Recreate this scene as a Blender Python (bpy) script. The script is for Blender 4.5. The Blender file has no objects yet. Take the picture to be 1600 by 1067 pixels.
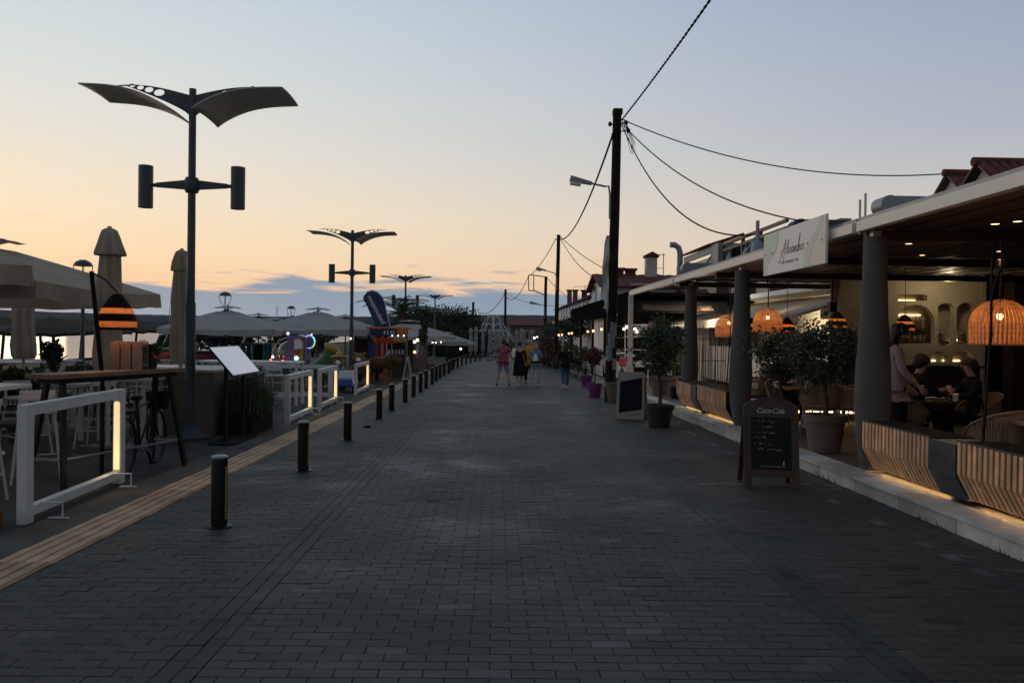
import bpy, bmesh, math, random
from mathutils import Vector, Matrix, Euler
random.seed(7)
PI = math.pi
R = math.radians
sc = bpy.context.scene
col = sc.collection

# ------------------------------------------------------------------ camera
FPX = 1250.0
yaw, pitch, roll = 25 / FPX, 13.5 / FPX, R(0.8)
CF = Vector((math.sin(yaw) * math.cos(pitch), math.cos(yaw) * math.cos(pitch), -math.sin(pitch)))
R0 = Vector((math.cos(yaw), -math.sin(yaw), 0))
U0 = R0.cross(CF)
CR = R0 * math.cos(roll) + U0 * math.sin(roll)
CU = U0 * math.cos(roll) - R0 * math.sin(roll)
CAMZ = 1.65
cam_d = bpy.data.cameras.new('camera')
cam = bpy.data.objects.new('camera', cam_d)
col.objects.link(cam)
cam_d.sensor_width = 36
cam_d.lens = 36 * FPX / 1600
cam_d.clip_start = 0.05
cam_d.clip_end = 30000
m3 = Matrix((CR, CU, -CF)).transposed()
cam.matrix_world = Matrix.Translation((0, 0, CAMZ)) @ m3.to_4x4()
sc.camera = cam
cam['kind'] = 'structure'

# ------------------------------------------------------------------ world
def s2l(c):
    return tuple(((v / 255) / 12.92 if v / 255 <= .04045 else ((v / 255 + .055) / 1.055) ** 2.4) for v in c)

world = bpy.data.worlds.new('World')
sc.world = world
world.use_nodes = True
wn, wl = world.node_tree.nodes, world.node_tree.links
wn.clear()
def N(tree, typ, **kw):
    n = tree.nodes.new(typ)
    for k, v in kw.items():
        setattr(n, k, v)
    return n
WT = world.node_tree
def wmath(op, a, b=None, c=None, clamp=False):
    n = N(WT, 'ShaderNodeMath', operation=op, use_clamp=clamp)
    for i, x in enumerate((a, b, c)):
        if x is None:
            continue
        if isinstance(x, (int, float)):
            n.inputs[i].default_value = x
        else:
            wl.new(x, n.inputs[i])
    return n.outputs[0]
def ramp(tree, stops, fac, interp='LINEAR'):
    n = N(tree, 'ShaderNodeValToRGB')
    cr = n.color_ramp
    cr.interpolation = interp
    while len(cr.elements) < len(stops):
        cr.elements.new(.5)
    for e, (p, c) in zip(cr.elements, stops):
        e.position = p
        e.color = (*c, 1) if len(c) == 3 else c
    tree.links.new(fac, n.inputs[0])
    return n.outputs[0]
tc = N(WT, 'ShaderNodeTexCoord')
sep = N(WT, 'ShaderNodeSeparateXYZ')
wl.new(tc.outputs['Generated'], sep.inputs[0])
dx, dy, dz = sep.outputs
el = wmath('ARCSINE', wmath('MAXIMUM', wmath('MINIMUM', dz, 1.0), -1.0))
eld = wmath('MULTIPLY', el, 180 / PI)              # elevation in degrees
elp = wmath('DIVIDE', eld, 90.0, clamp=True)
az = wmath('ARCTAN2', dx, dy)                      # 0 = down the promenade
SUNAZ = R(-38)
cosd = wmath('COSINE', wmath('SUBTRACT', az, SUNAZ))
def rs(lst):
    return [(e / 90, s2l(c)) for e, c in lst]
rl = ramp(WT, rs([(0, (240, 190, 155)), (2.6, (250, 205, 160)), (5, (250, 220, 180)), (8, (243, 225, 196)), (12, (229, 224, 211)), (17, (212, 219, 218)), (23, (196, 209, 218)), (45, (146, 166, 186)), (90, (104, 122, 148))]), elp)
rr = ramp(WT, rs([(0, (226, 188, 160)), (4, (216, 196, 176)), (8, (198, 194, 190)), (13, (170, 177, 190)), (23, (142, 157, 186)), (45, (112, 128, 152)), (90, (94, 112, 140))]), elp)
rb = ramp(WT, rs([(0, (128, 128, 126)), (6, (142, 142, 140)), (14, (140, 144, 146)), (30, (116, 124, 134)), (90, (94, 112, 140))]), elp)
def mixc(a, b, fac, mode='MIX'):
    n = N(WT, 'ShaderNodeMix', data_type='RGBA', blend_type=mode)
    if isinstance(fac, float):
        n.inputs[0].default_value = fac
    else:
        wl.new(fac, n.inputs[0])
    for i, x in ((6, a), (7, b)):
        if isinstance(x, tuple):
            n.inputs[i].default_value = (*x, 1)
        else:
            wl.new(x, n.inputs[i])
    return n.outputs[2]
t1 = wmath('POWER', wmath('DIVIDE', wmath('SUBTRACT', cosd, .2), .8, clamp=True), 1.5)
t0 = wmath('DIVIDE', wmath('ADD', cosd, .7), .9, clamp=True)
base = mixc(mixc(rb, rr, t0), rl, t1)
# low blue-grey bands of cloud over the horizon
comb = N(WT, 'ShaderNodeCombineXYZ')
wl.new(wmath('MULTIPLY', az, 7.0), comb.inputs[0])
wl.new(wmath('MULTIPLY', el, 62.0), comb.inputs[1])
nz = N(WT, 'ShaderNodeTexNoise')
nz.inputs['Scale'].default_value = 1.0
nz.inputs['Detail'].default_value = 5
nz.inputs['Roughness'].default_value = .55
nz.inputs['Distortion'].default_value = .4
wl.new(comb.outputs[0], nz.inputs['Vector'])
bias = ramp(WT, [(0, (.94,) * 3), (.022, (.90,) * 3), (.030, (.66,) * 3), (.040, (.59,) * 3), (.055, (.50,) * 3), (.075, (.36,) * 3), (.10, (.1,) * 3), (.12, (0,) * 3)], elp)
cm = wmath('MULTIPLY', wmath('SUBTRACT', wmath('ADD', nz.outputs['Fac'], bias), 1.10), 9.0, clamp=True)
leftw = wmath('DIVIDE', wmath('ADD', cosd, -.35), .3, clamp=True)
cm = wmath('MULTIPLY', cm, wmath('MULTIPLY', wmath('MULTIPLY_ADD', leftw, .75, .25), .96))
cloudc = ramp(WT, rs([(0, (150, 174, 190)), (2.0, (128, 154, 176)), (5, (122, 144, 166)), (90, (120, 130, 150))]), elp)
sky_c = mixc(base, cloudc, cm)
# small thin wisps
comb2 = N(WT, 'ShaderNodeCombineXYZ')
wl.new(wmath('MULTIPLY', az, 14.0), comb2.inputs[0])
wl.new(wmath('MULTIPLY', el, 90.0), comb2.inputs[1])
nz2 = N(WT, 'ShaderNodeTexNoise')
nz2.inputs['Scale'].default_value = 1.3
nz2.inputs['Detail'].default_value = 4
wl.new(comb2.outputs[0], nz2.inputs['Vector'])
wmask = wmath('MULTIPLY', wmath('SUBTRACT', nz2.outputs['Fac'], .66), 7.0, clamp=True)
wband = ramp(WT, [(0, (0,) * 3), (.04, (1,) * 3), (.085, (.7,) * 3), (.12, (0,) * 3)], elp)
sky_c = mixc(sky_c, s2l((190, 170, 155)), wmath('MULTIPLY', wmask, wmath('MULTIPLY', wband, .3)))
gray = ramp(WT, [(0, s2l((70, 74, 80))), (1, s2l((70, 74, 80)))], elp)
below = wmath('LESS_THAN', dz, -.002)
sky_c = mixc(sky_c, s2l((62, 64, 68)), below)
nish = N(WT, 'ShaderNodeTexSky', sky_type='NISHITA')
nish.sun_disc = False
nish.sun_elevation = R(1.0)
nish.sun_rotation = SUNAZ
bg1 = N(WT, 'ShaderNodeBackground')
bg1.inputs[1].default_value = 1.02
wl.new(sky_c, bg1.inputs[0])
bg2 = N(WT, 'ShaderNodeBackground')
bg2.inputs[1].default_value = 0.01
wl.new(nish.outputs[0], bg2.inputs[0])
addn = N(WT, 'ShaderNodeAddShader')
wl.new(bg1.outputs[0], addn.inputs[0])
wl.new(bg2.outputs[0], addn.inputs[1])
wo = N(WT, 'ShaderNodeOutputWorld')
wl.new(addn.outputs[0], wo.inputs[0])

sun_d = bpy.data.lights.new('sun', 'SUN')
sun = bpy.data.objects.new('sun', sun_d)
col.objects.link(sun)
sun_d.energy = .30                      # afterglow: the sun itself is just down
sun_d.angle = R(20)
sun_d.color = (1, .72, .45)
sd = Vector((math.sin(SUNAZ) * math.cos(R(3)), math.cos(SUNAZ) * math.cos(R(3)), math.sin(R(3))))
sun.rotation_euler = sd.to_track_quat('Z', 'Y').to_euler()

sc.view_settings.view_transform = 'Standard'
sc.view_settings.look = 'None'
sc.view_settings.exposure = 0.0
sc.view_settings.gamma = 1.0
sc.view_settings.use_curve_mapping = False
sc.cycles.use_denoising = True
sc.cycles.max_bounces = 6
sc.cycles.sample_clamp_indirect = 4.0

# ------------------------------------------------------------------ geometry helpers
SL = 0.0104
def gz(y):
    return -SL * max(-12.0, min(80.0, y))
def ray(px, py):
    return CF + CR * ((px - 800) / FPX) + CU * ((533.5 - py) / FPX)
def W(px, py, d):
    r = ray(px, py)
    return Vector((0, 0, CAMZ)) + r * (d / r.y)
def G(px, py, h=0.0):
    r = ray(px, py)
    t = (CAMZ - h) / (-r.z - SL * r.y)
    return Vector((r.x * t, r.y * t, gz(r.y * t) + h))

KIDS = {}
class MB:
    def __init__(s):
        s.v, s.f, s.t = [], [], []
        s.tint = 0.0
    def _f(s, fs):
        s.f += fs
        s.t += [s.tint] * len(fs)
    def box(s, c, d, rot=None):
        x, y, z = (q / 2 for q in d)
        b = len(s.v)
        c = Vector(c)
        for p in ((-x, -y, -z), (x, -y, -z), (x, y, -z), (-x, y, -z), (-x, -y, z), (x, -y, z), (x, y, z), (-x, y, z)):
            p = Vector(p)
            if rot is not None:
                p = rot @ p
            s.v.append(tuple(c + p))
        s._f([tuple(b + i for i in q) for q in ((0, 3, 2, 1), (4, 5, 6, 7), (0, 1, 5, 4), (1, 2, 6, 5), (2, 3, 7, 6), (3, 0, 4, 7))])
        return s
    def hexa(s, pts):
        b = len(s.v)
        s.v += [tuple(p) for p in pts]
        s._f([tuple(b + i for i in q) for q in ((0, 3, 2, 1), (4, 5, 6, 7), (0, 1, 5, 4), (1, 2, 6, 5), (2, 3, 7, 6), (3, 0, 4, 7))])
        return s
    def bar(s, p0, p1, w, h=None, up=(0, 0, 1)):
        p0, p1 = Vector(p0), Vector(p1)
        d = (p1 - p0)
        L = d.length
        d.normalize()
        u = Vector(up)
        if abs(u.dot(d)) > .98:
            u = Vector((0, 1, 0))
        r = d.cross(u).normalized()
        u = r.cross(d)
        rot = Matrix((r, d, u)).transposed()
        return s.box((p0 + p1) / 2, (w, L, h or w), rot)
    def tube(s, pts, r, n=8, cap=True):
        pts = [Vector(p) for p in pts]
        rr = r if isinstance(r, (list, tuple)) else [r] * len(pts)
        b = len(s.v)
        up = None
        for i, p in enumerate(pts):
            d = (pts[min(i + 1, len(pts) - 1)] - pts[max(i - 1, 0)]).normalized()
            if up is None:
                up = Vector((0, 0, 1)) if abs(d.z) < .9 else Vector((0, 1, 0))
            x = d.cross(up)
            if x.length < 1e-4:
                up = Vector((1, 0, 0))
                x = d.cross(up)
            x.normalize()
            up = x.cross(d).normalized()
            for k in range(n):
                a = 2 * PI * k / n
                s.v.append(tuple(p + (x * math.cos(a) + up * math.sin(a)) * rr[i]))
        fs = []
        for i in range(len(pts) - 1):
            for k in range(n):
                k2 = (k + 1) % n
                fs.append((b + i * n + k, b + i * n + k2, b + (i + 1) * n + k2, b + (i + 1) * n + k))
        if cap:
            fs.append(tuple(b + k for k in range(n))[::-1])
            fs.append(tuple(b + (len(pts) - 1) * n + k for k in range(n)))
        s._f(fs)
        return s
    def lathe(s, prof, n=16, c=(0, 0, 0), capb=True, capt=True, sx=1, sy=1):
        b = len(s.v)
        for r, z in prof:
            for k in range(n):
                a = 2 * PI * k / n
                s.v.append((c[0] + r * math.cos(a) * sx, c[1] + r * math.sin(a) * sy, c[2] + z))
        fs = []
        for i in range(len(prof) - 1):
            for k in range(n):
                k2 = (k + 1) % n
                fs.append((b + i * n + k, b + i * n + k2, b + (i + 1) * n + k2, b + (i + 1) * n + k))
        if capb:
            fs.append(tuple(b + k for k in range(n))[::-1])
        if capt:
            fs.append(tuple(b + (len(prof) - 1) * n + k for k in range(n)))
        s._f(fs)
        return s
    def sphere(s, c, r, n=12, m=8, sc_=(1, 1, 1)):
        prof = [(max(1e-4, r * math.sin(PI * i / m)), -r * math.cos(PI * i / m)) for i in range(m + 1)]
        b = len(s.v)
        s.lathe(prof, n, (0, 0, 0), True, True)
        for i in range(b, len(s.v)):
            x, y, z = s.v[i]
            s.v[i] = (c[0] + x * sc_[0], c[1] + y * sc_[1], c[2] + z * sc_[2])
        return s
    def quad(s, a, b_, c, d):
        b = len(s.v)
        s.v += [tuple(a), tuple(b_), tuple(c), tuple(d)]
        s._f([(b, b + 1, b + 2, b + 3)])
        return s
    def tri(s, a, b_, c):
        b = len(s.v)
        s.v += [tuple(a), tuple(b_), tuple(c)]
        s._f([(b, b + 1, b + 2)])
        return s
    def prism(s, pts, off):
        """closed polygon (3-D points) extruded by vector off"""
        b = len(s.v)
        n = len(pts)
        off = Vector(off)
        s.v += [tuple(p) for p in pts] + [tuple(Vector(p) + off) for p in pts]
        fs = [tuple(range(b, b + n))[::-1], tuple(range(b + n, b + 2 * n))]
        for k in range(n):
            k2 = (k + 1) % n
            fs.append((b + k, b + k2, b + n + k2, b + n + k))
        s._f(fs)
        return s
    def grid(s, fn, nu, nv):
        b = len(s.v)
        for i in range(nu + 1):
            for j in range(nv + 1):
                s.v.append(tuple(fn(i / nu, j / nv)))
        fs = []
        for i in range(nu):
            for j in range(nv):
                a = b + i * (nv + 1) + j
                fs.append((a, a + nv + 1, a + nv + 2, a + 1))
        s._f(fs)
        return s
    def mesh(s, name, mat, smooth=False, tints=False):
        me = bpy.data.meshes.new(name)
        me.from_pydata(s.v, [], s.f)
        if mat:
            me.materials.append(mat)
        if tints:
            at = me.attributes.new('tint', 'FLOAT', 'FACE')
            at.data.foreach_set('value', s.t)
        if smooth:
            me.polygons.foreach_set('use_smooth', [True] * len(me.polygons))
            try:
                me.set_sharp_from_angle(angle=R(40))
            except Exception:
                pass
        me.update()
        return me
    def build(s, name, mat, parent=None, smooth=False, bevel=0.0, tints=False, thick=0.0):
        o = bpy.data.objects.new(name, s.mesh(name, mat, smooth, tints))
        col.objects.link(o)
        if parent:
            o.parent = parent
            KIDS.setdefault(parent.name, []).append(o)
        if thick:
            md = o.modifiers.new('solid', 'SOLIDIFY')
            md.thickness = thick
            md.offset = 0
        if bevel:
            md = o.modifiers.new('bevel', 'BEVEL')
            md.width = bevel
            md.segments = 2
            md.limit_method = 'ANGLE'
        return o

def addo(name, me, parent=None, loc=None, rot=None):
    o = bpy.data.objects.new(name, me)
    col.objects.link(o)
    if parent:
        o.parent = parent
        KIDS.setdefault(parent.name, []).append(o)
    if loc is not None:
        o.location = loc
    if rot is not None:
        o.rotation_euler = rot
    return o

LABELS = set()
def tag(o, label, cat, group=None):
    o['label'] = label
    o['category'] = cat
    if group:
        o['group'] = group
    return o
def thing(name, label, cat, loc=(0, 0, 0), rz=0.0, group=None):
    o = bpy.data.objects.new(name, None)
    o.empty_display_size = .1
    col.objects.link(o)
    o.location = loc
    o.rotation_euler = (0, 0, rz)
    return tag(o, label, cat, group)
def struct(o):
    o['kind'] = 'structure'
    return o
def stuff(o):
    o['kind'] = 'stuff'
    return o
def copy_tree(o, parent=None):
    c = o.copy()
    col.objects.link(c)
    c.parent = parent
    if parent:
        KIDS.setdefault(parent.name, []).append(c)
    for ch in KIDS.get(o.name, []):
        copy_tree(ch, c)
    return c
def dup(o, loc, rz=0.0, label=None, scale=None):
    c = copy_tree(o)
    c.location = loc
    c.rotation_euler = (0, 0, rz)
    if label:
        c['label'] = label
    if scale:
        c.scale = (scale,) * 3 if isinstance(scale, (int, float)) else scale
    return c

# ------------------------------------------------------------------ materials
def mat(name, c, rough=.6, metal=0.0, var=.15, scale=6.0, bump=0.0, bscale=None, spec=.5, coat=0.0, translucent=0.0, tint=False):
    if rough >= .8 and spec == .5:
        spec = .12
    m = bpy.data.materials.new(name)
    m.use_nodes = True
    t = m.node_tree
    t.nodes.clear()
    out = N(t, 'ShaderNodeOutputMaterial')
    p = N(t, 'ShaderNodeBsdfPrincipled')
    t.links.new(p.outputs[0], out.inputs[0])
    p.inputs['Roughness'].default_value = rough
    p.inputs['Metallic'].default_value = metal
    p.inputs['Specular IOR Level'].default_value = spec
    if coat:
        p.inputs['Coat Weight'].default_value = coat
    co = N(t, 'ShaderNodeTexCoord')
    nz = N(t, 'ShaderNodeTexNoise')
    nz.inputs['Scale'].default_value = scale
    nz.inputs['Detail'].default_value = 5
    t.links.new(co.outputs['Object'], nz.inputs['Vector'])
    lo = tuple(max(0, x * (1 - var)) for x in c)
    hi = tuple(min(1, x * (1 + var)) for x in c)
    cr = ramp(t, [(.3, lo), (.7, hi)], nz.outputs['Fac'])
    if tint:
        at = N(t, 'ShaderNodeAttribute', attribute_name='tint')
        mm = N(t, 'ShaderNodeMath', operation='ADD')
        mm.inputs[1].default_value = 1.0
        t.links.new(at.outputs['Fac'], mm.inputs[0])
        mx = N(t, 'ShaderNodeVectorMath', operation='SCALE')
        t.links.new(cr, mx.inputs[0])
        t.links.new(mm.outputs[0], mx.inputs['Scale'])
        cr = mx.outputs[0]
    t.links.new(cr, p.inputs['Base Color'])
    rr_ = ramp(t, [(.3, (max(0, rough - .08),) * 3), (.7, (min(1, rough + .08),) * 3)], nz.outputs['Fac'])
    t.links.new(rr_, p.inputs['Roughness'])
    if bump:
        nb = N(t, 'ShaderNodeTexNoise')
        nb.inputs['Scale'].default_value = bscale or scale * 8
        nb.inputs['Detail'].default_value = 4
        t.links.new(co.outputs['Object'], nb.inputs['Vector'])
        b = N(t, 'ShaderNodeBump')
        b.inputs['Strength'].default_value = bump
        b.inputs['Distance'].default_value = .02
        t.links.new(nb.outputs['Fac'], b.inputs['Height'])
        t.links.new(b.outputs[0], p.inputs['Normal'])
    if translucent:
        tr = N(t, 'ShaderNodeBsdfTranslucent')
        t.links.new(cr, tr.inputs[0])
        mx = N(t, 'ShaderNodeMixShader')
        mx.inputs[0].default_value = translucent
        t.links.new(p.outputs[0], mx.inputs[1])
        t.links.new(tr.outputs[0], mx.inputs[2])
        t.links.new(mx.outputs[0], out.inputs[0])
    return m
def emat(name, c, s):
    m = bpy.data.materials.new(name)
    m.use_nodes = True
    p = m.node_tree.nodes['Principled BSDF']
    p.inputs['Base Color'].default_value = (*c, 1)
    p.inputs['Emission Color'].default_value = (*c, 1)
    p.inputs['Emission Strength'].default_value = s
    return m

M = {}
M['white'] = mat('white_paint', (.58, .57, .55), .45, var=.08)
M['white_dull'] = mat('white_weathered', (.44, .43, .41), .7, var=.15, bump=.2)
M['cream'] = mat('cream_beam_paint', (.80, .74, .64), .5, var=.05)
M['grey_metal'] = mat('grey_metal', (.05, .06, .07), .45, .3, var=.12)
M['steel'] = mat('grey_steel', (.22, .24, .26), .4, .4, var=.1)
M['zinc'] = mat('zinc_housing', (.25, .27, .29), .5, .3, var=.15)
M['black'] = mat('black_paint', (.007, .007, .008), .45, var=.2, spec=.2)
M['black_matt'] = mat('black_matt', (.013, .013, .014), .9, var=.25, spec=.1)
M['yellow'] = mat('yellow_strip', (.30, .22, .04), .4, var=.2)
M['tile_y'] = mat('tactile_ochre', (.44, .29, .17), .75, var=.25, scale=4, bump=.3, bscale=60, tint=True)
M['marble'] = mat('kerb_marble', (.42, .41, .38), .6, var=.25, scale=3, bump=.3, bscale=20, tint=True)
M['sail'] = mat('parasol_canvas', (.43, .355, .275), .9, var=.12, scale=2.5, bump=.25, bscale=12, translucent=.22)
M['sail_g'] = mat('grey_parasol_canvas', (.50, .48, .46), .9, var=.08, scale=1.5, bump=.2, bscale=6, translucent=.30)
M['sail_w'] = mat('white_parasol_canvas', (.32, .32, .31), .9, var=.1, translucent=.1)
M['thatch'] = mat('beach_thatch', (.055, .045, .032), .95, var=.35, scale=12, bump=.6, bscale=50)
M['wood'] = mat('brown_wood', (.16, .10, .06), .6, var=.3, scale=5, bump=.2, tint=True)
M['wood_dark'] = mat('dark_stained_wood', (.045, .026, .016), .55, var=.3, scale=6, bump=.2)
M['wood_pole'] = mat('creosote_pole', (.022, .016, .012), .85, var=.5, scale=3, bump=.6, bscale=25)
M['slat'] = mat('slat_pine', (.60, .35, .19), .5, var=.25, scale=7, bump=.15, tint=True)
M['wicker'] = mat('wicker', (.42, .22, .10), .7, var=.25, scale=30, translucent=.42, tint=True)
M['rope'] = mat('rope_weave', (.30, .20, .12), .85, var=.3, scale=40, bump=.4)
M['rope_glow'] = mat('light_rope_band', (.80, .52, .28), .8, var=.3, scale=60, translucent=.7)
M['rope_black'] = mat('black_rope_band', (.012, .009, .008), .8, var=.3, scale=40)
M['wrap'] = mat('column_wrap', (.115, .105, .095), .9, var=.12, scale=3, bump=.5, bscale=30)
M['leaf'] = mat('olive_leaf', (.055, .07, .035), .6, var=.4, scale=8, translucent=.15, tint=True)
M['leaf2'] = mat('dark_leaf', (.035, .055, .022), .6, var=.4, scale=5, translucent=.15, tint=True)
M['leaf_red'] = mat('red_leaf', (.10, .03, .022), .6, var=.4, scale=8, translucent=.15, tint=True)
M['pine'] = mat('pine_needles', (.030, .042, .022), .8, var=.4, scale=2, tint=True)
M['bark'] = mat('bark', (.09, .07, .05), .9, var=.35, scale=10, bump=.6)
M['clay'] = mat('grey_clay_pot', (.16, .12, .095), .8, var=.2, bump=.2)
M['soil'] = mat('soil', (.02, .015, .01), .95, var=.4, scale=30, bump=.5)
M['pot_black'] = mat('black_pot', (.018, .018, .02), .6, var=.2)
M['purple'] = mat('purple_pot', (.16, .02, .13), .5, var=.15)
M['asphalt'] = mat('asphalt', (.062, .060, .057), .9, var=.4, scale=2.0, bump=.6, bscale=70)
M['floor'] = mat('terrace_floor', (.06, .05, .042), .6, var=.2, scale=2)
M['ceil'] = mat('ceiling_boards', (.085, .07, .055), .55, var=.2, scale=3, tint=True)
M['plaster'] = mat('cream_plaster', (.45, .39, .29), .85, var=.12, scale=2, bump=.2)
M['plaster_w'] = mat('white_plaster', (.68, .66, .64), .85, var=.12, scale=1.2, bump=.2)
M['roof'] = mat('red_roof_tile', (.13, .042, .034), .8, var=.35, scale=5, bump=.3, tint=True)
M['brick'] = mat('chimney_brick', (.22, .10, .07), .85, var=.3, scale=6)
M['glass'] = mat('dark_window_glass', (.03, .035, .04), .08, var=.2, spec=.8)
M['awn_c'] = mat('cream_awning', (.52, .46, .36), .85, var=.08, translucent=.3)
M['skin'] = mat('skin', (.42, .26, .19), .55, var=.06)
M['hair_d'] = mat('dark_hair', (.018, .012, .009), .55, var=.3, scale=30)
M['hair_b'] = mat('fair_hair', (.28, .20, .11), .55, var=.3, scale=30)
M['glassy'] = mat('clear_glass', (.6, .6, .6), .08, var=.1, spec=.8)
M['red'] = mat('red_paint', (.42, .03, .02), .4, var=.1)
M['blue'] = mat('blue_paint', (.03, .08, .35), .4, var=.1)
M['green'] = mat('green_paint', (.035, .11, .03), .45, var=.2)
M['yel'] = mat('yellow_paint', (.38, .25, .04), .4, var=.1)
M['violet'] = mat('violet_paint', (.15, .10, .26), .35, var=.1)
M['orange'] = mat('orange_paint', (.6, .16, .03), .4, var=.1)
M['navy'] = mat('navy_cloth', (.022, .025, .11), .7, var=.15)
M['teal'] = mat('teal_paint', (.03, .25, .30), .4, var=.1)
M['pink'] = mat('pink_plastic', (.5, .07, .13), .4, var=.1)
M['fur_brown'] = mat('brown_fur', (.09, .05, .022), .95, var=.4, scale=6, bump=.8, bscale=40)
M['fur_tan'] = mat('tan_fur', (.22, .13, .06), .95, var=.3, scale=6, bump=.8, bscale=40)
M['chalk'] = mat('chalk', (.5, .5, .5), .9, var=.2)
M['sign_white'] = mat('sign_white', (.82, .79, .73), .5, var=.04, scale=1)
M['sign_green'] = mat('sign_pale_green', (.58, .67, .56), .5, var=.03)
M['sign_pink'] = mat('sign_pale_pink', (.74, .66, .58), .5, var=.03)
M['ink'] = mat('sign_ink', (.05, .05, .05), .6, var=.1)
M['menu_board'] = mat('menu_board_surface', (.72, .72, .76), .22, var=.06, scale=3)
M['board_blue'] = mat('blue_black_board', (.004, .006, .014), .6, var=.3, spec=.15)
M['board_beige'] = mat('beige_board', (.30, .27, .22), .7, var=.08)
M['led'] = emat('led_warm', (1.0, .72, .36), .88)
M['led_in'] = emat('led_strip_warm', (1.0, .60, .22), 9)
M['led_pl'] = emat('planter_led', (1.0, .60, .22), 30)
M['led_bar'] = emat('bar_led', (1.0, .70, .32), 6)
M['bulb'] = emat('bulb_warm', (1.0, .50, .16), 14)
M['bulb_s'] = emat('string_bulb', (1.0, .42, .14), 5)
M['bulb_w'] = emat('white_bulb', (1.0, .85, .62), 5)
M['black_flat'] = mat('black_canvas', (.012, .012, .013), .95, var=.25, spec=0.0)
M['menu_added_glow'] = bpy.data.materials.new('menu_board_added_glow')  # self-glow added to brighten the board, no light source in it
M['menu_added_glow'].use_nodes = True
_p = M['menu_added_glow'].node_tree.nodes['Principled BSDF']
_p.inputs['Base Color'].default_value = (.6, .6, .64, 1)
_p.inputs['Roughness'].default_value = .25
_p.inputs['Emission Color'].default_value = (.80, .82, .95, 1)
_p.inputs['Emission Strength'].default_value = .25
M['paper'] = mat('old_poster_paper', (.22, .23, .25), .8, var=.4, scale=14)
M['down'] = emat('downlight', (1.0, .62, .27), 5)
M['candle'] = emat('candle', (1.0, .30, .10), 2.6)

def lamp(name, loc, energy, c=(1, .55, .25), r=.03, parent=None):
    d = bpy.data.lights.new(name, 'POINT')
    d.energy = energy
    d.color = c
    d.shadow_soft_size = r
    o = bpy.data.objects.new(name, d)
    col.objects.link(o)
    o.location = loc
    if parent:
        o.parent = parent
        KIDS.setdefault(parent.name, []).append(o)
    return o

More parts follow.
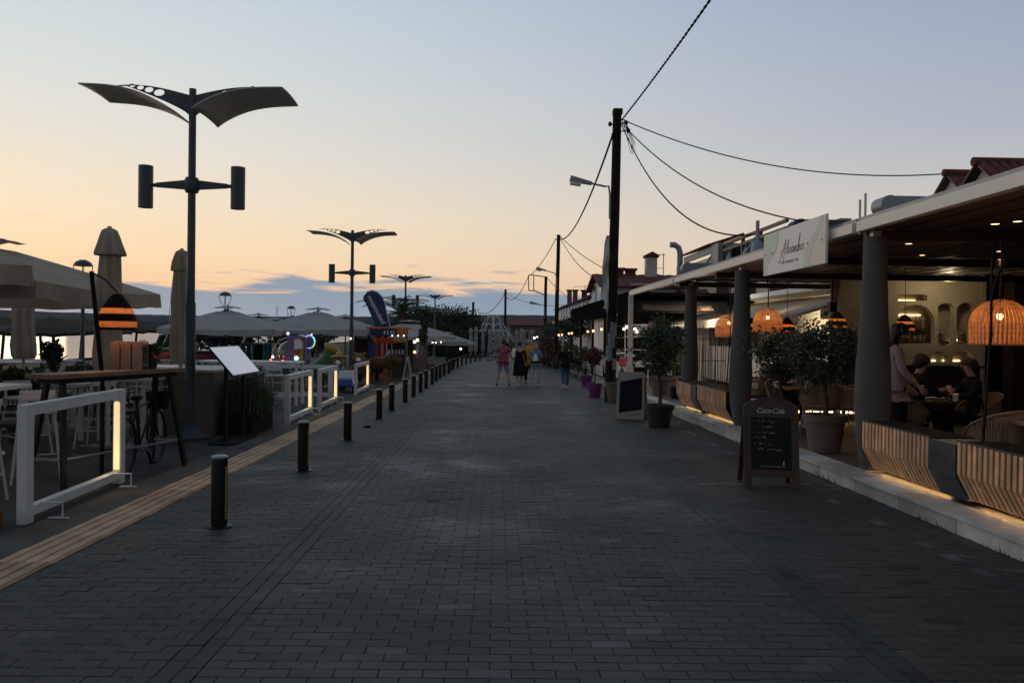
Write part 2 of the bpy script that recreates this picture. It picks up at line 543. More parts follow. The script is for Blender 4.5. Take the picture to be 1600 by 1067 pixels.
# paving material: per-brick tint, worn glossy patches
def paving_mat(name, base_c, var, fine=True, brick=False):
    m = bpy.data.materials.new(name)
    m.use_nodes = True
    t = m.node_tree
    t.nodes.clear()
    out = N(t, 'ShaderNodeOutputMaterial')
    p = N(t, 'ShaderNodeBsdfPrincipled')
    t.links.new(p.outputs[0], out.inputs[0])
    geo = N(t, 'ShaderNodeNewGeometry')
    n1 = N(t, 'ShaderNodeTexNoise')
    n1.inputs['Scale'].default_value = .35
    n1.inputs['Detail'].default_value = 6
    t.links.new(geo.outputs['Position'], n1.inputs['Vector'])
    n2 = N(t, 'ShaderNodeTexNoise')
    n2.inputs['Scale'].default_value = 38
    n2.inputs['Detail'].default_value = 3
    t.links.new(geo.outputs['Position'], n2.inputs['Vector'])
    c1 = ramp(t, [(.3, tuple(x * .72 for x in base_c)), (.7, tuple(x * 1.25 for x in base_c))], n1.outputs['Fac'])
    at = N(t, 'ShaderNodeAttribute', attribute_name='tint')
    add = N(t, 'ShaderNodeMath', operation='ADD')
    add.inputs[1].default_value = 1.0
    t.links.new(at.outputs['Fac'], add.inputs[0])
    v = N(t, 'ShaderNodeVectorMath', operation='SCALE')
    t.links.new(c1, v.inputs[0])
    t.links.new(add.outputs[0], v.inputs['Scale'])
    f2 = ramp(t, [(.3, (.85,) * 3), (.7, (1.15,) * 3)], n2.outputs['Fac'])
    mx = N(t, 'ShaderNodeMix', data_type='RGBA', blend_type='MULTIPLY')
    mx.inputs[0].default_value = 1
    t.links.new(v.outputs[0], mx.inputs[6])
    t.links.new(f2, mx.inputs[7])
    colr = mx.outputs[2]
    bh = n2.outputs['Fac']
    # trodden gum spots and dull spill stains
    vo = N(t, 'ShaderNodeTexVoronoi')
    vo.inputs['Scale'].default_value = 2.6
    t.links.new(geo.outputs['Position'], vo.inputs['Vector'])
    gum = ramp(t, [(0, (.62,) * 3), (.028, (.70,) * 3), (.036, (1,) * 3), (1, (1,) * 3)], vo.outputs['Distance'])
    n5 = N(t, 'ShaderNodeTexNoise')
    n5.inputs['Scale'].default_value = 1.7
    n5.inputs['Detail'].default_value = 7
    n5.inputs['Roughness'].default_value = .65
    t.links.new(geo.outputs['Position'], n5.inputs['Vector'])
    st = ramp(t, [(.28, (.66,) * 3), (.42, (1,) * 3), (.66, (1,) * 3), (.78, (1.35,) * 3)], n5.outputs['Fac'])
    for extra in (gum, st):
        mz = N(t, 'ShaderNodeMix', data_type='RGBA', blend_type='MULTIPLY')
        mz.inputs[0].default_value = 1
        t.links.new(colr, mz.inputs[6])
        t.links.new(extra, mz.inputs[7])
        colr = mz.outputs[2]
    if brick:
        bt = N(t, 'ShaderNodeTexBrick')
        bt.inputs['Color1'].default_value = (1, 1, 1, 1)
        bt.inputs['Color2'].default_value = (.75, .75, .75, 1)
        bt.inputs['Mortar'].default_value = (.45, .45, .45, 1)
        bt.inputs['Scale'].default_value = 1
        bt.inputs['Brick Width'].default_value = .2
        bt.inputs['Row Height'].default_value = .1
        bt.inputs['Mortar Size'].default_value = .006
        t.links.new(geo.outputs['Position'], bt.inputs['Vector'])
        m2 = N(t, 'ShaderNodeMix', data_type='RGBA', blend_type='MULTIPLY')
        m2.inputs[0].default_value = 1
        t.links.new(colr, m2.inputs[6])
        t.links.new(bt.outputs['Color'], m2.inputs[7])
        colr = m2.outputs[2]
    t.links.new(colr, p.inputs['Base Color'])
    n3 = N(t, 'ShaderNodeTexNoise')
    n3.inputs['Scale'].default_value = .8
    n3.inputs['Detail'].default_value = 4
    t.links.new(geo.outputs['Position'], n3.inputs['Vector'])
    rg = ramp(t, [(.28, (.50,) * 3), (.42, (.66,) * 3), (.7, (.76,) * 3)], n3.outputs['Fac'])
    t.links.new(rg, p.inputs['Roughness'])
    p.inputs['Specular IOR Level'].default_value = .35
    b = N(t, 'ShaderNodeBump')
    b.inputs['Strength'].default_value = .35
    b.inputs['Distance'].default_value = .003
    t.links.new(bh, b.inputs['Height'])
    t.links.new(b.outputs[0], p.inputs['Normal'])
    return m
M['pv_main'] = paving_mat('paver_blue_grey', (.047, .051, .050), .2)
M['pv_side'] = paving_mat('paver_brown_grey', (.045, .041, .035), .2)
M['pv_band'] = paving_mat('paver_dark_band', (.030, .031, .036), .2)
M['pv_light'] = paving_mat('paver_light', (.12, .115, .105), .2)
M['pv_far'] = paving_mat('paver_far', (.054, .057, .056), .2, brick=True)
M['joint'] = mat('sand_joint', (.022, .021, .020), .95, var=.3)

# ================================================================== SETTING
def hland(x, y):
    if y > 2550:
        return -1.6
    if x >= -14:
        return gz(y) - .012
    if x > -52:
        f = (-14 - x) / 38
        return (gz(y) - .012) * (1 - f) + (-2.1) * f
    return -3.2
ys = [-60, -12, 0, 20, 40, 60, 80, 150, 400, 1200, 2500, 2600, 4000, 9000]
xs = [-9000, -500, -60, -52, -42, -32, -22, -14, 0, 10, 30, 200, 1500, 9000]
mb = MB()
for j, y in enumerate(ys):
    for x in xs:
        mb.v.append((x, y, hland(x, y)))
nx = len(xs)
mb._f([(j * nx + i, j * nx + i + 1, (j + 1) * nx + i + 1, (j + 1) * nx + i) for j in range(len(ys) - 1) for i in range(nx - 1)])
M['sand'] = mat('ground_sand', (.07, .06, .045), .95, var=.3, scale=.4, bump=.3, bscale=10)
struct(mb.build('ground', M['sand']))

def sheet(name, x0, x1, y0, y1, z, m):
    yy = sorted(set([y0] + [y for y in (0, 20, 40, 60, 80) if y0 < y < y1] + [y1]))
    mb = MB()
    for a, b in zip(yy, yy[1:]):
        mb.quad((x0, a, gz(a) + z), (x1, a, gz(a) + z), (x1, b, gz(b) + z), (x0, b, gz(b) + z))
    return struct(mb.build(name, m))
BRY = 21.0
road = sheet('promenade', -3.17, 4.1, -8, BRY, -.0075, M['joint'])
sheet('promenade_far', -3.17, 4.1, BRY, 95, 0, M['pv_far'])
sheet('terrace_ground', -14, -3.6, -8, 90, 0, M['asphalt'])
sheet('terrace_floor', 4.28, 13.5, -6, 27, .165, M['floor'])
sheet('forecourt', 4.28, 14, 27, 95, .12, M['floor'])

sheet('concrete_border', -4.0, -3.6, -8, 60, .004, mat('worn_concrete', (.095, .085, .07), .85, var=.35, scale=1.5, bump=.5, bscale=40))
# sea
M['sea'] = bpy.data.materials.new('sea_water')
M['sea'].use_nodes = True
t = M['sea'].node_tree
p = t.nodes['Principled BSDF']
p.inputs['Base Color'].default_value = (.02, .03, .035, 1)
p.inputs['Roughness'].default_value = .12
p.inputs['IOR'].default_value = 1.33
geo = N(t, 'ShaderNodeNewGeometry')
mp = N(t, 'ShaderNodeMapping')
mp.inputs['Scale'].default_value = (.25, .9, 1)
t.links.new(geo.outputs['Position'], mp.inputs[0])
nz = N(t, 'ShaderNodeTexNoise')
nz.inputs['Scale'].default_value = 1.2
nz.inputs['Detail'].default_value = 4
t.links.new(mp.outputs[0], nz.inputs['Vector'])
b = N(t, 'ShaderNodeBump')
b.inputs['Strength'].default_value = .12
b.inputs['Distance'].default_value = .12
t.links.new(nz.outputs['Fac'], b.inputs['Height'])
t.links.new(b.outputs[0], p.inputs['Normal'])
struct(MB().quad((-9000, -60, -1.9), (-47, -60, -1.9), (-47, 2600, -1.9), (-9000, 2600, -1.9)).build('sea', M['sea']))

# hills across the bay
M['hill'] = mat('hill_forest', (.012, .021, .030), .95, var=.3, scale=.01, spec=0.0)
def ridge(name, D, f, seed, label_z=-1.9):
    rnd = random.Random(seed)
    ph = [rnd.uniform(0, 6.28) for _ in range(9)]
    def h(a):
        return max(.25, sum(math.sin(a * k * 1.7 + ph[k]) / k for k in range(2, 9)) * .15 + 1) * f(a)
    mb = MB()
    n = 260
    for i in range(n + 1):
        a = R(-62) + R(124) * i / n
        for k, (dd, hh) in enumerate(((0, 0), (.12, .55), (.25, 1.0), (.5, .4))):
            d = D * (1 + dd)
            mb.v.append((math.sin(a) * d, math.cos(a) * d, label_z + h(a) * hh * D * (1 + dd) + (rnd.uniform(-1, 1) * D * .00035 if k else 0)))
    mb._f([(i * 4 + k, (i + 1) * 4 + k, (i + 1) * 4 + k + 1, i * 4 + k + 1) for i in range(n) for k in range(3)])
    return struct(mb.build(name, M['hill'], smooth=True))
ridge('hills_near', 2600, lambda a: .0075, 3)
ridge('hills', 4200, lambda a: .0172 + .0062 * math.exp(-((a - R(2)) / R(9)) ** 2), 12)

# pavers ---------------------------------------------------------------
def brick_mb(w, l, tint, rnd, mb=None, x=0, y=0, bottom=False):
    """w across x, l along y"""
    own = mb is None
    mb = mb or MB()
    mb.tint = tint
    g, ch = .0022, .0022
    dz_ = rnd.uniform(-.0022, .0016)
    tx, ty = rnd.uniform(-.0015, .0015), rnd.uniform(-.0012, .0012)
    z0 = (0 if own else gz(y + l / 2))
    gx = .0010 if w > l else .0018
    X0, X1, Y0, Y1 = x + gx, x + w - gx, y + g, y + l - g
    if own:
        X0, X1, Y0, Y1 = -w / 2 + gx, w / 2 - gx, -l / 2 + g, l / 2 - g
    b = len(mb.v)
    for q, (xx, yy) in enumerate(((X0, Y0), (X1, Y0), (X1, Y1), (X0, Y1))):
        mb.v.append((xx, yy, z0 - .009))
    for q, (xx, yy) in enumerate(((X0 + ch, Y0 + ch), (X1 - ch, Y0 + ch), (X1 - ch, Y1 - ch), (X0 + ch, Y1 - ch))):
        mb.v.append((xx, yy, z0 + dz_ + (tx if q in (1, 2) else -tx) + (ty if q > 1 else -ty)))
    fs = [(4, 5, 6, 7), (0, 1, 5, 4), (1, 2, 6, 5), (2, 3, 7, 6), (3, 0, 4, 7)]
    if bottom:
        fs.append((0, 3, 2, 1))
    mb._f([tuple(b + i for i in q) for q in fs])
    return mb
def px_of(p):
    v = Vector(p) - Vector((0, 0, CAMZ))
    f = v.dot(CF)
    return 800 + FPX * v.dot(CR) / f, 533.5 - FPX * v.dot(CU) / f
rnd = random.Random(5)
cells = []   # (x,y,w,l,matkey)
def rows(x0, x1, y0, y1, key, off0=0):
    y = y0
    i = 0
    while y < y1:
        x = x0 - (.11 if i % 2 else 0)
        while x < x1 - .001:
            a, b_ = max(x, x0), min(x + .22, x1)
            if x1 - b_ < .05:
                b_ = x1
                x = x1
            cells.append((a, y, b_ - a, .1, key))
            x += .22
        y += .1
        i += 1
def cols(x0, n, y0, y1, key):
    for k in range(n):
        y = y0 - (.1 if k % 2 else 0)
        while y < y1:
            cells.append((x0 + k * .1, y, .1, .2, key))
            y += .2
YB = 3.3
rows(-3.17, -1.64, YB, BRY, 'pv_side')
cols(-1.64, 2, YB, BRY, 'pv_band')
rows(-1.44, 1.98, YB, BRY, 'pv_main')
cols(1.98, 2, YB, BRY, 'pv_band')
rows(2.18, 3.56, YB, BRY, 'pv_side')
cols(3.56, 1, YB, BRY, 'pv_band')
rows(3.66, 4.1, YB, BRY, 'pv_side')
big = []
for i, (x, y, w, l, k) in enumerate(cells):
    c = (x + w / 2, y + l / 2, gz(y))
    px, py = px_of(c)
    if 5 < px < 1595 and 5 < py < 1060:
        big.append((w * l / y ** 3, i))
big.sort(reverse=True)
chosen = {i for _, i in big[:298]}
mbs = {}
variants = {}
def tint_for(x, y, k):
    tn = rnd.gauss(0, .07)
    r_ = rnd.random()
    if r_ < .03:
        tn += rnd.uniform(.3, .8)
    elif r_ < .08:
        tn -= .3
    if k == 'pv_band' and 3.5 < x < 3.66:
        tn = rnd.choice([0, .1, 2.2, 1.2, 0, 0])
    if .1 < x < 1.05 and 8.9 < y < 10.2:           # relaid darker patch
        tn -= .38
    if -.95 < x < -.1 and 4.15 < y < 4.75:
        tn -= .2
    if 9.2 < y < 9.45 and 1.2 < x < 4:
        tn += rnd.choice([0, 0, .8, 1.5])            # row of spilt lime marks
    if -1.9 < x < -.9 and 9.6 < y < 11.2 and rnd.random() < .6:  # gleam of sky on the bricks, painted as a paler tint
        tn += rnd.uniform(.5, 1.6)
    if -3.0 < x < -2.1 and 9.0 < y < 10.6 and rnd.random() < .5:  # second painted gleam, beside the bollard row
        tn += rnd.uniform(.5, 1.4)
    return tn
for i, (x, y, w, l, k) in enumerate(cells):
    tn = tint_for(x, y, k)
    if i in chosen:
        key = (round(w, 2), round(l, 2), k, max(-4, min(6, round(tn / .12))))
        if key not in variants:
            variants[key] = brick_mb(w, l, key[3] * .12, rnd, bottom=True).mesh('brick', M[k], tints=True)
        o = addo('brick', variants[key], road, (x + w / 2, y + l / 2, gz(y + l / 2)), (0, 0, rnd.gauss(0, .004)))
    else:
        mbs.setdefault(k, MB())
        brick_mb(w, l, tn, rnd, mbs[k], x, y)
for k, mb in mbs.items():
    stuff(mb.build('small_bricks', M[k], road, tints=True))

# tactile strip ---------------------------------------------------------
strip = struct(MB().quad((-3.6, -8, gz(-8) - .006), (-3.17, -8, gz(-8) - .006), (-3.17, 60, gz(60) - .006), (-3.6, 60, gz(60) - .006)).build('tactile_strip', M['joint']))
tv = []
for q in range(5):
    m_ = MB()
    m_.tint = rnd.uniform(-.2, .2)
    m_.box((0, 0, .002), (.415, .395, .012))
    for k in range(4):
        m_.box((-.155 + k * .1035, 0, .0125), (.058, .385, .009))
    tv.append(m_.mesh('tactile_tile', M['tile_y'], tints=True))
y = 2.6
while y < 46:
    addo('tactile_tile', rnd.choice(tv), strip, (-3.385 + rnd.gauss(0, .002), y + .2, gz(y + .2) + rnd.uniform(-.002, .001)), (0, 0, rnd.gauss(0, .003)))
    y += .4
# narrow kerb between strip and asphalt on the left, rust coloured near end
M['rust'] = mat('rusty_edge', (.22, .09, .03), .8, var=.3)

# kerb on the right -------------------------------------------------------
kerb = struct(MB().hexa([(4.14, -6, gz(-6) - .1), (4.30, -6, gz(-6) - .1), (4.30, 70, gz(70) - .1), (4.14, 70, gz(70) - .1), (4.14, -6, gz(-6) + .12), (4.30, -6, gz(-6) + .12), (4.30, 70, gz(70) + .12), (4.14, 70, gz(70) + .12)]).build('kerb', M['marble']))
y = 3.0
while y < 60:
    L = 1.0
    for nm, x0, x1, z0, z1, g in (('kerb_stone', 4.105, 4.139, -.03, .138, .006), ('coping_slab', 4.075, 4.42, .139, .171, .004)):
        m_ = MB()
        m_.tint = rnd.uniform(-.25, .2)
        a, b_ = y + g, y + L - g
        m_.hexa([(x0, a, z0 + gz(a)), (x1, a, z0 + gz(a)), (x1, b_, z0 + gz(b_)), (x0, b_, z0 + gz(b_)), (x0, a, z1 + gz(a)), (x1, a, z1 + gz(a)), (x1, b_, z1 + gz(b_)), (x0, b_, z1 + gz(b_))])
        m_.build(nm, M['marble'], kerb, tints=True)
    y += L if y < 26 else 2.0
    if y > 26:
        y = y
# weeds along the kerb foot
mb = MB()
for _ in range(420):
    y = rnd.uniform(4, 20)
    c = Vector((4.08 - rnd.random() * .02, y, gz(y)))
    if (math.sin(y * 2.1) + math.sin(y * 5.3)) < .5:
        continue
    a = rnd.uniform(0, 6.28)
    h = rnd.uniform(.02, .11)
    d = Vector((math.cos(a), math.sin(a), 0)) * .006
    tip = c + Vector((rnd.uniform(-.05, 0), rnd.uniform(-.04, .04), h))
    mb.tri(c - d, c + d, tip)
tag(stuff(mb.build('weeds', M['leaf2'])), 'thin weeds sprouting along the foot of the marble kerb', 'weeds')

# ================================================================== BOLLARDS
def make_bollard():
    t = thing('bollard', '', 'bollard', group='black bollards along the promenade edge')
    MB().lathe([(.068, .01), (.068, .585), (.064, .60)], 20).build('post', M['black'], t, True)
    MB().lathe([(.112, 0), (.112, .008), (.10, .014), (.07, .016)], 20).build('base_plate', M['black'], t, True)
    MB().lathe([(.066, .60), (.072, .602), (.072, .612), (.06, .622), (.02, .628)], 20).build('cap', M['steel'], t, True)
    for a in (200, 340, 70, 110):
        c, s_ = math.cos(R(a)), math.sin(R(a))
        m_ = MB()
        m_.box((c * .069, s_ * .069, .3), (.004, .018, .46), Matrix.Rotation(R(a), 3, 'Z'))
        m_.build('reflective_strip', M['yellow'], t)
    return t
bol = make_bollard()
ORD = ['first', 'second', 'third', 'fourth', 'fifth', 'sixth', 'seventh', 'eighth', 'ninth', 'tenth', 'eleventh', 'twelfth', 'thirteenth', 'fourteenth', 'fifteenth', 'sixteenth', 'seventeenth', 'eighteenth', 'nineteenth', 'twentieth', 'twenty-first', 'twenty-second', 'twenty-third', 'twenty-fourth']
bys = [(7.0, -2.39), (10.0, -2.38), (13.1, -2.40), (16.6, -2.40), (18.6, -2.40), (21.2, -2.38), (23.3, -2.38), (25.4, -2.37), (27.4, -2.37), (30.0, -2.37), (32.2, -2.38), (34.4, -2.38), (37.0, -2.38), (39.5, -2.3), (42.0, -2.4), (45.0, -2.42), (48.5, -2.3), (52, -2.2), (55.5, -2.05), (59, -1.85), (62.5, -1.6), (66, -1.3)]
for i, (y, x) in enumerate(bys):
    lb = f'black cylinder bollard with yellow strips, {ORD[i]} in the row counted from the camera'
    if i == 0:
        bol.location = (x, y, gz(y))
        bol['label'] = 'black cylinder bollard with yellow strips, nearest of the row and the largest'
    else:
        dup(bol, (x, y, gz(y)), 0.0 if i % 3 else .3, lb)

# ================================================================== LIT WHITE FENCE FRAMES
def make_fence(L, H, label, loc, rz=0.0):
    t = thing('fence_frame', label, 'fence', loc, rz, 'white frame barriers with a lit end post')
    wx, wy = .085, .12
    MB().box((0, wy / 2, H / 2), (wx, wy, H)).build('post', M['white'], t, bevel=.004)
    MB().box((0, L - wy / 2, H / 2), (wx, wy, H)).build('post', M['white'], t, bevel=.004)
    MB().box((0, L / 2, H - .05), (wx, L - 2 * wy - .004, .10)).build('top_rail', M['white'], t, bevel=.004)
    MB().box((0, L / 2, .10), (wx, L - 2 * wy - .004, .085)).build('bottom_rail', M['white'], t, bevel=.004)
    # lit face: upright slot with a round top on the inner side of the far post
    hw = .030
    z0, z1 = .16, H - .16
    pts = [(-hw, L - wy - .002, z0), (hw, L - wy - .002, z0), (hw, L - wy - .002, z1)]
    for k in range(1, 8):
        a = PI * k / 8
        pts.append((hw * math.cos(a), L - wy - .002, z1 + hw * math.sin(a)))
    pts.append((-hw, L - wy - .002, z1))
    MB().prism(pts, (0, -.006, 0)).build('light_strip', M['led'], t)
    for yy in (.22, L - .32):
        m_ = MB()
        m_.tube([(.05, yy, .15), (.24, yy, .15), (.24, yy, .012), (.30, yy, .012)], .009, 6)
        m_.tube([(.24, yy, .012), (.12, yy, .012)], .009, 6)
        m_.build('foot_bracket', M['white'], t)
    lamp('post_light', (0, L - wy - .30, .32), 1.2, (1, .72, .36), .04, t)
    return t
g0 = G(33, 820)
make_fence(2.0, 1.04, 'large white frame barrier nearest the camera with a glowing end post', (g0.x, g0.y, gz(g0.y)), R(2))
for px, py, L, H, lb in ((448, 664, 2.15, .95, 'white lit frame barrier beside the tall white chair, second from the camera'),
                         (498, 641.5, 2.2, .95, 'white lit frame barrier between two others, third from the camera'),
                         (555, 618, 2.6, .92, 'white lit frame barrier by the brown furry rides, farthest along the strip')):
    g = G(px, py)
    make_fence(L, H, lb, (g.x, g.y, gz(g.y)), R(1))
g = G(470, 642)
t = thing('crossing_fence', 'plain unlit white frame barrier set across, behind the lit ones', 'fence', (-7.0, 22.2, gz(22.2)), -PI / 2)
MB().box((0, .06, .46), (.08, .12, .92)).build('post', M['white'], t)
MB().box((0, 2.44, .46), (.08, .12, .92)).build('post', M['white'], t)
MB().box((0, 1.25, .87), (.08, 2.25, .10)).build('top_rail', M['white'], t)
MB().box((0, 1.25, .10), (.08, 2.25, .10)).build('bottom_rail', M['white'], t)

# ================================================================== STREET LAMPS (left)
def make_streetlamp():
    t = thing('street_lamp', '', 'street lamp', group='grey winged street lamps on the left')
    H = 5.62
    MB().tube([(0, 0, .05), (0, 0, 2.2)], [.085, .078], 14).build('lower_pole', M['grey_metal'], t, True)
    MB().tube([(0, 0, 2.2), (0, 0, H)], [.065, .055], 14).build('pole', M['grey_metal'], t, True)
    MB().lathe([(.36, 0), (.36, .05), (.13, .20), (.10, .24)], 4).build('base_cover', M['grey_metal'], t, bevel=.01)
    MB().lathe([(.095, -.12), (.12, -.06), (.12, .06), (.095, .12)], 14, (0, 0, 4.08)).build('collar', M['grey_metal'], t, True)
    for s_ in (-1, 1):
        m_ = MB()
        m_.hexa([(s_ * .08, -.03, 4.01), (s_ * .57, -.02, 4.04), (s_ * .57, .02, 4.04), (s_ * .08, .03, 4.01), (s_ * .08, -.03, 4.16), (s_ * .57, -.02, 4.11), (s_ * .57, .02, 4.11), (s_ * .08, .03, 4.16)])
        m_.tube([(s_ * .55, 0, 4.075), (s_ * .66, 0, 4.07)], .03, 8)
        m_.build('arm', M['grey_metal'], t)
        # upright half-round lamp housing
        m_ = MB()
        m_.lathe([(.112, -.32), (.112, 0.02)], 18, (s_ * .735, 0, 4.03))
        m_.lathe([(.108, 0.02), (.108, .025)], 18, (s_ * .735, 0, 4.03))
        m_.lathe([(.112, .025), (.112, .35)], 18, (s_ * .735, 0, 4.03))
        m_.build('lamp_housing', M['grey_metal'], t, True)
        # curved perforated bracket
        out = []
        n = 16
        top = lambda u: H - .10 + .17 * math.sin(u * 1.9) - .03 * u
        bot = lambda u: H - .42 + .55 * u ** .8 - .05 * u
        pts = [(s_ * (.05 + 1.15 * k / n), -.02, top(k / n)) for k in range(n + 1)]
        pts += [(s_ * (.05 + 1.15 * k / n), -.02, min(bot(k / n), top(k / n) - .01)) for k in range(n, -1, -1)]
        # outline with five round holes, cut with a 2-D curve fill
        cu = bpy.data.curves.new('bracket_curve', 'CURVE')
        cu.dimensions = '2D'
        cu.fill_mode = 'BOTH'
        cu.extrude = .018
        def spl(pp):
            sp = cu.splines.new('POLY')
            sp.points.add(len(pp) - 1)
            for q, (a, b_) in zip(sp.points, pp):
                q.co = (a, b_, 0, 1)
            sp.use_cyclic_u = True
        spl([(a, c) for a, _, c in pts])
        for u, rr_ in ((.42, .075), (.56, .062), (.68, .05), (.79, .038)):
            cx, cz = s_ * (.05 + 1.15 * u), (top(u) + max(bot(u), top(u) - .26)) / 2 + .01
            spl([(cx + rr_ * 1.2 * math.cos(2 * PI * k / 16), cz + rr_ * .75 * math.sin(2 * PI * k / 16)) for k in range(16)])
        tmp = bpy.data.objects.new('tmp', cu)
        me = bpy.data.meshes.new_from_object(tmp)
        bpy.data.objects.remove(tmp)
        me.transform(Matrix.Rotation(PI / 2, 4, 'X'))
        me.materials.clear()
        me.materials.append(M['grey_metal'])
        addo('wing_bracket', me, t)
        # reflector wing: curved sheet, tilted
        def wing(u, v, s_=s_):
            x = .20 + 1.36 * u
            yv = (v - .5) * 1.15 * (1 - .12 * u)
            z = H - .43 + .36 * u + .13 * math.sin(PI * u ** .8) - .10 * abs(yv) ** 2
            return (s_ * x, yv, z)
        w_ = MB().grid(wing, 16, 10).build('reflector_wing', M['steel_warm'], t, True, thick=.022)
    return t
M['steel_warm'] = mat('wing_panel', (.52, .49, .42), .5, .0, var=.15)
sl = make_streetlamp()
d1 = G(296, 686)
lamps = [(G(296, 686), 'tall grey winged street lamp nearest the camera beside the beige counter'),
         (W(551, 360, 29.2), 'grey winged street lamp second from the camera behind the white lit barriers'),
         (W(634, 430, 50), 'grey winged street lamp third from the camera in front of the palm'),
         (W(680, 460, 70.5), 'grey winged street lamp farthest away in front of the pine trees')]
for i, (p_, lb) in enumerate(lamps):
    loc = (p_.x, p_.y, gz(p_.y)) if i == 0 else (p_.x, p_.y, p_.z - 5.62)
    if i == 0:
        sl.location = loc
        sl['label'] = lb
    else:
        dup(sl, loc, 0, lb)

# ================================================================== UTILITY POLES AND WIRES
def catenary(a, b, sag, n=24):
    a, b = Vector(a), Vector(b)
    return [a.lerp(b, i / n) - Vector((0, 0, sag * 4 * (i / n) * (1 - i / n))) for i in range(n + 1)]
def utility_pole(base, top, r0, r1, label, n=12):
    t = thing('utility_pole', label, 'utility pole', base, group='dark wooden utility poles along the right side')
    d = Vector(top) - Vector(base)
    pts = [d * (k / 6) + Vector((random.uniform(-.01, .01), 0, 0)) for k in range(7)]
    MB().tube(pts, [r0 + (r1 - r0) * k / 6 for k in range(7)], n).build('shaft', M['wood_pole'], t, True)
    return t, d
b1 = G(953, 628)
p1top = W(965, 171, b1.y)
up1, d1v = utility_pole((b1.x, b1.y, gz(b1.y)), p1top, .155, .12, 'thick dark wooden utility pole nearest the camera, wrapped in posters low down')
# hardware at the head
for dzz, xx, zz in ((-.35, -.17, -.45), (-.35, .17, -.4), (-.2, -.1, -.75), (-.1, .22, -.62)):
    m_ = MB()
    m_.tube([d1v + Vector((0, 0, zz)), d1v + Vector((xx, -.12, zz))], .018, 6)
    m_.sphere(d1v + Vector((xx * 1.3, -.14, zz)), .055, 8, 6, (1, 1, 1.3))
    m_.build('insulator', M['black_matt'], up1)
MB().box(d1v + Vector((0, 0, -.08)), (.26, .26, .16)).build('pole_head', M['wood_pole'], up1, bevel=.02)
m_ = MB()
for q in range(3):
    m_.tube([d1v + Vector((.13 + .03 * q, -.08, -.35)), d1v + Vector((.28 + .05 * q, -.1, -.9)), d1v + Vector((.38 + .05 * q, -.1, -1.25)), d1v + Vector((.40 + .04 * q, -.1, -.95)), d1v + Vector((.18, -.1, -.30))], .008, 5)
m_.build('cable_loop', M['black_matt'], up1)
# street light on the pole
def road_light(parent, base, head, off):
    base, head = Vector(base), Vector(head)
    mid = Vector((base.x + (head.x - base.x) * .25, base.y, head.z + (base.z - head.z) * .25))
    m_ = MB()
    m_.tube([base + Vector((0, 0, -.65)), base, base + Vector((-.04, 0, .25)), mid, head], .028, 8)
    m_.build('light_arm', M['steel'], parent, True)
    dr = (head - mid).normalized()
    rt = dr.cross(Vector((0, 0, 1))).normalized()
    u = rt.cross(dr)
    q = lambda a, b_, c: head + dr * a + rt * b_ + u * c
    m_ = MB().hexa([q(0, -.05, -.05), q(.62, -.13, -.07), q(.62, .13, -.07), q(0, .05, -.05), q(0, -.04, .05), q(.62, -.11, .08), q(.62, .11, .08), q(0, .04, .05)])
    m_.build('light_head', M['zinc'], parent, bevel=.02)
    MB().hexa([q(.30, -.09, -.14), q(.58, -.11, -.15), q(.58, .11, -.15), q(.30, .09, -.14), q(.28, -.10, -.06), q(.60, -.12, -.075), q(.60, .12, -.075), q(.28, .10, -.06)]).build('lens', M['sign_pink'], parent)
o1 = Vector((b1.x, b1.y, gz(b1.y)))
road_light(up1, W(953, 305, b1.y - .15) - o1, W(925, 287, b1.y - .15) - o1, 0)
# posters wrapped low on the pole
random.seed(11)
for q, (za, zb, mk) in enumerate(((1.15, 1.55, 'paper'), (1.5, 1.9, 'paper'), (1.8, 2.2, 'paper'), (.9, 1.2, 'paper'))):
    m_ = MB()
    a0 = R(200 + 25 * q)
    rr_ = .158
    m_.grid(lambda u, v: (rr_ * math.cos(a0 + u * 1.3) + .01, rr_ * math.sin(a0 + u * 1.3), za + (zb - za) * v + .02 * math.sin(u * 9)), 8, 3)
    m_.build('poster', M[mk], up1, thick=.003)
# ragged white cloth hanging down the left side of the pole
m_ = MB()
def rag(u, v):
    z = 4.6 - 2.2 * v
    w = .02 + .16 * math.sin(PI * min(1, v * .9 + .08)) ** .8
    return (-.17 - w * (1 - u) - .01 * math.sin(v * 19), -.1 + .05 * math.sin(v * 11 + u * 3), z)
m_.grid(rag, 4, 22)
dr_ = m_.build('torn_banner', M['white_dull'], None, thick=.004)
dr_.location = o1 + Vector((.07, 0, 0))
tag(dr_, 'torn pale cloth banner hanging down the left side of the thick utility pole', 'banner')
# round clay-like foot planter behind
b2 = Vector((0, 0, 0))
p2t = W(873, 367, 50)
up2, d2v = utility_pole((p2t.x - .1, 50, gz(50)), p2t, .14, .11, 'slim wooden utility pole with a street light, second along the right')
for xx in (-.25, .2):
    MB().tube([d2v + Vector((0, 0, -.25)), d2v + Vector((xx, 0, -.3))], .03, 6).build('insulator', M['black_matt'], up2)
o2 = Vector((p2t.x - .1, 50, gz(50)))
road_light(up2, W(870, 437, 49.8) - o2, W(853, 423, 49.8) - o2, 0)
p3t = W(853, 432, 62)
up3, d3v = utility_pole((p3t.x, 62, gz(62)), p3t, .13, .11, 'short pole carrying an empty rectangular frame, right side')
o3 = Vector((p3t.x, 62, gz(62)))
m_ = MB()
A_, B_, C_, D_ = (W(px, py, 62) - o3 for px, py in ((826, 430), (834, 430), (834, 454), (826, 454)))
for a, b_ in ((A_, B_), (B_, C_), (C_, D_), (D_, A_), (B_, W(853, 433, 62) - o3), (C_, W(853, 462, 62) - o3)):
    m_.bar(a, b_, .07, .07, (0, 1, 0))
m_.build('sign_frame', M['black_matt'], up3)
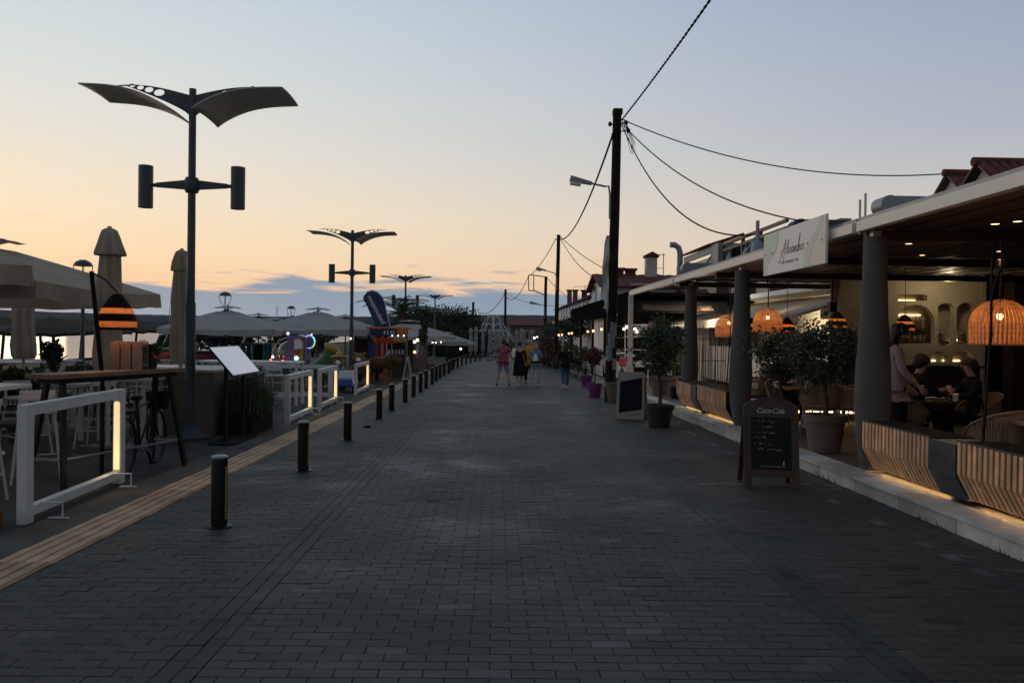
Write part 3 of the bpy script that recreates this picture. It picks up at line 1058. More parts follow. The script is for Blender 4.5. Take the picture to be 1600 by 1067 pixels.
road_light(up3, W(851, 483, 61.8) - o3, W(840, 475, 61.8) - o3, 0)
p4t = W(790, 452, 96)
up4, d4v = utility_pole((p4t.x, 96, gz(96)), p4t, .16, .13, 'distant wooden utility pole at the end of the promenade')
p5t = W(739.5, 472, 118)
up5, d5v = utility_pole((p5t.x, 118, gz(118)), p5t, .2, .17, 'farthest dark utility pole, left of the promenade end')

def wire(name, pts, r, label):
    o = MB().tube(pts, r, 6, False).build(name, M['black_matt'], None, True)
    return tag(o, label, 'cable', 'overhead cables')
def twisted(pts, r):
    mb = MB()
    L = 0
    out = []
    fine = []
    for a, b_ in zip(pts, pts[1:]):
        k = max(2, int((b_ - a).length / .06))
        for i in range(k):
            fine.append(a.lerp(b_, i / k))
    fine.append(pts[-1])
    for ph in (0, PI):
        q = []
        L = 0
        for i, p in enumerate(fine):
            if i:
                L += (p - fine[i - 1]).length
            a = L / .42 * 2 * PI + ph
            q.append(p + Vector((math.cos(a) * r * .8, 0, math.sin(a) * r * .8)))
        mb.tube(q, r, 5, False)
    return mb
hp = p1top + Vector((0, -.1, -.45))
a_ = catenary(hp, Vector((3.75, -14, 8.35)), .75, 30)
tag(twisted(a_, .014).build('overhead_cable', M['black_matt'], None, True), 'thick twisted cable running from the near pole head up out of the picture', 'cable', 'overhead cables')
wire('overhead_cable', catenary(hp + Vector((-.1, .2, -.2)), p2t + Vector((0, 0, -.25)), .9), .03, 'thick cable sagging between the near pole and the second pole')
wire('overhead_cable', catenary(p2t + Vector((-.2, 0, -.3)), p3t + Vector((-1.2, 0, .1)), .25), .025, 'cable from the second pole down to the rectangular frame')
wire('overhead_cable', catenary(W(826, 431, 62), p4t + Vector((-.2, 0, -.4)), 1.3), .03, 'cable sagging from the rectangular frame to the distant pole')
wire('overhead_cable', catenary(p4t + Vector((0, 0, -.4)), p5t + Vector((0, 0, -.8)), 1.6), .04, 'farthest cable linking the last two poles')
wire('overhead_cable', catenary(hp + Vector((.1, 0, .15)), W(1488, 271, 19), .55), .016, 'upper cable running from the near pole to the red tiled gables')
wire('overhead_cable', catenary(hp + Vector((.1, 0, .05)), W(1275, 349, 13.5), .5), .014, 'middle cable running from the near pole down behind the shop sign')
wire('overhead_cable', catenary(hp + Vector((.1, 0, 0)), W(1183, 366, 14.4), .9), .016, 'lowest cable running from the near pole to the thin pipe above the awning')
wire('overhead_cable', catenary(p2t + Vector((.1, 0, -.1)), W(1010, 440, 40), .5), .02, 'cable running from the second pole to the white gabled house')
wire('overhead_cable', catenary(p2t + Vector((.1, 0, -.2)), W(945, 440, 40), .5), .02, 'cable running from the second pole to the row of chimneys')
wire('overhead_cable', catenary(p3t, W(905, 476, 58), .2), .02, 'short cable from the framed pole to the chimney row')
wire('overhead_cable', catenary(p4t + Vector((.1, 0, -.5)), W(930, 468, 60), .9), .02, 'long low cable from the distant pole to the chimney row')

# ================================================================== PARASOLS
def parasol(c, half, zb, zt, za, m, label, rz=0.0, group=None, ground=None, vent=True):
    cx, cy = c
    g = gz(cy) if ground is None else ground
    t = thing('parasol', label, 'parasol', (cx, cy, g), rz, group)
    zb, zt, za = zb - g, zt - g, za - g
    mb = MB()
    cor = [(-half, -half), (half, -half), (half, half), (-half, half)]
    v0 = .17
    for k in range(4):
        a, b_ = Vector(cor[k]), Vector(cor[(k + 1) % 4])
        def fn(u, v, a=a, b_=b_):
            e = a.lerp(b_, v)
            s_ = v0 + (1 - v0) * u
            z = za - .06 + (zt - za + .06) * (s_ ** 1.05)
            z -= .06 * math.sin(PI * v) * s_ * (1 if u > 0 else 0)
            return (e.x * s_, e.y * s_, z)
        mb.grid(fn, 8, 10)
    mb.build('canopy', m, t, True)
    mb = MB()
    for k in range(4):
        a, b_ = Vector(cor[k]), Vector(cor[(k + 1) % 4])
        def fn(u, v, a=a, b_=b_):
            e = a.lerp(b_, v) * (1.002 + .012 * math.sin(v * 17 + k) * u)
            return (e.x, e.y, zt - .06 * math.sin(PI * v) - (zt - zb) * u + .012 * math.sin(v * 23) * u)
        mb.grid(fn, 3, 20)
    mb.build('valance', m, t, True)
    if vent:
        mb = MB()
        for k in range(4):
            a, b_ = Vector(cor[k]), Vector(cor[(k + 1) % 4])
            mb.grid(lambda u, v, a=a, b_=b_: (a.lerp(b_, v).x * .23 * u, a.lerp(b_, v).y * .23 * u, za + .06 - .10 * u - .02 * math.sin(v * 15) * u), 4, 6)
        mb.build('vent_cap', m, t, True)
    MB().tube([(0, 0, 0), (0, 0, za + .08)], .035, 10).build('pole', M['grey_metal'], t, True)
    MB().box((0, 0, .05), (.8, .8, .1)).build('base', M['grey_metal'], t)
    for k in range(8):
        a = k * PI / 4
        rr_ = half * (1.40 if k % 2 else 1) * .97
        m_ = MB().bar((0, 0, za - .1), (rr_ * math.cos(a), rr_ * math.sin(a), zt - .03 - (.06 if k % 2 == 0 else 0)), .022, .03)
        m_.bar((0, 0, za - 1.0), (rr_ * .5 * math.cos(a), rr_ * .5 * math.sin(a), (za + zt) / 2 - .08), .02, .025)
        m_.build('rib', M['grey_metal'], t)
    return t
parasol((-8.35, 9.0), 2.02, 2.20, 2.47, 3.35, M['sail'], 'beige square parasol cropped by the left edge, nearest the camera', 0, 'beige parasols on the left terrace')
parasol((-8.36, 13.15), 2.03, 2.03, 2.28, 3.06, M['sail'], 'beige square parasol whose long valance ends behind the wicker lamp', 0, 'beige parasols on the left terrace')
# closed parasols
def closed(x, y, z0, z1, w, m, label, group=None, flare=1.0, ground=None):
    g = gz(y) if ground is None else ground
    t = thing('closed_parasol', label, 'parasol', (x, y, g), random.uniform(0, 6), group)
    H = z1 - g
    zb = z0 - g
    L = H - zb
    prof = [(0, .80), (.04, .95), (.15, 1.0), (.35, .82), (.55, .84), (.70, .74), (.812, .70), (.818, 1.04 * flare), (.83, 1.06 * flare), (.89, .84), (.945, .66), (.985, .50), (1.0, .25)]
    mb = MB()
    n = 40
    b0 = len(mb.v)
    for u, rr_ in prof:
        for k in range(n):
            a = 2 * PI * k / n
            r_ = w / 2 * rr_ * (1 + .17 * math.cos(8 * a + u * 2.5) + .07 * math.sin(5 * a + u * 7) + .03 * math.sin(13 * a - u * 11))
            mb.v.append((r_ * math.cos(a) + .02 * math.sin(u * 6), r_ * math.sin(a), zb + L * u))
    mb._f([(i * n + k, i * n + (k + 1) % n, (i + 1) * n + (k + 1) % n, (i + 1) * n + k) for i in range(len(prof) - 1) for k in range(n)])
    mb._f([tuple(range((len(prof) - 1) * n, len(prof) * n)), tuple(range(n))[::-1]])
    mb.build('folded_canopy', m, t, True)
    MB().lathe([(w * .40, -.02), (w * .415, 0), (w * .40, .02)], 24, (0, 0, zb + L * .52)).build('strap', m, t, True)
    MB().tube([(0, 0, 0), (0, 0, H + .03)], .03, 8).build('pole', M['white_dull'], t, True)
    MB().box((0, 0, .04), (.55, .55, .08)).build('base', M['grey_metal'], t)
    return t
c_ = W(170, 500, 11.6)
closed(c_.x, 11.6, .95, W(170, 357, 11.6).z, .37, M['sail'], 'tall closed beige parasol rising behind the striped wicker lamp', 'closed beige parasols', 1.0)
c_ = W(283, 500, 13.9)
closed(c_.x, 13.9, 1.05, W(283, 391, 13.9).z, .34, M['sail'], 'closed beige parasol half hidden by the nearest winged street lamp', 'closed beige parasols', .9)
c_ = W(37, 500, 17.2)
closed(c_.x, 17.2, .95, 2.95, .44, M['sail'], 'closed beige parasol standing against the water under the open parasols', 'closed beige parasols')
# grey open parasols beyond
for px, py, d, half, lb in ((356, 478, 30, 1.95, 'grey square parasol with vent cap behind the nearest lamp pole'),
                            (404, 490, 38, 1.9, 'grey square parasol farther back between two round-headed lamps'),
                            (497, 481, 33, 2.1, 'broad grey parasol behind the second winged lamp'),
                            (428, 497, 48, 2.6, 'small looking grey parasol glimpsed above the dark round bush'),
                            (640, 500, 44, 2.4, 'grey parasol behind the colourful kiosk'),
                            (668, 513, 55, 2.3, 'pale grey parasol beside the row of hanging bulbs'),
                            (700, 519, 66, 2.0, 'farthest pale open parasol by the pines'),
                            (540, 492, 41, 2.1, 'grey parasol partly hidden behind the broad one')):
    p_ = W(px, py, d)
    parasol((p_.x, d), half, p_.z - 1.02, p_.z - .84, p_.z - .04, M['sail_g'], lb, random.uniform(-.1, .25), 'open grey parasols beyond the terrace', ground=p_.z - 2.9)
# closed white parasols at the end of the street
ends = [(736, 512, 74), (744, 511, 77), (755, 512, 80), (766, 515, 68), (775, 514, 80), (782, 514, 76), (787, 523, 84), (808, 516, 78), (815, 513, 74), (819, 515, 82), (832, 515, 76), (740, 560, 62)]
names = ['leftmost of all', 'second from the left', 'third from the left', 'the tallest by the white arches', 'right of the tallest one', 'sharp topped one above the flowered shirt', 'smallest, beside the distant pole', 'first right of the distant pole', 'second right of the distant pole', 'third right of the distant pole', 'rightmost, above the fair haired walker']
for i, (px, py, d) in enumerate(ends[:11]):
    p_ = W(px, py, d)
    closed(p_.x, d, gz(d) + .6, p_.z, .36, M['sail_w'], f'closed white parasol at the promenade end, {names[i]}', 'closed white parasols at the promenade end')

# thatched beach parasols and posts on the left
def thatch(px, py, d, r, label, h=.42, lean=0.15):
    p_ = W(px, py, d)
    g = -1.0 if d > 24 else gz(d) - .4
    t = thing('thatched_parasol', label, 'parasol', (p_.x, d, g), 0, 'thatched beach parasols')
    H = p_.z - g
    mb = MB()
    n = 36
    for u in (0, .25, .5, .75, 1):
        for k in range(n):
            a = 2 * PI * k / n
            rr_ = r * u * (1 + (.05 * math.sin(k * 5.3) if u == 1 else 0)) + .02
            mb.v.append((rr_ * math.cos(a), rr_ * math.sin(a), H - h * u ** .85 - (random.uniform(0, .10) if u == 1 else 0)))
    mb._f([(i * n + k, i * n + (k + 1) % n, (i + 1) * n + (k + 1) % n, (i + 1) * n + k) for i in range(4) for k in range(n)])
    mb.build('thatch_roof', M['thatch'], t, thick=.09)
    MB().tube([(lean * 1.5, 0, 0), (0, 0, H - .05)], .05, 8).build('post', M['bark'], t, True)
    return t
for px, py, d, lb in ((8, 510, 27, 'thatched beach parasol at the left edge over the water'), (62, 512, 30, 'thatched beach parasol left of the leaning posts'),
                      (82, 510, 24, 'thatched beach parasol with paired posts against the bright water'), (130, 513, 31, 'thatched beach parasol behind the thin lamp post'),
                      (215, 514, 34, 'thatched beach parasol behind the wooden slat box'), (262, 517, 40, 'thatched beach parasol beside the closed parasol'), (310, 521, 44, 'thatched beach parasol low behind the nearest street lamp')):
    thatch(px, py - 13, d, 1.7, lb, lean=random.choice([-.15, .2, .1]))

# thin lamps with round dish heads
def globe_lamp(px, py, d, w, label):
    p_ = W(px, py, d)
    g = gz(d) - .3
    t = thing('dish_lamp', label, 'street lamp', (p_.x, d, g), 0, 'thin street lamps with dish heads')
    H = p_.z - g
    MB().lathe([(w / 2, -.0), (w / 2 * .96, .03), (w / 2 * .75, .11), (w / 2 * .3, .17)], 20, (0, 0, H - .17)).build('dish', M['grey_metal'], t, True)
    m_ = MB()
    for k in range(4):
        a = k * PI / 2 + .4
        m_.tube([(w * .47 * math.cos(a), w * .47 * math.sin(a), H - .17), (w * .38 * math.cos(a), w * .38 * math.sin(a), H - .42), (w * .1 * math.cos(a), w * .1 * math.sin(a), H - .62)], .012, 5)
    m_.build('wire_cage', M['grey_metal'], t)
    MB().tube([(0, 0, 0), (0, 0, H - .60)], [.06, .045], 10).build('pole', M['grey_metal'], t, True)
    return t
globe_lamp(130, 406, 22, .50, 'thin street lamp with a dark dish head above the beige parasol')
globe_lamp(352, 456, 34, .52, 'dish headed street lamp above the grey parasols, right of the nearest pole')
globe_lamp(455, 478, 47, .50, 'small dish headed street lamp above the dark bush')

# masts of boats behind
for px, py, d, lb in ((265, 482, 150, 'thin boat mast just left of the closed parasol'), (271, 464, 150, 'taller boat mast touching the closed parasol'), (433, 478, 150, 'thin boat mast between the round-headed lamps'), (449, 490, 150, 'short boat mast beside the bush')):
    p_ = W(px, py, d)
    t = thing('sailing_boat', lb, 'boat', (p_.x, d, -1.9), 0, 'moored sailing boats')
    MB().tube([(0, 0, .3), (0, 0, p_.z + 1.9)], .07, 6).build('mast', M['white_dull'], t)
    MB().hexa([(-.5, -2.6, -.1), (.5, -2.6, -.1), (.3, 2.6, -.1), (-.3, 2.6, -.1), (-1, -3, .8), (1, -3, .8), (.15, 3.8, .9), (-.15, 3.8, .9)]).build('hull', M['white_dull'], t)
    MB().tube([(0, 0, 1.6), (0, -2.6, 1.5)], .05, 6).build('boom', M['white_dull'], t)

# ================================================================== FOLIAGE
def leaves(mb, c, rad, n, size, rnd, clumps=9, elong=2.2, hollow=.35):
    cs = []
    for _ in range(clumps):
        while True:
            q = Vector((rnd.uniform(-1, 1), rnd.uniform(-1, 1), rnd.uniform(-1, 1)))
            if hollow < q.length < .85:
                break
        cs.append((q, rnd.uniform(.28, .5)))
    c = Vector(c)
    for i in range(n):
        q, s_ = rnd.choice(cs)
        d = Vector((rnd.gauss(0, .56), rnd.gauss(0, .56), rnd.gauss(0, .56)))
        if d.length > 1.4:
            d = d * (1.4 / d.length) * rnd.random()
        p_ = q + d * s_
        p_ = Vector((p_.x * rad[0], p_.y * rad[1], p_.z * rad[2])) + c
        a = Vector((rnd.gauss(0, 1), rnd.gauss(0, 1), rnd.gauss(0, 1))).normalized()
        b_ = a.cross(Vector((rnd.gauss(0, 1), rnd.gauss(0, 1), rnd.gauss(0, 1)))).normalized()
        s2 = size * rnd.uniform(.6, 1.3)
        mb.tint = rnd.uniform(-.45, .6)
        mb.quad(p_ - a * s2 * elong / 2, p_ - b_ * s2 / 2, p_ + a * s2 * elong / 2, p_ + b_ * s2 / 2)
    return cs
def tree(name, loc, H, crown_c, rad, n, size, label, cat, mleaf, rt=.06, group=None, clumps=12, rnd=None, elong=2.0, pot=None):
    rnd = rnd or random.Random(hash(label) % 1000 if False else len(label) * 7 + int(abs(loc[0]) * 13))
    t = thing(name, label, cat, loc, 0, group)
    mb = MB()
    cs = leaves(mb, crown_c, rad, n, size, rnd, clumps, elong)
    stuff(mb.build('crown', M[mleaf], t, tints=True))
    z0 = 0.0
    if pot:
        r_, h_, mk = pot
        MB().lathe([(r_ * .68, 0), (r_ * .88, h_ * .8), (r_ * .97, h_ * .81), (r_, h_), (r_ * .9, h_), (r_ * .88, h_ * .88)], 28, capt=False).build('pot', M[mk], t, True)
        MB().lathe([(r_ * .885, h_ * .89), (r_ * .3, h_ * .93)], 20).build('soil', M['soil'], t, True)
        z0 = h_ * .88
    m_ = MB()
    cc = Vector(crown_c)
    fork = Vector((cc.x * .8, cc.y * .8, cc.z - rad[2] * .75))
    trunk = [Vector((0, 0, z0)), Vector((rt * .5, 0, z0 + (fork.z - z0) * .35)), Vector((-rt * .4, rt * .2, z0 + (fork.z - z0) * .7)), fork]
    m_.tube(trunk, [rt * 1.2, rt, rt * .9, rt * .8], 10)
    for q, s_ in cs[:8]:
        e = cc + Vector((q.x * rad[0], q.y * rad[1], q.z * rad[2])) * .9
        mid = fork.lerp(e, .5) + Vector((rnd.uniform(-.1, .1), rnd.uniform(-.1, .1), .05)) * rad[0]
        m_.tube([fork, mid, e], [rt * .55, rt * .35, rt * .12], 6)
    m_.build('trunk', M['bark'], t, True)
    return t
rf = random.Random(21)
# potted olives by the restaurant
g = Vector((4.62, 11.1, gz(11.1) + .17))
tree('potted_olive_tree', g, 2, (0, 0, 1.38), (.56, .5, .46), 4600, .032, 'olive tree in a large grey clay pot standing right of the chalkboard', 'potted tree', 'leaf', .035, rnd=rf, clumps=22, pot=(.30, .52, 'clay'))
g = Vector((4.75, 13.2, gz(13.2) + .17))
tree('potted_olive_tree', g, 2, (0, 0, 1.32), (.62, .5, .42), 4300, .033, 'olive tree with a pale twisting trunk directly behind the chalkboard', 'potted tree', 'leaf', .04, rnd=rf, clumps=20, pot=(.28, .45, 'clay'))
g = G(1030, 667)
tree('potted_tree', (g.x, g.y, gz(g.y)), 2, (-.05, 0, 1.55), (.52, .45, .48), 2300, .042, 'olive tree with a twisted trunk in a black pot, beside the beige signboard', 'potted tree', 'leaf', .035, rnd=rf, clumps=16, pot=(.30, .44, 'pot_black'))
g = G(1018, 622)
tree('potted_shrub', (g.x + .2, 23.2, gz(23.2) + .1), 2, (0, 0, 1.45), (.62, .5, .85), 2600, .06, 'large bushy olive shrub in a clay tub behind the beige signboard', 'potted shrub', 'leaf', .05, rnd=rf, clumps=18, pot=(.42, .6, 'clay'))
# purple pots with round heads
for px, py, d_, mk, lb in ((929, 621, None, 'leaf_red', 'purple pot holding a standard with a round reddish head'), (916, 604, None, 'leaf2', 'purple pot holding a standard with a round green head, the farther one')):
    g = G(px, py)
    t = tree('potted_standard', (g.x, g.y, gz(g.y)), 2, (0, 0, 1.18), (.30, .30, .27), 1500, .05, lb, 'potted plant', mk, .016, rnd=rf, clumps=16, elong=1.4, pot=(.24, .42, 'purple'))
g = G(955, 628)
t = thing('stone_planter', 'tall round grey planter at the foot of the thick pole', 'planter', (g.x + .03, g.y - .05, gz(g.y)), 0)
MB().lathe([(.17, 0), (.19, .35), (.23, .55), (.20, .56), (.18, .5)], 20, capt=False).build('pot', M['clay'], t, True)
MB().lathe([(.19, .48), (.1, .5)], 16).build('soil', M['soil'], t)

# plant in front of the beige counter, left
g = G(430, 665)
t = thing('grass_planter', 'wispy grey green shrub growing in a dark planter behind the slanted menu board', 'shrub', (-4.35, 14.2, gz(14.2)))
mb = MB()
for k in range(1900):
    a = rf.uniform(0, 6.28)
    r_ = rf.uniform(0, .42)
    b_ = Vector((r_ * math.cos(a) * .9, r_ * math.sin(a) * 1.5, .25 + rf.uniform(0, .2)))
    tip = b_ + Vector((rf.gauss(0, .12), rf.gauss(0, .16), rf.uniform(.25, .72)))
    w = Vector((rf.uniform(-1, 1), rf.uniform(-1, 1), 0)) * .010
    mb.tint = rf.uniform(-.3, .9)
    mb.tri(b_ - w, b_ + w, tip)
leaves(mb, (0, 0, .68), (.42, .7, .36), 1300, .032, rf, 18)
stuff(mb.build('foliage', M['leaf'], t, tints=True))
MB().box((0, 0, .16), (.5, 1.3, .32)).build('trough', M['black_matt'], t, bevel=.01)

# dark round tree and palm, pines
p_ = W(470, 520, 36)
tree('round_tree', (p_.x, 36, gz(36) - .4), 3, (0, 0, 2.0), (1.15, 1.1, .75), 3600, .10, 'dark round headed tree behind the toy helicopter', 'tree', 'leaf2', .12, rnd=rf, clumps=26)
for i, (px, py, d, rx, rz_, lb) in enumerate(((672, 492, 92, 4.2, 3.6, 'dark pine tree immediately right of the palm'), (695, 487, 100, 4.6, 3.8, 'tall spreading pine with a flat top, the highest of the pines'),
                                 (716, 496, 96, 3.8, 3.6, 'dark pine tree left of the farthest pole'), (735, 505, 104, 3.4, 3.2, 'low rounded pine beneath the farthest pole'), (655, 503, 84, 3.2, 2.6, 'low dark pine partly behind the palm'),
                                 (715, 515, 82, 4.0, 2.4, 'shaggy low tree behind the pale open parasols'), (760, 527, 108, 5, 2.2, 'low dark tree behind the white arches'))):
    p_ = W(px, py + 14, d)
    tree('pine_tree', (p_.x, d, gz(80) - .5), 8, (0, 0, p_.z + .9), (rx, rx, rz_ * .72), 6000, .17, lb, 'tree', 'pine', .22, 'trees at the end of the promenade', 30, rf, elong=1.6)
# dark hedge and trees right of the end
for px, py, d, rx, rz_, lb in ((866, 528, 58, 1.5, 1.5, 'dark shrubby tree behind the fair haired walker'), (852, 545, 52, 1.2, 1.3, 'red leaved bush between the walkers and the pergola'), (882, 505, 47, 1.6, .7, 'bare looking climber sprawling over the pale awning')):
    p_ = W(px, py + 6, d)
    g_ = gz(d)
    tree('shrub_tree', (p_.x + .3, d, g_), 4, (0, 0, p_.z - g_), (rx, rx, rz_), 1700, .11, lb, 'tree', 'leaf_red' if 'red' in lb else 'leaf2', .07, None, 16, rf, elong=1.5)
# palm
p_ = W(627, 497, 46)
t = thing('palm_tree', 'palm tree with drooping fronds rising behind the blue feather flag', 'palm tree', (p_.x, 46, gz(46)))
H = p_.z - gz(46) + .25
m_ = MB()
m_.tube([(0, 0, 0), (.05, 0, H * .5), (0, 0, H)], [.28, .22, .26], 12)
m_.build('trunk', M['bark'], t, True)
for k in range(30):
    a = 2 * PI * k / 30 * 2.4
    L = rf.uniform(2.0, 2.7)
    up_ = rf.uniform(-.1, 1.15)
    sp = []
    for i in range(10):
        u = i / 9
        rr_ = L * u * math.cos(up_ * (1 - u * .6))
        zz = H + L * (math.sin(up_) * u - .62 * u * u * (1.15 - .35 * up_))
        sp.append(Vector((rr_ * math.cos(a), rr_ * math.sin(a), zz)))
    m_ = MB()
    m_.tube(sp, [.022 * (1 - .8 * i / 9) for i in range(10)], 4)
    sd_ = Vector((-math.sin(a), math.cos(a), 0))
    for i in range(1, 10):
        for f in (0, .33, .66):
            if i == 9 and f > 0:
                break
            q = sp[i] if f == 0 else sp[i].lerp(sp[min(9, i + 1)], f)
            dr = (sp[min(i + 1, 9)] - sp[i - 1]).normalized()
            ln = .42 * math.sin(PI * (.12 + .8 * i / 10)) + .08
            for s_ in (-1, 1):
                e = q + sd_ * s_ * ln * .75 + dr * ln * .6 + Vector((0, 0, -.12))
                m_.tri(q - dr * .03, q + dr * .03, e)
    m_.build('frond', M['leaf2'], t)

# ================================================================== RESTAURANT (right)
def FZ(y):
    return gz(y) + .165
def hole_plate(name, outer, holes, thick, m, parent, axis='xz', at=0.0):
    """2-D outline with holes -> solid plate standing in the x-z plane at y=at"""
    cu = bpy.data.curves.new('plate_curve', 'CURVE')
    cu.dimensions = '2D'
    cu.fill_mode = 'BOTH'
    cu.extrude = thick / 2
    for pp in [outer] + holes:
        sp = cu.splines.new('POLY')
        sp.points.add(len(pp) - 1)
        for q, (a, b_) in zip(sp.points, pp):
            q.co = (a, b_, 0, 1)
        sp.use_cyclic_u = True
    tmp = bpy.data.objects.new('tmp', cu)
    me = bpy.data.meshes.new_from_object(tmp)
    bpy.data.objects.remove(tmp)
    me.transform(Matrix.Translation((0, at, 0)) @ Matrix.Rotation(PI / 2, 4, 'X'))
    me.materials.clear()
    me.materials.append(m)
    return addo(name, me, parent)

BZ = 2.915
t = thing('restaurant_pergola', 'cream edged flat pergola roof with a boarded brown ceiling over the restaurant', 'pergola', (0, 0, 0))
for (ya, yb) in ((2.0, 9.55), (9.66, 19.4), (19.55, 26.0)):
    MB().box((4.36, (ya + yb) / 2, BZ + .065), (.10, yb - ya, .125)).build('edge_beam', M['cream'], t, bevel=.006)
    MB().box((4.44, (ya + yb) / 2, BZ + .155), (.16, yb - ya, .05)).build('gutter', M['zinc'], t)
for k in range(34):
    x = 4.42 + k * .215
    for (ya, yb) in ((2.0, 9.55), (9.66, 19.4)):
        m_ = MB()
        m_.tint = random.uniform(-.25, .25)
        m_.box((x + .105, (ya + yb) / 2, BZ + .058 + (k % 2) * .012), (.20, yb - ya, .03))
        m_.build('ceiling_board', M['ceil'], t, tints=True)
for y in (3.6, 6.6, 9.60, 12.9, 16.2, 19.45):
    MB().box((8.1, y, BZ + .0 - .03), (7.3, .10, .12)).build('cross_beam', M['wood_dark'], t)
MB().box((8.1, 11, BZ + .16), (7.4, 18, .04)).build('roof_sheet', M['zinc'], t)

# columns
def column(x, y, label, ztop=BZ):
    f = FZ(y)
    t = thing('rope_wrapped_column', label, 'column', (x, y, f), 0, 'grey rope wrapped columns')
    H = ztop - f - .07
    prof = []
    key = [(0, .11), (.05, .145), (.16, .185), (.30, .206), (.42, .196), (.55, .172), (.72, .148), (.88, .135), (1, .13)]
    n = 130
    for i in range(n + 1):
        u = i / n
        for (a, ra), (b_, rb_) in zip(key, key[1:]):
            if a <= u <= b_:
                f_ = (u - a) / (b_ - a)
                r_ = ra + (rb_ - ra) * (f_ * f_ * (3 - 2 * f_))
        prof.append((r_ + (.0022 if i % 2 else 0) + random.uniform(-.0008, .0008), .02 + u * (H - .02)))
    MB().lathe(prof, 28).build('rope_wrap', M['wrap'], t)
    MB().box((0, 0, H + .035), (.10, .10, .075)).build('post_top', M['white'], t)
    MB().box((0, 0, .01), (.26, .26, .02)).build('foot_plate', M['zinc'], t)
    return t
column(4.50, 9.45, 'tall grey rope wrapped column nearest the camera, right of the terracotta olive pot')
column(4.47, 14.5, 'grey rope wrapped column directly behind the left edge of the chalkboard')
column(4.72, 19.35, 'grey rope wrapped column farthest back, beside the bamboo screen')
t = thing('white_post', 'plain square off-white post holding the far end of the pergola', 'post', (4.36, 25.9, FZ(25.9)))
MB().box((0, 0, (BZ - FZ(25.9)) / 2), (.14, .14, BZ - FZ(25.9))).build('shaft', M['white_dull'], t)
MB().box((0, 0, .02), (.24, .24, .04)).build('foot_plate', M['zinc'], t)
# two thin rods above the nearest column
t = thing('roof_rods', 'pair of thin pale upright rods above the nearest wrapped column', 'rod', (4.42, 9.6, BZ))
for xx, hh in ((-.045, .42), (.02, .50)):
    MB().box((xx, 0, hh / 2 - .02), (.022, .022, hh)).build('rod', M['white'], t)
# awning cassettes on the roof
def cassette(x0, x1, y, z0, z1, label, m='zinc', grp='awning housings on the pergola roof'):
    t = thing('awning_housing', label, 'awning housing', (x0, y, z0), 0, grp)
    h = z1 - z0
    L = x1 - x0
    MB().box((L / 2 + h / 2, 0, h / 2), (L - h / 2, .26, h * .96)).build('housing', M[m], t, bevel=.02)
    m_ = MB()
    m_.lathe([(h / 2, -.14), (h / 2, .14)], 18)
    for i in range(len(m_.v)):
        x, y_, z = m_.v[i]
        m_.v[i] = (x + h / 2, z, y_ + h / 2)
    m_.build('end_cap', M[m], t, True)
    MB().box((h * .6, 0, -.10), (.14, .12, .20)).build('bracket', M[m], t)
    return t
cassette(4.58, 7.6, 9.62, 3.14, 3.36, 'grey awning housing with a rounded end above the nearest column')
cassette(5.35, 8.8, 14.6, 3.46, 3.80, 'dark awning housing directly behind the shop sign', 'grey_metal')
cassette(4.50, 5.15, 19.5, 3.12, 3.42, 'pale grey awning housing beside the curved vent pipe')
t = thing('roof_frame', 'open grey framework of rails and uprights on the pergola roof left of the sign', 'frame', (0, 0, 0))
for x, z, yb_ in ((5.35, 3.80, 18.9), (5.35, 3.66, 18.9), (5.35, 3.20, 18.9)):
    MB().bar((x, 14.7, z), (x, yb_, z), .06, .06).build('rail', M['wood'], t)
MB().box((5.62, 17.6, 3.36), (.10, 2.6, .82)).build('dark_back_panel', M['black_matt'], t)
MB().box((5.50, 19.25, 3.48), (.5, .62, .76)).build('corner_box', M['zinc'], t)
MB().box((5.30, 21.1, 3.76), (.06, 2.9, .16)).build('eave_fascia', M['white_dull'], t)
MB().box((5.48, 21.1, 3.40), (.30, 3.0, .42)).build('lower_panel', M['zinc'], t)
m_ = MB()
m_.grid(lambda u, v: (5.18 + .9 * v, 19.6 + 3.0 * u, 3.86 + .30 * v + .03 * abs(math.sin(u * 42))), 160, 3)
m_.build('tiled_eave', M['roof'], t, thick=.03)
for y in (16.9, 18.1):
    m_ = MB()
    m_.tube([(5.28, y, 3.68), (5.28, y, 3.52)], .008, 5)
    m_.lathe([(.02, .18), (.09, .02), (.07, 0), (.07, -.12), (.03, -.14)], 10, (5.28, y, 3.36))
    m_.build('hanging_lantern', M['zinc'], t, True)
for y in (16.2, 17.35, 18.85):
    MB().box((5.35, y, 3.38), (.07, .07, .80)).build('upright', M['wood'], t)
for x0_, y in ((4.9, 16.2), (4.9, 19.4)):
    m_ = MB().bar((x0_, y, 3.1), (5.35, y + .3, 3.7), .04, .04)
    m_.build('brace', M['zinc'], t)
p_ = W(1184, 345, 14.4)
t = thing('conduit_pipe', 'thin dark upright pipe where the lowest cable ends, left of the sign', 'pipe', (p_.x, 14.4, BZ + .12))
MB().tube([(0, 0, 0), (0, 0, p_.z - BZ - .12)], .035, 8).build('pipe', M['zinc'], t, True)
MB().lathe([(.10, .02), (.13, .12), (.10, .3), (.03, .36)], 12).build('dish', M['zinc'], t, True)
p_ = W(1068, 440, 20.5)
t = thing('vent_pipe', 'bent galvanised vent pipe on the pergola roof near the white house', 'pipe', (p_.x - .1, 20.5, BZ + .1))
MB().tube([(0, 0, 0), (0, 0, .75), (-.04, 0, .88), (-.14, 0, .95), (-.26, 0, .95)], .075, 12).build('pipe', M['zinc'], t, True)
MB().box((.25, .2, .22), (.5, .4, .44)).build('fan_box', M['zinc'], t, bevel=.02)

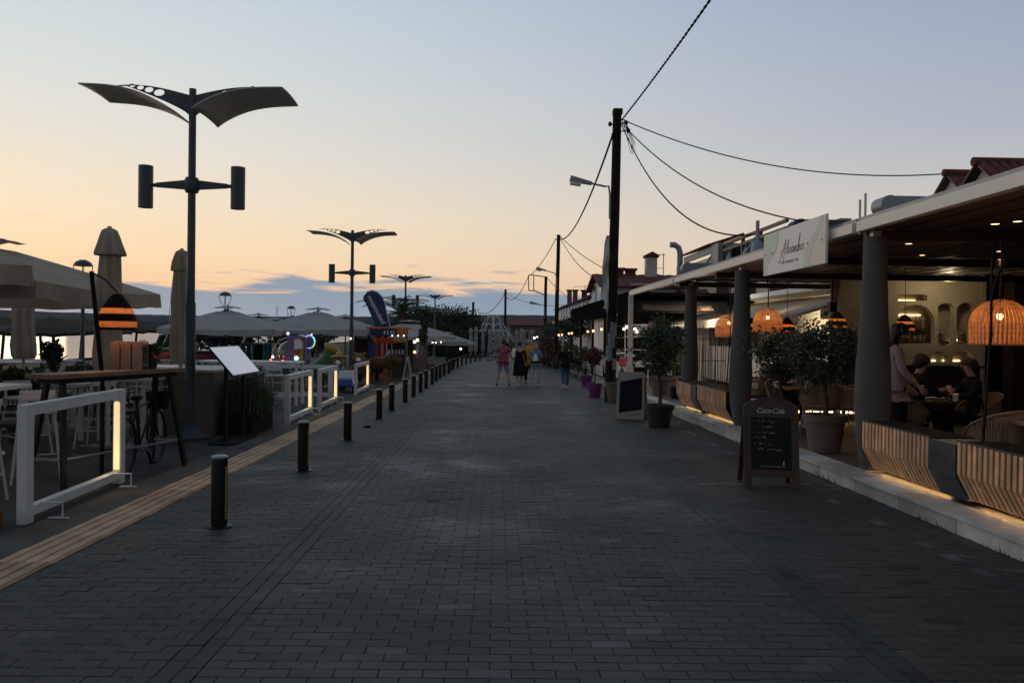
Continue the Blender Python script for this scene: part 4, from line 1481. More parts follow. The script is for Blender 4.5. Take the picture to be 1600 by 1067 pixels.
# sign board ---------------------------------------------------------------
SX = 4.22
t = thing('shop_sign', 'long white sign with pale green shapes and handwritten name on the pergola edge', 'sign', (SX, 0, 0))
sy0, sy1 = 12.62, 10.22
sz0, sz1 = 2.60, 3.24
pan = MB().box((.02, (sy0 + sy1) / 2, (sz0 + sz1) / 2), (.03, sy0 - sy1, sz1 - sz0)).build('sign_panel', M['sign_white'], t, bevel=.003)
Ls, Hs = sy0 - sy1, sz1 - sz0
def sp(u, v, off=.0):      # u 0..1 left to right as seen from the road, v up
    return (.003 - off, sy0 - u * Ls, sz0 + v * Hs)
def flat(name, pts, m, off):
    return MB().prism([sp(u, v, off) for u, v in pts], (-.0012, 0, 0)).build(name, m, t)
flat('painted_shape', [(.004, .01), (.05, .01), (.09, .25), (.14, .42), (.22, .50), (.255, .62), (.27, .85), (.26, .99), (.004, .99)], M['sign_green'], 0)
flat('painted_shape', [(.68, .01), (.70, .2), (.72, .45), (.78, .58), (.86, .72), (.90, .86), (.91, .99), (.96, .99), (.95, .80), (.86, .52), (.80, .35), (.78, .2), (.80, .01)], M['sign_green'], 0)
flat('painted_shape', [(.803, .01), (.783, .2), (.803, .35), (.863, .52), (.953, .80), (.963, .99), (.996, .99), (.996, .01)], M['sign_pink'], 0)
def strokes(name, lines, conv, r, m, parent):
    mb = MB()
    for ln in lines:
        pts = [Vector(conv(a, b_)) for a, b_ in ln]
        # smooth with Catmull-Rom
        out = []
        P_ = [pts[0]] + pts + [pts[-1]]
        for i in range(1, len(P_) - 2):
            for k in range(4):
                tt = k / 4
                p0, p1, p2, p3 = P_[i - 1], P_[i], P_[i + 1], P_[i + 2]
                out.append(.5 * ((2 * p1) + (p2 - p0) * tt + (2 * p0 - 5 * p1 + 4 * p2 - p3) * tt * tt + (3 * p1 - p0 - 3 * p2 + p3) * tt ** 3))
        out.append(pts[-1])
        mb.tube(out, r, 4)
    return mb.build(name, m, parent)
# handwriting, in units of x-height
LET = {
 'A': ([[(-.5, -.9), (-.3, -1.1), (.1, 0), (.8, 1.9), (.95, 2.3), (.9, 1.0), (.85, -1.2)], [(-.3, .5), (.4, .75), (1.3, .95)]], 1.35),
 'l': ([[(0, .1), (.35, 1.3), (.4, 2.1), (.25, 2.0), (.15, .4), (.35, 0), (.5, .1)]], .5),
 'e': ([[(0, .3), (.3, .6), (.28, .95), (.08, .8), (.08, .15), (.3, 0), (.55, .3)]], .55),
 'x': ([[(0, .9), (.2, .8), (.35, .1), (.6, 0)], [(.55, .95), (.05, -.05)]], .6),
 'a': ([[(.45, .8), (.2, .95), (.02, .4), (.15, 0), (.4, .4), (.48, .9), (.45, .1), (.65, .1)]], .65),
 'n': ([[(0, .9), (.05, 0), (.2, .7), (.38, .9), (.42, .1), (.6, .1)]], .6),
 'd': ([[(.42, .7), (.2, .9), (.02, .4), (.15, 0), (.4, .3), (.6, 2.2), (.5, 2.5), (.42, .1), (.62, .1)]], .62),
 'r': ([[(0, .8), (.08, .9), (.06, 0), (.2, .75), (.45, .8)]], .48),
 'o': ([[(.3, .85), (.05, .5), (.15, 0), (.4, .3), (.35, .85), (.6, .8)]], .55),
 's': ([[(.35, 1.0), (.1, .75), (.3, .4), (.2, .05), (-.05, .1)]], .45),
}
def script_text(s_, x, y, h, asp):
    out = []
    for ch in s_:
        ls, adv = LET[ch]
        for ln in ls:
            out.append([(x + (a + b_ * .18) * h * asp, y + b_ * h) for a, b_ in ln])
        x += adv * h * asp
    return out
strokes('handwritten_name', script_text('Alexandros', .33, .40, .145, .40), lambda a, b_: sp(a, b_, .003), .0026, M['ink'], t)
def text_mesh(s_, size, m, parent, mtx, extrude=.0008, shear=0.0, spacing=1.0, name='lettering'):
    cu = bpy.data.curves.new('txt', 'FONT')
    cu.body = s_
    cu.size = size
    cu.extrude = extrude
    cu.shear = shear
    cu.space_character = spacing
    cu.align_x = 'CENTER'
    cu.resolution_u = 3
    tmp = bpy.data.objects.new('tmp', cu)
    me = bpy.data.meshes.new_from_object(tmp)
    bpy.data.objects.remove(tmp)
    me.transform(mtx)
    me.materials.clear()
    me.materials.append(m)
    return addo(name, me, parent)
# plane facing -x : local X -> -y, local Y -> z
FX = Matrix(((0, 0, -1, 0), (-1, 0, 0, 0), (0, 1, 0, 0), (0, 0, 0, 1)))
yc = sy0 - .47 * Ls
text_mesh('CAFE · RESTAURANT · BAR', .052, M['ink'], t, Matrix.Translation((-.001, yc, sz0 + .19 * Hs)) @ FX, spacing=1.1)
for u, v in ((.035, .5), (.175, .5), (.755, .5), (.95, .5)):
    m_ = MB().sphere((0, 0, 0), .012, 8, 6)
    m_.build('screw', M['black'], t).location = sp(u, v, .002)

# downlights
dn = [(1555, 349), (1420, 380), (1441, 398), (1458, 410), (1555, 376), (1562, 392), (1563, 405), (1325, 403), (1352, 416), (1476, 416), (1590, 345), (1502, 414)]
rows_ = ['in the front row above the big wicker lamp', 'in the front row right of the nearest column', 'second of the slanting row right of the nearest column', 'third of the slanting row, toward the bar', 'uppermost of the three stacked beside the lamp arm',
         'middle one of the three stacked beside the lamp arm', 'lowest of the three stacked beside the lamp arm', 'in the front row between the sign and the nearest column', 'half hidden by the nearest column', 'tiny one above the bar wall', 'at the right edge of the picture', 'faint one left of the big wicker lamp']
for i, (px, py) in enumerate(dn):
    r_ = ray(px, py)
    zc = BZ + .042
    tt = (zc - CAMZ) / r_.z
    c = r_ * tt
    dl = thing('ceiling_spotlight', 'small round warm ceiling spotlight, ' + rows_[i], 'ceiling light', (c.x, c.y, zc - .012), 0, 'round warm spotlights in the restaurant ceiling')
    MB().lathe([(.052, 0), (.055, .004), (.055, .012), (.03, .012)], 18, capb=False).build('trim_ring', M['black'], dl)
    MB().lathe([(.044 if i not in (9, 11) else .02, .003), (.04 if i not in (9, 11) else .018, .009)], 16).build('lens', M['down'], dl)
    if i not in (9, 11):
        d_ = bpy.data.lights.new('downlight', 'SPOT')
        d_.energy = 9.0
        d_.color = (1, .62, .3)
        d_.spot_size = R(85)
        d_.spot_blend = .6
        d_.shadow_soft_size = .03
        o_ = bpy.data.objects.new('spot', d_)
        col.objects.link(o_)
        o_.parent = dl
        o_.location = (0, 0, -.01)

# slatted planters -------------------------------------------------------
def slat_planter(y1, y0, label, module=0.0, x=4.30):
    """slats from y0 (near) to y1 (far); dark metal module of given length on the near side"""
    f = FZ((y0 + y1) / 2) + .01
    t = thing('slatted_planter', label, 'planter', (x, y0, f), 0, 'slatted wooden planters lit from below')
    L = y1 - y0
    def body(ya, yb, off, nm, m):
        pr = [(off, .0 + .58), (off, .29), (off + .13, .05), (.45, .05), (.45, .58)]
        return MB().prism([(a, ya, b_) for a, b_ in pr], (0, yb - ya, 0)).build(nm, M[m], t)
    body(0, L, .018, 'trough', 'black_matt')
    MB().box((.235, L / 2, .585), (.43, L, .012)).build('soil', M['soil'], t)
    MB().box((.006, L / 2, .596), (.02, L, .012)).build('rim', M['grey_metal'], t)
    if module:
        body(-module, -.004, -.006, 'metal_box', 'grey_metal')
    pitch = .0775
    n = int(L / pitch)
    vs = []
    for k in range(n):
        yy = (k + .5) * L / n
        m_ = MB()
        m_.tint = random.uniform(-.3, .35)
        w = .046
        m_.hexa([(-.002, yy - w / 2, .29), (.0165, yy - w / 2, .29), (.0165, yy + w / 2, .29), (-.002, yy + w / 2, .29), (-.002, yy - w / 2, .585), (.0165, yy - w / 2, .585), (.0165, yy + w / 2, .585), (-.002, yy + w / 2, .585)])
        m_.hexa([(.128, yy - w / 2, .05), (.146, yy - w / 2, .05), (.146, yy + w / 2, .05), (.128, yy + w / 2, .05), (-.002, yy - w / 2, .288), (.0165, yy - w / 2, .288), (.0165, yy + w / 2, .288), (-.002, yy + w / 2, .288)])
        m_.build('slat', M['slat'], t, tints=True)
    MB().box((.235, L / 2, .0455), (.016, L - .05, .006)).build('light_strip', M['led_pl'], t)
    m_ = MB()
    for k in range(n):
        m_.box((.155, (k + 1) * L / n, .0465), (.008, .010, .005))
    stuff(m_.build('light_dots', M['led_in'], t))
    MB().box((.36, L / 2, .022), (.18, L, .04)).build('plinth', M['black_matt'], t)
    return t
slat_planter(9.28, 7.82, 'slatted pine planter with a dark metal end, at the foot of the nearest column', .46)
slat_planter(7.35, 5.2, 'slatted pine planter cropped by the right edge, holding the big wicker lamp stand')
slat_planter(16.95, 14.85, 'slatted pine planter with a dark metal end, left of the chalkboard', 0)
slat_planter(18.9, 17.55, 'short slatted planter section at the foot of the farthest wrapped column', .5)

# wicker arc lamps ---------------------------------------------------------
def wicker_shade(t, at, r_=.285, h=.47, e=6.0):
    at = Vector(at)
    def rad(z):
        u = z / h
        if u < .38:
            return r_ * (1 - .02 * (1 - u / .38))
        v = (u - .38) / .62
        return max(.02, r_ * math.sqrt(max(0, 1 - v * v)))
    mb = MB()
    nr = 46
    for k in range(nr):
        a = 2 * PI * k / nr
        mb.tint = random.uniform(-.3, .35)
        prev = None
        for i in range(15):
            z = h * math.sin(i / 14 * PI / 2) if False else h * i / 14
            rr_ = rad(z) + .003
            w = min(.013, rr_ * 2 * PI / nr * .42)
            c, s_ = math.cos(a), math.sin(a)
            q = [Vector((rr_ * c + s_ * w / 2, rr_ * s_ - c * w / 2, z)), Vector((rr_ * c - s_ * w / 2, rr_ * s_ + c * w / 2, z))]
            if prev:
                mb.quad(at + prev[0], at + prev[1], at + q[1], at + q[0])
            prev = q
    stuff(mb.build('rib_weave', M['wicker'], t, tints=True))
    mb = MB()
    z = .004
    i = 0
    while z < h * .97:
        mb.tint = random.uniform(-.35, .3)
        n = nr
        b0 = len(mb.v)
        for k in range(n):
            a = 2 * PI * (k + .5 * (i % 2)) / n
            rr_ = rad(z) - .001
            for dz_, dr_ in ((0, 0), (.0085 if z < h * .45 else .005, 0)):
                mb.v.append(tuple(at + Vector((rr_ * math.cos(a), rr_ * math.sin(a), z + dz_))))
        mb._f([(b0 + 2 * k, b0 + 2 * ((k + 1) % n), b0 + 2 * ((k + 1) % n) + 1, b0 + 2 * k + 1) for k in range(n)])
        z += .0092 if z < h * .45 else .0135
        i += 1
    stuff(mb.build('ring_weave', M['wicker'], t, tints=True))
    MB().tube([at + Vector((r_ * math.cos(a * PI / 16), r_ * math.sin(a * PI / 16), 0)) for a in range(33)], .008, 6).build('rim', M['wicker'], t)
    MB().sphere(at + Vector((0, 0, h * .62)), .034, 10, 8).build('bulb', M['bulb'], t, True)
    MB().tube([at + Vector((0, 0, h * .68)), at + Vector((0, 0, h * .80))], .018, 8).build('bulb_holder', M['black'], t, True)
    MB().tube([at + Vector((0, 0, h * .80)), at + Vector((0, 0, h + .02))], .005, 5).build('cord', M['black'], t)
    lamp('wicker_light', at + Vector((0, 0, h * .45)), e, (1, .50, .20), .05, t)
def arc_lamp(base, ztop, heads, label):
    t = thing('arc_lamp', label, 'floor lamp', base, 0, 'black arc lamps with domed wicker shades')
    m_ = MB()
    split = Vector((.06, 0, 1.1))
    MB().tube([(0, 0, .02), (.03, 0, .6), split], .014, 8).build('stem', M['black'], t, True)
    MB().lathe([(.10, 0), (.10, .012), (.02, .02)], 16).build('foot', M['black'], t)
    for hx, hy, hz in heads:      # top of the shade, relative
        zt_ = ztop
        pts = [split]
        for k in range(1, 17):
            u = k / 16
            a = PI * .5 * (1 - math.cos(PI * min(1, u)))     # 0..pi
            x = hx * (1 - math.cos(a)) / 2
            y = hy * (1 - math.cos(a)) / 2
            # rise then fall
            if u < .6:
                z = split.z + (zt_ - split.z) * math.sin(u / .6 * PI / 2)
            else:
                v = (u - .6) / .4
                z = zt_ + (hz + .02 - zt_) * (1 - math.cos(v * PI / 2))
            pts.append(Vector((split.x * (1 - u) + x, y, z)))
        MB().tube(pts, .011, 7).build('arm', M['black'], t, True)
        wicker_shade(t, (pts[-1].x, pts[-1].y, hz - .47))
    return t
bl = W(1535, 703, 7.35)
hd = W(1563, 467, 8.1) - bl
arc_lamp(bl, 2.64 - bl.z, [(hd.x, hd.y, hd.z), (1.35, -.25, hd.z + .25)], 'black arc lamp with a large domed wicker shade at the right edge')
bl = Vector((4.62, 15.9, FZ(15.9) + .58))
h1 = W(1140, 491, 16.4) - bl
h2 = W(1200, 482, 15.7) - bl
arc_lamp(bl, 2.87 - bl.z, [(h1.x, h1.y, h1.z), (h2.x, h2.y, h2.z)], 'double arc lamp with two domed wicker shades behind the middle column')

# striped beehive pendants
def beehive(top, r_, h, label, cord=.5, e=3.5, grp='striped black and amber rope pendants', hang=None):
    t = thing('rope_pendant_lamp', label, 'pendant lamp', top, 0, grp)
    bands = [(0, .16, 'rope_black'), (.16, .40, 'rope_black'), (.40, .56, 'rope_glow'), (.56, .76, 'rope_black'), (.76, .93, 'rope_glow'), (.93, 1.0, 'rope_black')]
    def rad(u):
        return r_ * (.16 + .84 * math.sin(min(1, u * 1.12) * PI / 2) ** .85)
    for a, b_, mk in bands:
        prof = []
        n = max(3, int((b_ - a) * 22))
        for i in range(n + 1):
            u = a + (b_ - a) * i / n
            prof.append((rad(u) + (.004 if i % 2 else 0), -u * h))
        MB().lathe(prof[::-1], 30, capb=False, capt=False).build('band', M[mk], t, thick=.006)
    if e:
        MB().sphere((0, 0, -h * .45), .028, 8, 6).build('bulb', M['bulb'], t, True)
        lamp('pendant_light', (0, 0, -h * .60), e, (1, .48, .18), .04, t)
    MB().tube([(0, 0, 0), (0, 0, cord)], .005, 5).build('cord', M['black'], t)
    return t
for px, py, d, r_, h, lb in ((1172, 496, 17.5, .19, .36, 'striped rope pendant just right of the middle column'), (1230, 496, 16.5, .17, .36, 'striped rope pendant touching the right side of the domed wicker shade'),
                         (1308, 487, 13.6, .165, .30, 'striped rope pendant above the olive in the clay pot'), (1414, 492, 13.0, .15, .28, 'striped rope pendant in front of the bottle niche')):
    p_ = W(px, py, d)
    beehive(p_, r_, h, lb, BZ - p_.z + .02)
# striped lamp on the left with its leaning stand
p_ = W(183, 459, 9.6)
t = beehive(p_, .215, .43, 'large striped rope lamp hanging from the leaning black stand on the left', .03, 8.0, 'striped lamp left')
del t['group']
q0 = W(160, 592, 9.5) - p_
q1 = W(143, 424, 9.2) - p_
q2 = W(183, 455, 9.6) - p_
MB().tube([q0 + Vector((0, 0, -1.15)), q0, q1], .026, 8).build('stand', M['black'], t, True)
MB().tube([q1 + Vector((0, 0, -.01)), q1.lerp(q2, .5) + Vector((0, 0, .03)), Vector((0, 0, .02))], .010, 6).build('arm', M['black'], t, True)

# bar wall -----------------------------------------------------------------
BY = 17.2
t = thing('bar_wall', 'cream plaster bar wall with arched niches of bottles and glasses', 'bar wall', (0, BY, 0))
def wp(px, py):
    p_ = W(px, py, BY)
    return (p_.x, p_.z)
zb_, zt_ = FZ(BY), BZ + .04
x0_, x1_ = wp(1310, 500)[0], wp(1528, 500)[0]
outer = [(x0_, zb_), (x1_, zb_), (x1_, zt_), (x0_, zt_)]
def niche(l, r_, top, bot, arch=1.0, botr=0.0):
    pts = []
    cx, w = (l + r_) / 2, (r_ - l) / 2
    n = 12
    ah = w * arch
    for k in range(n + 1):
        a = PI * k / n
        pts.append(wp(cx + w * math.cos(a), top + ah - ah * math.sin(a)))
    if botr:
        for k in range(1, n):
            a = PI + PI * k / n
            pts.append(wp(cx + w * math.cos(a), bot - w * botr - w * botr * math.sin(a)))
    else:
        pts += [wp(l, bot), wp(r_, bot)]
    return pts
holes = [niche(1399, 1457, 476, 537, .9), niche(1463, 1487, 474, 541, .6, .9), niche(1492, 1522, 473, 537, .8), niche(1486, 1517, 547, 566, .6), niche(1452, 1478, 549, 566, .7), niche(1401, 1446, 460, 470, .05)]
hole_plate('front_panel', outer, holes, .14, M['plaster'], t)
MB().box(((x0_ + x1_) / 2, .42, (zb_ + zt_) / 2), (x1_ - x0_, .06, zt_ - zb_)).build('back_panel', M['plaster'], t)
for i, (l, r_, py) in enumerate(((1399, 1457, 533), (1399, 1457, 512), (1463, 1487, 533), (1492, 1522, 534))):
    a, b_ = wp(l, py), wp(r_, py)
    MB().box(((a[0] + b_[0]) / 2, .24, a[1] - .015), (b_[0] - a[0], .32, .022)).build('shelf', M['wood_dark'], t)
for l, r_, py, nm in ((1405, 1452, 492, 0), (1488, 1515, 565, 1), (1455, 1476, 565, 1), (1404, 1444, 469, 0), (1500, 1520, 532, 1)):
    a, b_ = wp(l, py), wp(r_, py)
    MB().box(((a[0] + b_[0]) / 2, .37, a[1] + .01), (b_[0] - a[0], .02, .015)).build('light_strip', M['led_bar'], t)
MB().box((x1_ + .06, 1.2, (zb_ + zt_) / 2), (.10, 2.6, zt_ - zb_)).build('side_wall', M['plaster'], t)
mg = [mat(f'bottle_glass', c, .12, var=.1, spec=.8) for c in ((.05, .10, .04), (.16, .09, .03), (.25, .25, .24), (.06, .03, .02))]
bshape = [MB().lathe([(.036, 0), (.038, .01), (.038, .17), (.03, .20), (.014, .24), (.013, .30), (.015, .305)], 10).mesh('bottle', m_, True) for m_ in mg]
def bottles(l, r_, py, n, y, where):
    for k in range(n):
        px = l + (r_ - l) * (k + .5) / n
        p_ = W(px, py, BY)
        o = addo('bottle', random.choice(bshape), None, (p_.x + random.uniform(-.01, .01), BY + y + random.uniform(-.04, .05), p_.z))
        o.scale = (1, 1, random.uniform(.7, 1.0))
        tag(o, f'{["green", "brown", "clear", "dark"][bshape.index(o.data)]} glass ' + where + f', {ORD[k]} from the left', 'bottle', 'bottles in the bar niches')
bottles(1401, 1455, 533, 11, .22, 'bottle, lower row of wide niche')
bottles(1403, 1453, 512, 9, .22, 'bottle, upper shelf of wide niche')
bottles(1465, 1486, 533, 5, .22, 'bottle, narrow drop shaped niche')
bottles(1506, 1520, 534, 3, .22, 'bottle, tall right hand niche')
lamp('bar_fill', (9.3, -.9, 2.70), 14, (1, .80, .50), .08, t)  # unseen fill lamp added to brighten the bar wall
# bar counter with lit foot
cy = 15.6
t = thing('bar_counter', 'dark bar counter with a warm light strip along its foot', 'bar counter', (0, cy, FZ(cy)))
xa, xb = W(1203, 640, cy).x, W(1530, 640, cy).x
MB().box(((xa + xb) / 2, .3, .55), (xb - xa, .6, 1.06)).build('front', M['wood_dark'], t)
MB().box(((xa + xb) / 2, .28, 1.10), (xb - xa + .1, .75, .04)).build('counter_top', M['black'], t, bevel=.005)
zz = W(1270, 643, cy).z - FZ(cy)
MB().box(((xa + W(1348, 640, cy).x) / 2, -.012, zz), (W(1348, 640, cy).x - xa, .012, .045)).build('light_strip', M['led_in'], t)
def bar_stool(x, y, label, m='black', z=None, H=.75, grp=None, leg='steel'):
    t = thing('bar_stool', label, 'bar stool', (x, y, FZ(y) if z is None else z), random.uniform(0, 3), grp)
    MB().lathe([(.17, H - .05), (.19, H - .02), (.18, H), (.1, H + .005)], 16).build('seat', M[m], t, True)
    for k in range(4):
        a = PI / 4 + k * PI / 2
        MB().tube([(.13 * math.cos(a), .13 * math.sin(a), H - .04), (.22 * math.cos(a), .22 * math.sin(a), 0)], .013, 6).build('leg', M[leg], t)
    MB().tube([(.185 * math.cos(k * PI / 6), .185 * math.sin(k * PI / 6), .28) for k in range(13)], .009, 5).build('foot_ring', M[leg], t)
    return t
for i, px in enumerate((1222, 1252, 1322, 1338)):
    p_ = W(px, 600, 14.9)
    bar_stool(p_.x, 14.9, f'thin legged bar stool at the lit bar counter, {ORD[i]} from the left', 'wood', grp='bar stools at the lit counter')

# interior side: far dark wall and the right hand dark wall
t = thing('restaurant_building', 'cream restaurant house behind the pergola with red tiled gables above', 'building', (0, 0, 0))
MB().box((12.2, 9.5, 1.5), (.2, 21, 3.4)).build('inner_wall', M['wood_dark'], t)
MB().box((11.2, 18.0, 1.5), (2.0, .2, 3.3)).build('inner_wall', M['wood_dark'], t)
MB().box((14.5, 13.2, 3.9), (8, 11.6, 1.5)).build('upper_wall', M['plaster_w'], t)
MB().box((11.2, 16.9, 1.6), (.5, .35, 3.0)).build('pillar', M['wood_dark'], t)
# gables
def gable(xf, yc, half, za, drop, depth, lab):
    ze = za - drop
    MB().prism([(xf, yc - half, ze), (xf, yc + half, ze), (xf, yc, za)], (depth, 0, 0)).build('gable', M['plaster_w'], t)
    # tiles, one barrel tile shape shared
    L = math.hypot(half + .18, drop + .18 * drop / half)
    m_ = MB()
    for k in range(5):
        a = PI * k / 4
        for e in (0, 1):
            m_.v.append((.09 * math.cos(a), e * .36, .055 * math.sin(a)))
    m_._f([(2 * k, 2 * k + 1, 2 * k + 3, 2 * k + 2) for k in range(4)])
    m_.t = [0] * len(m_.f)
    me0 = m_.mesh('roof_tile', M['roof'], False, True)
    for side in (-1, 1):
        u = Vector((0, side * half, -drop)).normalized()
        nrm = Vector((0, side * drop, half)).normalized()
        MB().hexa([Vector((xf - .15, yc, za)) + nrm * q for q in (.0, )] + []) if False else None
        a0 = Vector((xf - .2, yc, za + .02))
        m2 = MB().hexa([a0, a0 + Vector((depth, 0, 0)), a0 + Vector((depth, 0, 0)) + u * L, a0 + u * L, a0 + nrm * .04, a0 + Vector((depth, 0, 0)) + nrm * .04, a0 + Vector((depth, 0, 0)) + u * L + nrm * .04, a0 + u * L + nrm * .04])
        m2.build('roof', M['wood_dark'], t)
        if True:
            rows_n = int(L / .30)
            cols_n = min(14 if lab else 9, int(depth / .19))
            for i in range(rows_n):
                for j in range(cols_n):
                    o = addo('roof_tile', me0, t)
                    pos = a0 + nrm * .045 + Vector((.1 + j * .19, 0, 0)) + u * (L - .33 - i * .30) + nrm * .012 * (i % 2)
                    rot = Matrix((Vector((1, 0, 0)), u, Vector((1, 0, 0)).cross(u))).transposed()
                    if (Vector((1, 0, 0)).cross(u)).z < 0:
                        rot = Matrix((Vector((-1, 0, 0)), u, Vector((-1, 0, 0)).cross(u))).transposed()
                    o.matrix_local = Matrix.Translation(pos) @ rot.to_4x4()
    MB().tube([(xf - .25, yc, za + .07), (xf + depth - .2, yc, za + .07)], .09, 8).build('ridge', M['roof'], t)
g1 = W(1490, 275, 19)
gable(g1.x, 19, 1.15, g1.z, .95, 1.6, 0)
g2 = W(1540, 259, 15.2)
gable(g2.x, 15.2, 1.5, g2.z, 1.15, 4.2, 1)
# lower tiled eave in front of the gables
m_ = MB()
e0, e1 = W(1440, 314, 18.5), W(1640, 262, 12)
m_.grid(lambda u, v: (e0.x + (e1.x - e0.x) * u + .9 * v, e0.y + (e1.y - e0.y) * u, e0.z + (e1.z - e0.z) * u + .25 * v + .025 * abs(math.sin(u * 60))), 180, 4)
m_.build('eave_roof', M['roof'], t, thick=.03)

# restaurant furniture ----------------------------------------------------
def rope_chair(x, y, rz, label, grp='woven rope restaurant chairs'):
    t = thing('rope_chair', label, 'chair', (x, y, FZ(y)), rz, grp)
    MB().lathe([(.22, .40), (.25, .43), (.24, .47), (.1, .475)], 20, sx=1.05).build('seat_cushion', M['rope'], t, True)
    def sh(u, v):
        a = PI * (-.12 + 1.24 * u)
        r_ = .27 + .05 * v
        return (r_ * math.cos(a) * 1.08, r_ * math.sin(a) * .95 + .02, .46 + v * (.10 + .27 * math.sin(PI * min(1, max(0, u))) ** .7))
    m_ = MB()
    n = 44
    for k in range(n):
        a, b_ = k / n, (k + .62) / n
        m_.quad(sh(a, 0), sh(b_, 0), sh(b_, 1), sh(a, 1))
    stuff(m_.build('rope_back', M['rope'], t, thick=.01))
    MB().tube([sh(k / 24, 1) for k in range(25)], .016, 8).build('back_rail', M['wood'], t, True)
    MB().tube([sh(k / 24, 0) for k in range(25)], .014, 8).build('seat_rail', M['wood'], t, True)
    for sx_, sy_ in ((-1, -1), (1, -1), (-1, 1), (1, 1)):
        MB().tube([(sx_ * .20, sy_ * .18, .44), (sx_ * .25, sy_ * .23, 0)], [.019, .013], 8).build('leg', M['white_dull'], t, True)
    return t
def dining_table(x, y, lx, ly, label, h=.74, top='wood', base='black_matt', fz=None, grp=None, rz=0.0):
    t = thing('dining_table', label, 'table', (x, y, FZ(y) if fz is None else fz), rz, grp)
    MB().box((0, 0, h - .018), (lx, ly, .036)).build('table_top', M[top], t, bevel=.004)
    for sx_, sy_ in ((-1, -1), (1, -1), (-1, 1), (1, 1)):
        MB().bar((sx_ * (lx / 2 - .08), sy_ * (ly / 2 - .08), h - .036), (sx_ * (lx / 2 - .05), sy_ * (ly / 2 - .05), 0), .045).build('leg', M[base], t)
    return t
def on_table(kind, x, y, z, label, m='white_dull', s_=1.0):
    t = thing(kind, label, kind.split('_')[-1], (x, y, z), 0)
    if kind == 'candle_glass':
        MB().lathe([(.036, 0), (.042, .10), (.040, .10), (.034, .01)], 14, capt=False).build('glass', M['glassy'], t, True)
        MB().lathe([(.030, .006), (.030, .06), (.01, .065)], 12).build('candle', M['candle'], t, True)
        lamp('candle_light', (0, 0, .13), .12, (1, .4, .12), .02, t)
    elif kind == 'wine_glass':
        MB().lathe([(.032, 0), (.004, .006), (.004, .08), (.03, .11), (.036, .15), (.028, .19)], 12, capt=False).build('bowl', M['glassy'], t, True)
    elif kind == 'plate':
        MB().lathe([(.06, 0), (.12 * s_, .015), (.118 * s_, .018), (.06, .006)], 20).build('dish', M['white'], t, True)
    elif kind == 'place_mat':
        MB().box((0, 0, .002), (.40, .28, .004)).build('cloth', M['white_dull'], t)
    return t
f_ = FZ(8)
dining_table(6.15, 8.0, 1.7, .8, 'long wooden table with white place mats behind the woven chairs at the right edge')
TZ = FZ(8) + .742
for x, y, lb in ((5.65, 7.85, 'white place mat on the left half of the long wooden table'), (6.15, 7.8, 'white place mat on the middle of the long wooden table'), (6.6, 7.85, 'white place mat at the right end of the long wooden table')):
    on_table('place_mat', x, y, TZ, lb)
p_ = W(1594, 652, 7.9)
on_table('wine_glass', 6.3, 8.15, TZ, 'wine glass standing on the long wooden table at the right edge')
rope_chair(5.35, 8.45, PI + .3, 'woven rope chair seen from its side, left end of the long wooden table')
rope_chair(5.62, 7.35, PI, 'woven rope chair with its back to the planter, right edge of the picture')
rope_chair(6.35, 7.25, PI + .1, 'woven rope chair cut off by the right edge of the picture')
# middle tables
dining_table(6.0, 11.3, .8, .8, 'dark table with a glowing candle where the two seated people sit', top='wood_dark')
tz2 = FZ(11.3) + .742
on_table('candle_glass', W(1490, 605, 11.0).x, 10.95, tz2, 'candle glowing orange in a glass between the two seated people')
on_table('wine_glass', W(1486, 600, 11.35).x, 11.4, tz2, 'empty wine glass beside the orange candle')
on_table('wine_glass', W(1434, 610, 11.2).x, 11.1, tz2, 'wine glass in front of the person in the pink top')
on_table('plate', W(1460, 612, 11.4).x, 11.35, tz2, 'white plate left of the orange candle')
dining_table(5.7, 14.0, 1.3, .75, 'wooden table seen between the chalkboard and the olive in the clay pot')
on_table('candle_glass', W(1262, 598, 13.9).x, 13.9, FZ(14) + .742, 'small glowing candle behind the olive in the clay pot')
on_table('candle_glass', W(1188, 588, 13.9).x + .35, 14.1, FZ(14) + .742, 'glowing candle left of the olive trunk behind the chalkboard')
rope_chair(5.45, 13.3, PI, 'woven rope chair directly above the right half of the chalkboard')
rope_chair(5.95, 13.3, PI - .2, 'woven rope chair between the chalkboard and the clay pot')
rope_chair(6.35, 14.7, .3, 'woven rope chair on the far side of the table behind the clay pot')
dining_table(5.4, 16.9, .8, .8, 'small table between the two back columns', top='wood')
rope_chair(5.2, 16.2, PI, 'pale woven chair standing just left of the middle column')

# A-board chalkboard --------------------------------------------------------
ga, gb = G(1185, 765), G(1246, 765)
gl, gr = G(1163, 762), G(1250, 765)
W_ = (gr - gl).length
t = thing('chalkboard_stand', 'dark brown folding chalkboard with a white soft drink logo on its arched top', 'chalkboard', ((gl.x + gr.x) / 2, (gl.y + gr.y) / 2, gz(gl.y)), math.atan2(gr.y - gl.y, gr.x - gl.x))
HB = 1.03
lean = .16
def bp(x, z, off=0.0):     # front frame, leaning back
    return (x, z * lean - off, z)
hw = W_ / 2
def slab(name, pts, thick, m, off=0):
    return MB().prism([bp(a, b_, off) for a, b_ in pts], (0, thick, 0)).build(name, m, t, bevel=.003)
arch = [(hw * math.cos(PI * k / 12), .91 + (HB - .91) * math.sin(PI * k / 12)) for k in range(13)]
slab('top_board', [(-hw, .80), (hw, .80), (hw, .91)] + arch[1:-1] + [(-hw, .91)], .022, M['wood_dark'])
slab('side_stile', [(-hw, 0), (-hw + .085, 0), (-hw + .085, .80), (-hw, .80)], .022, M['wood_dark'])
slab('side_stile', [(hw - .085, 0), (hw, 0), (hw, .80), (hw - .085, .80)], .022, M['wood_dark'])
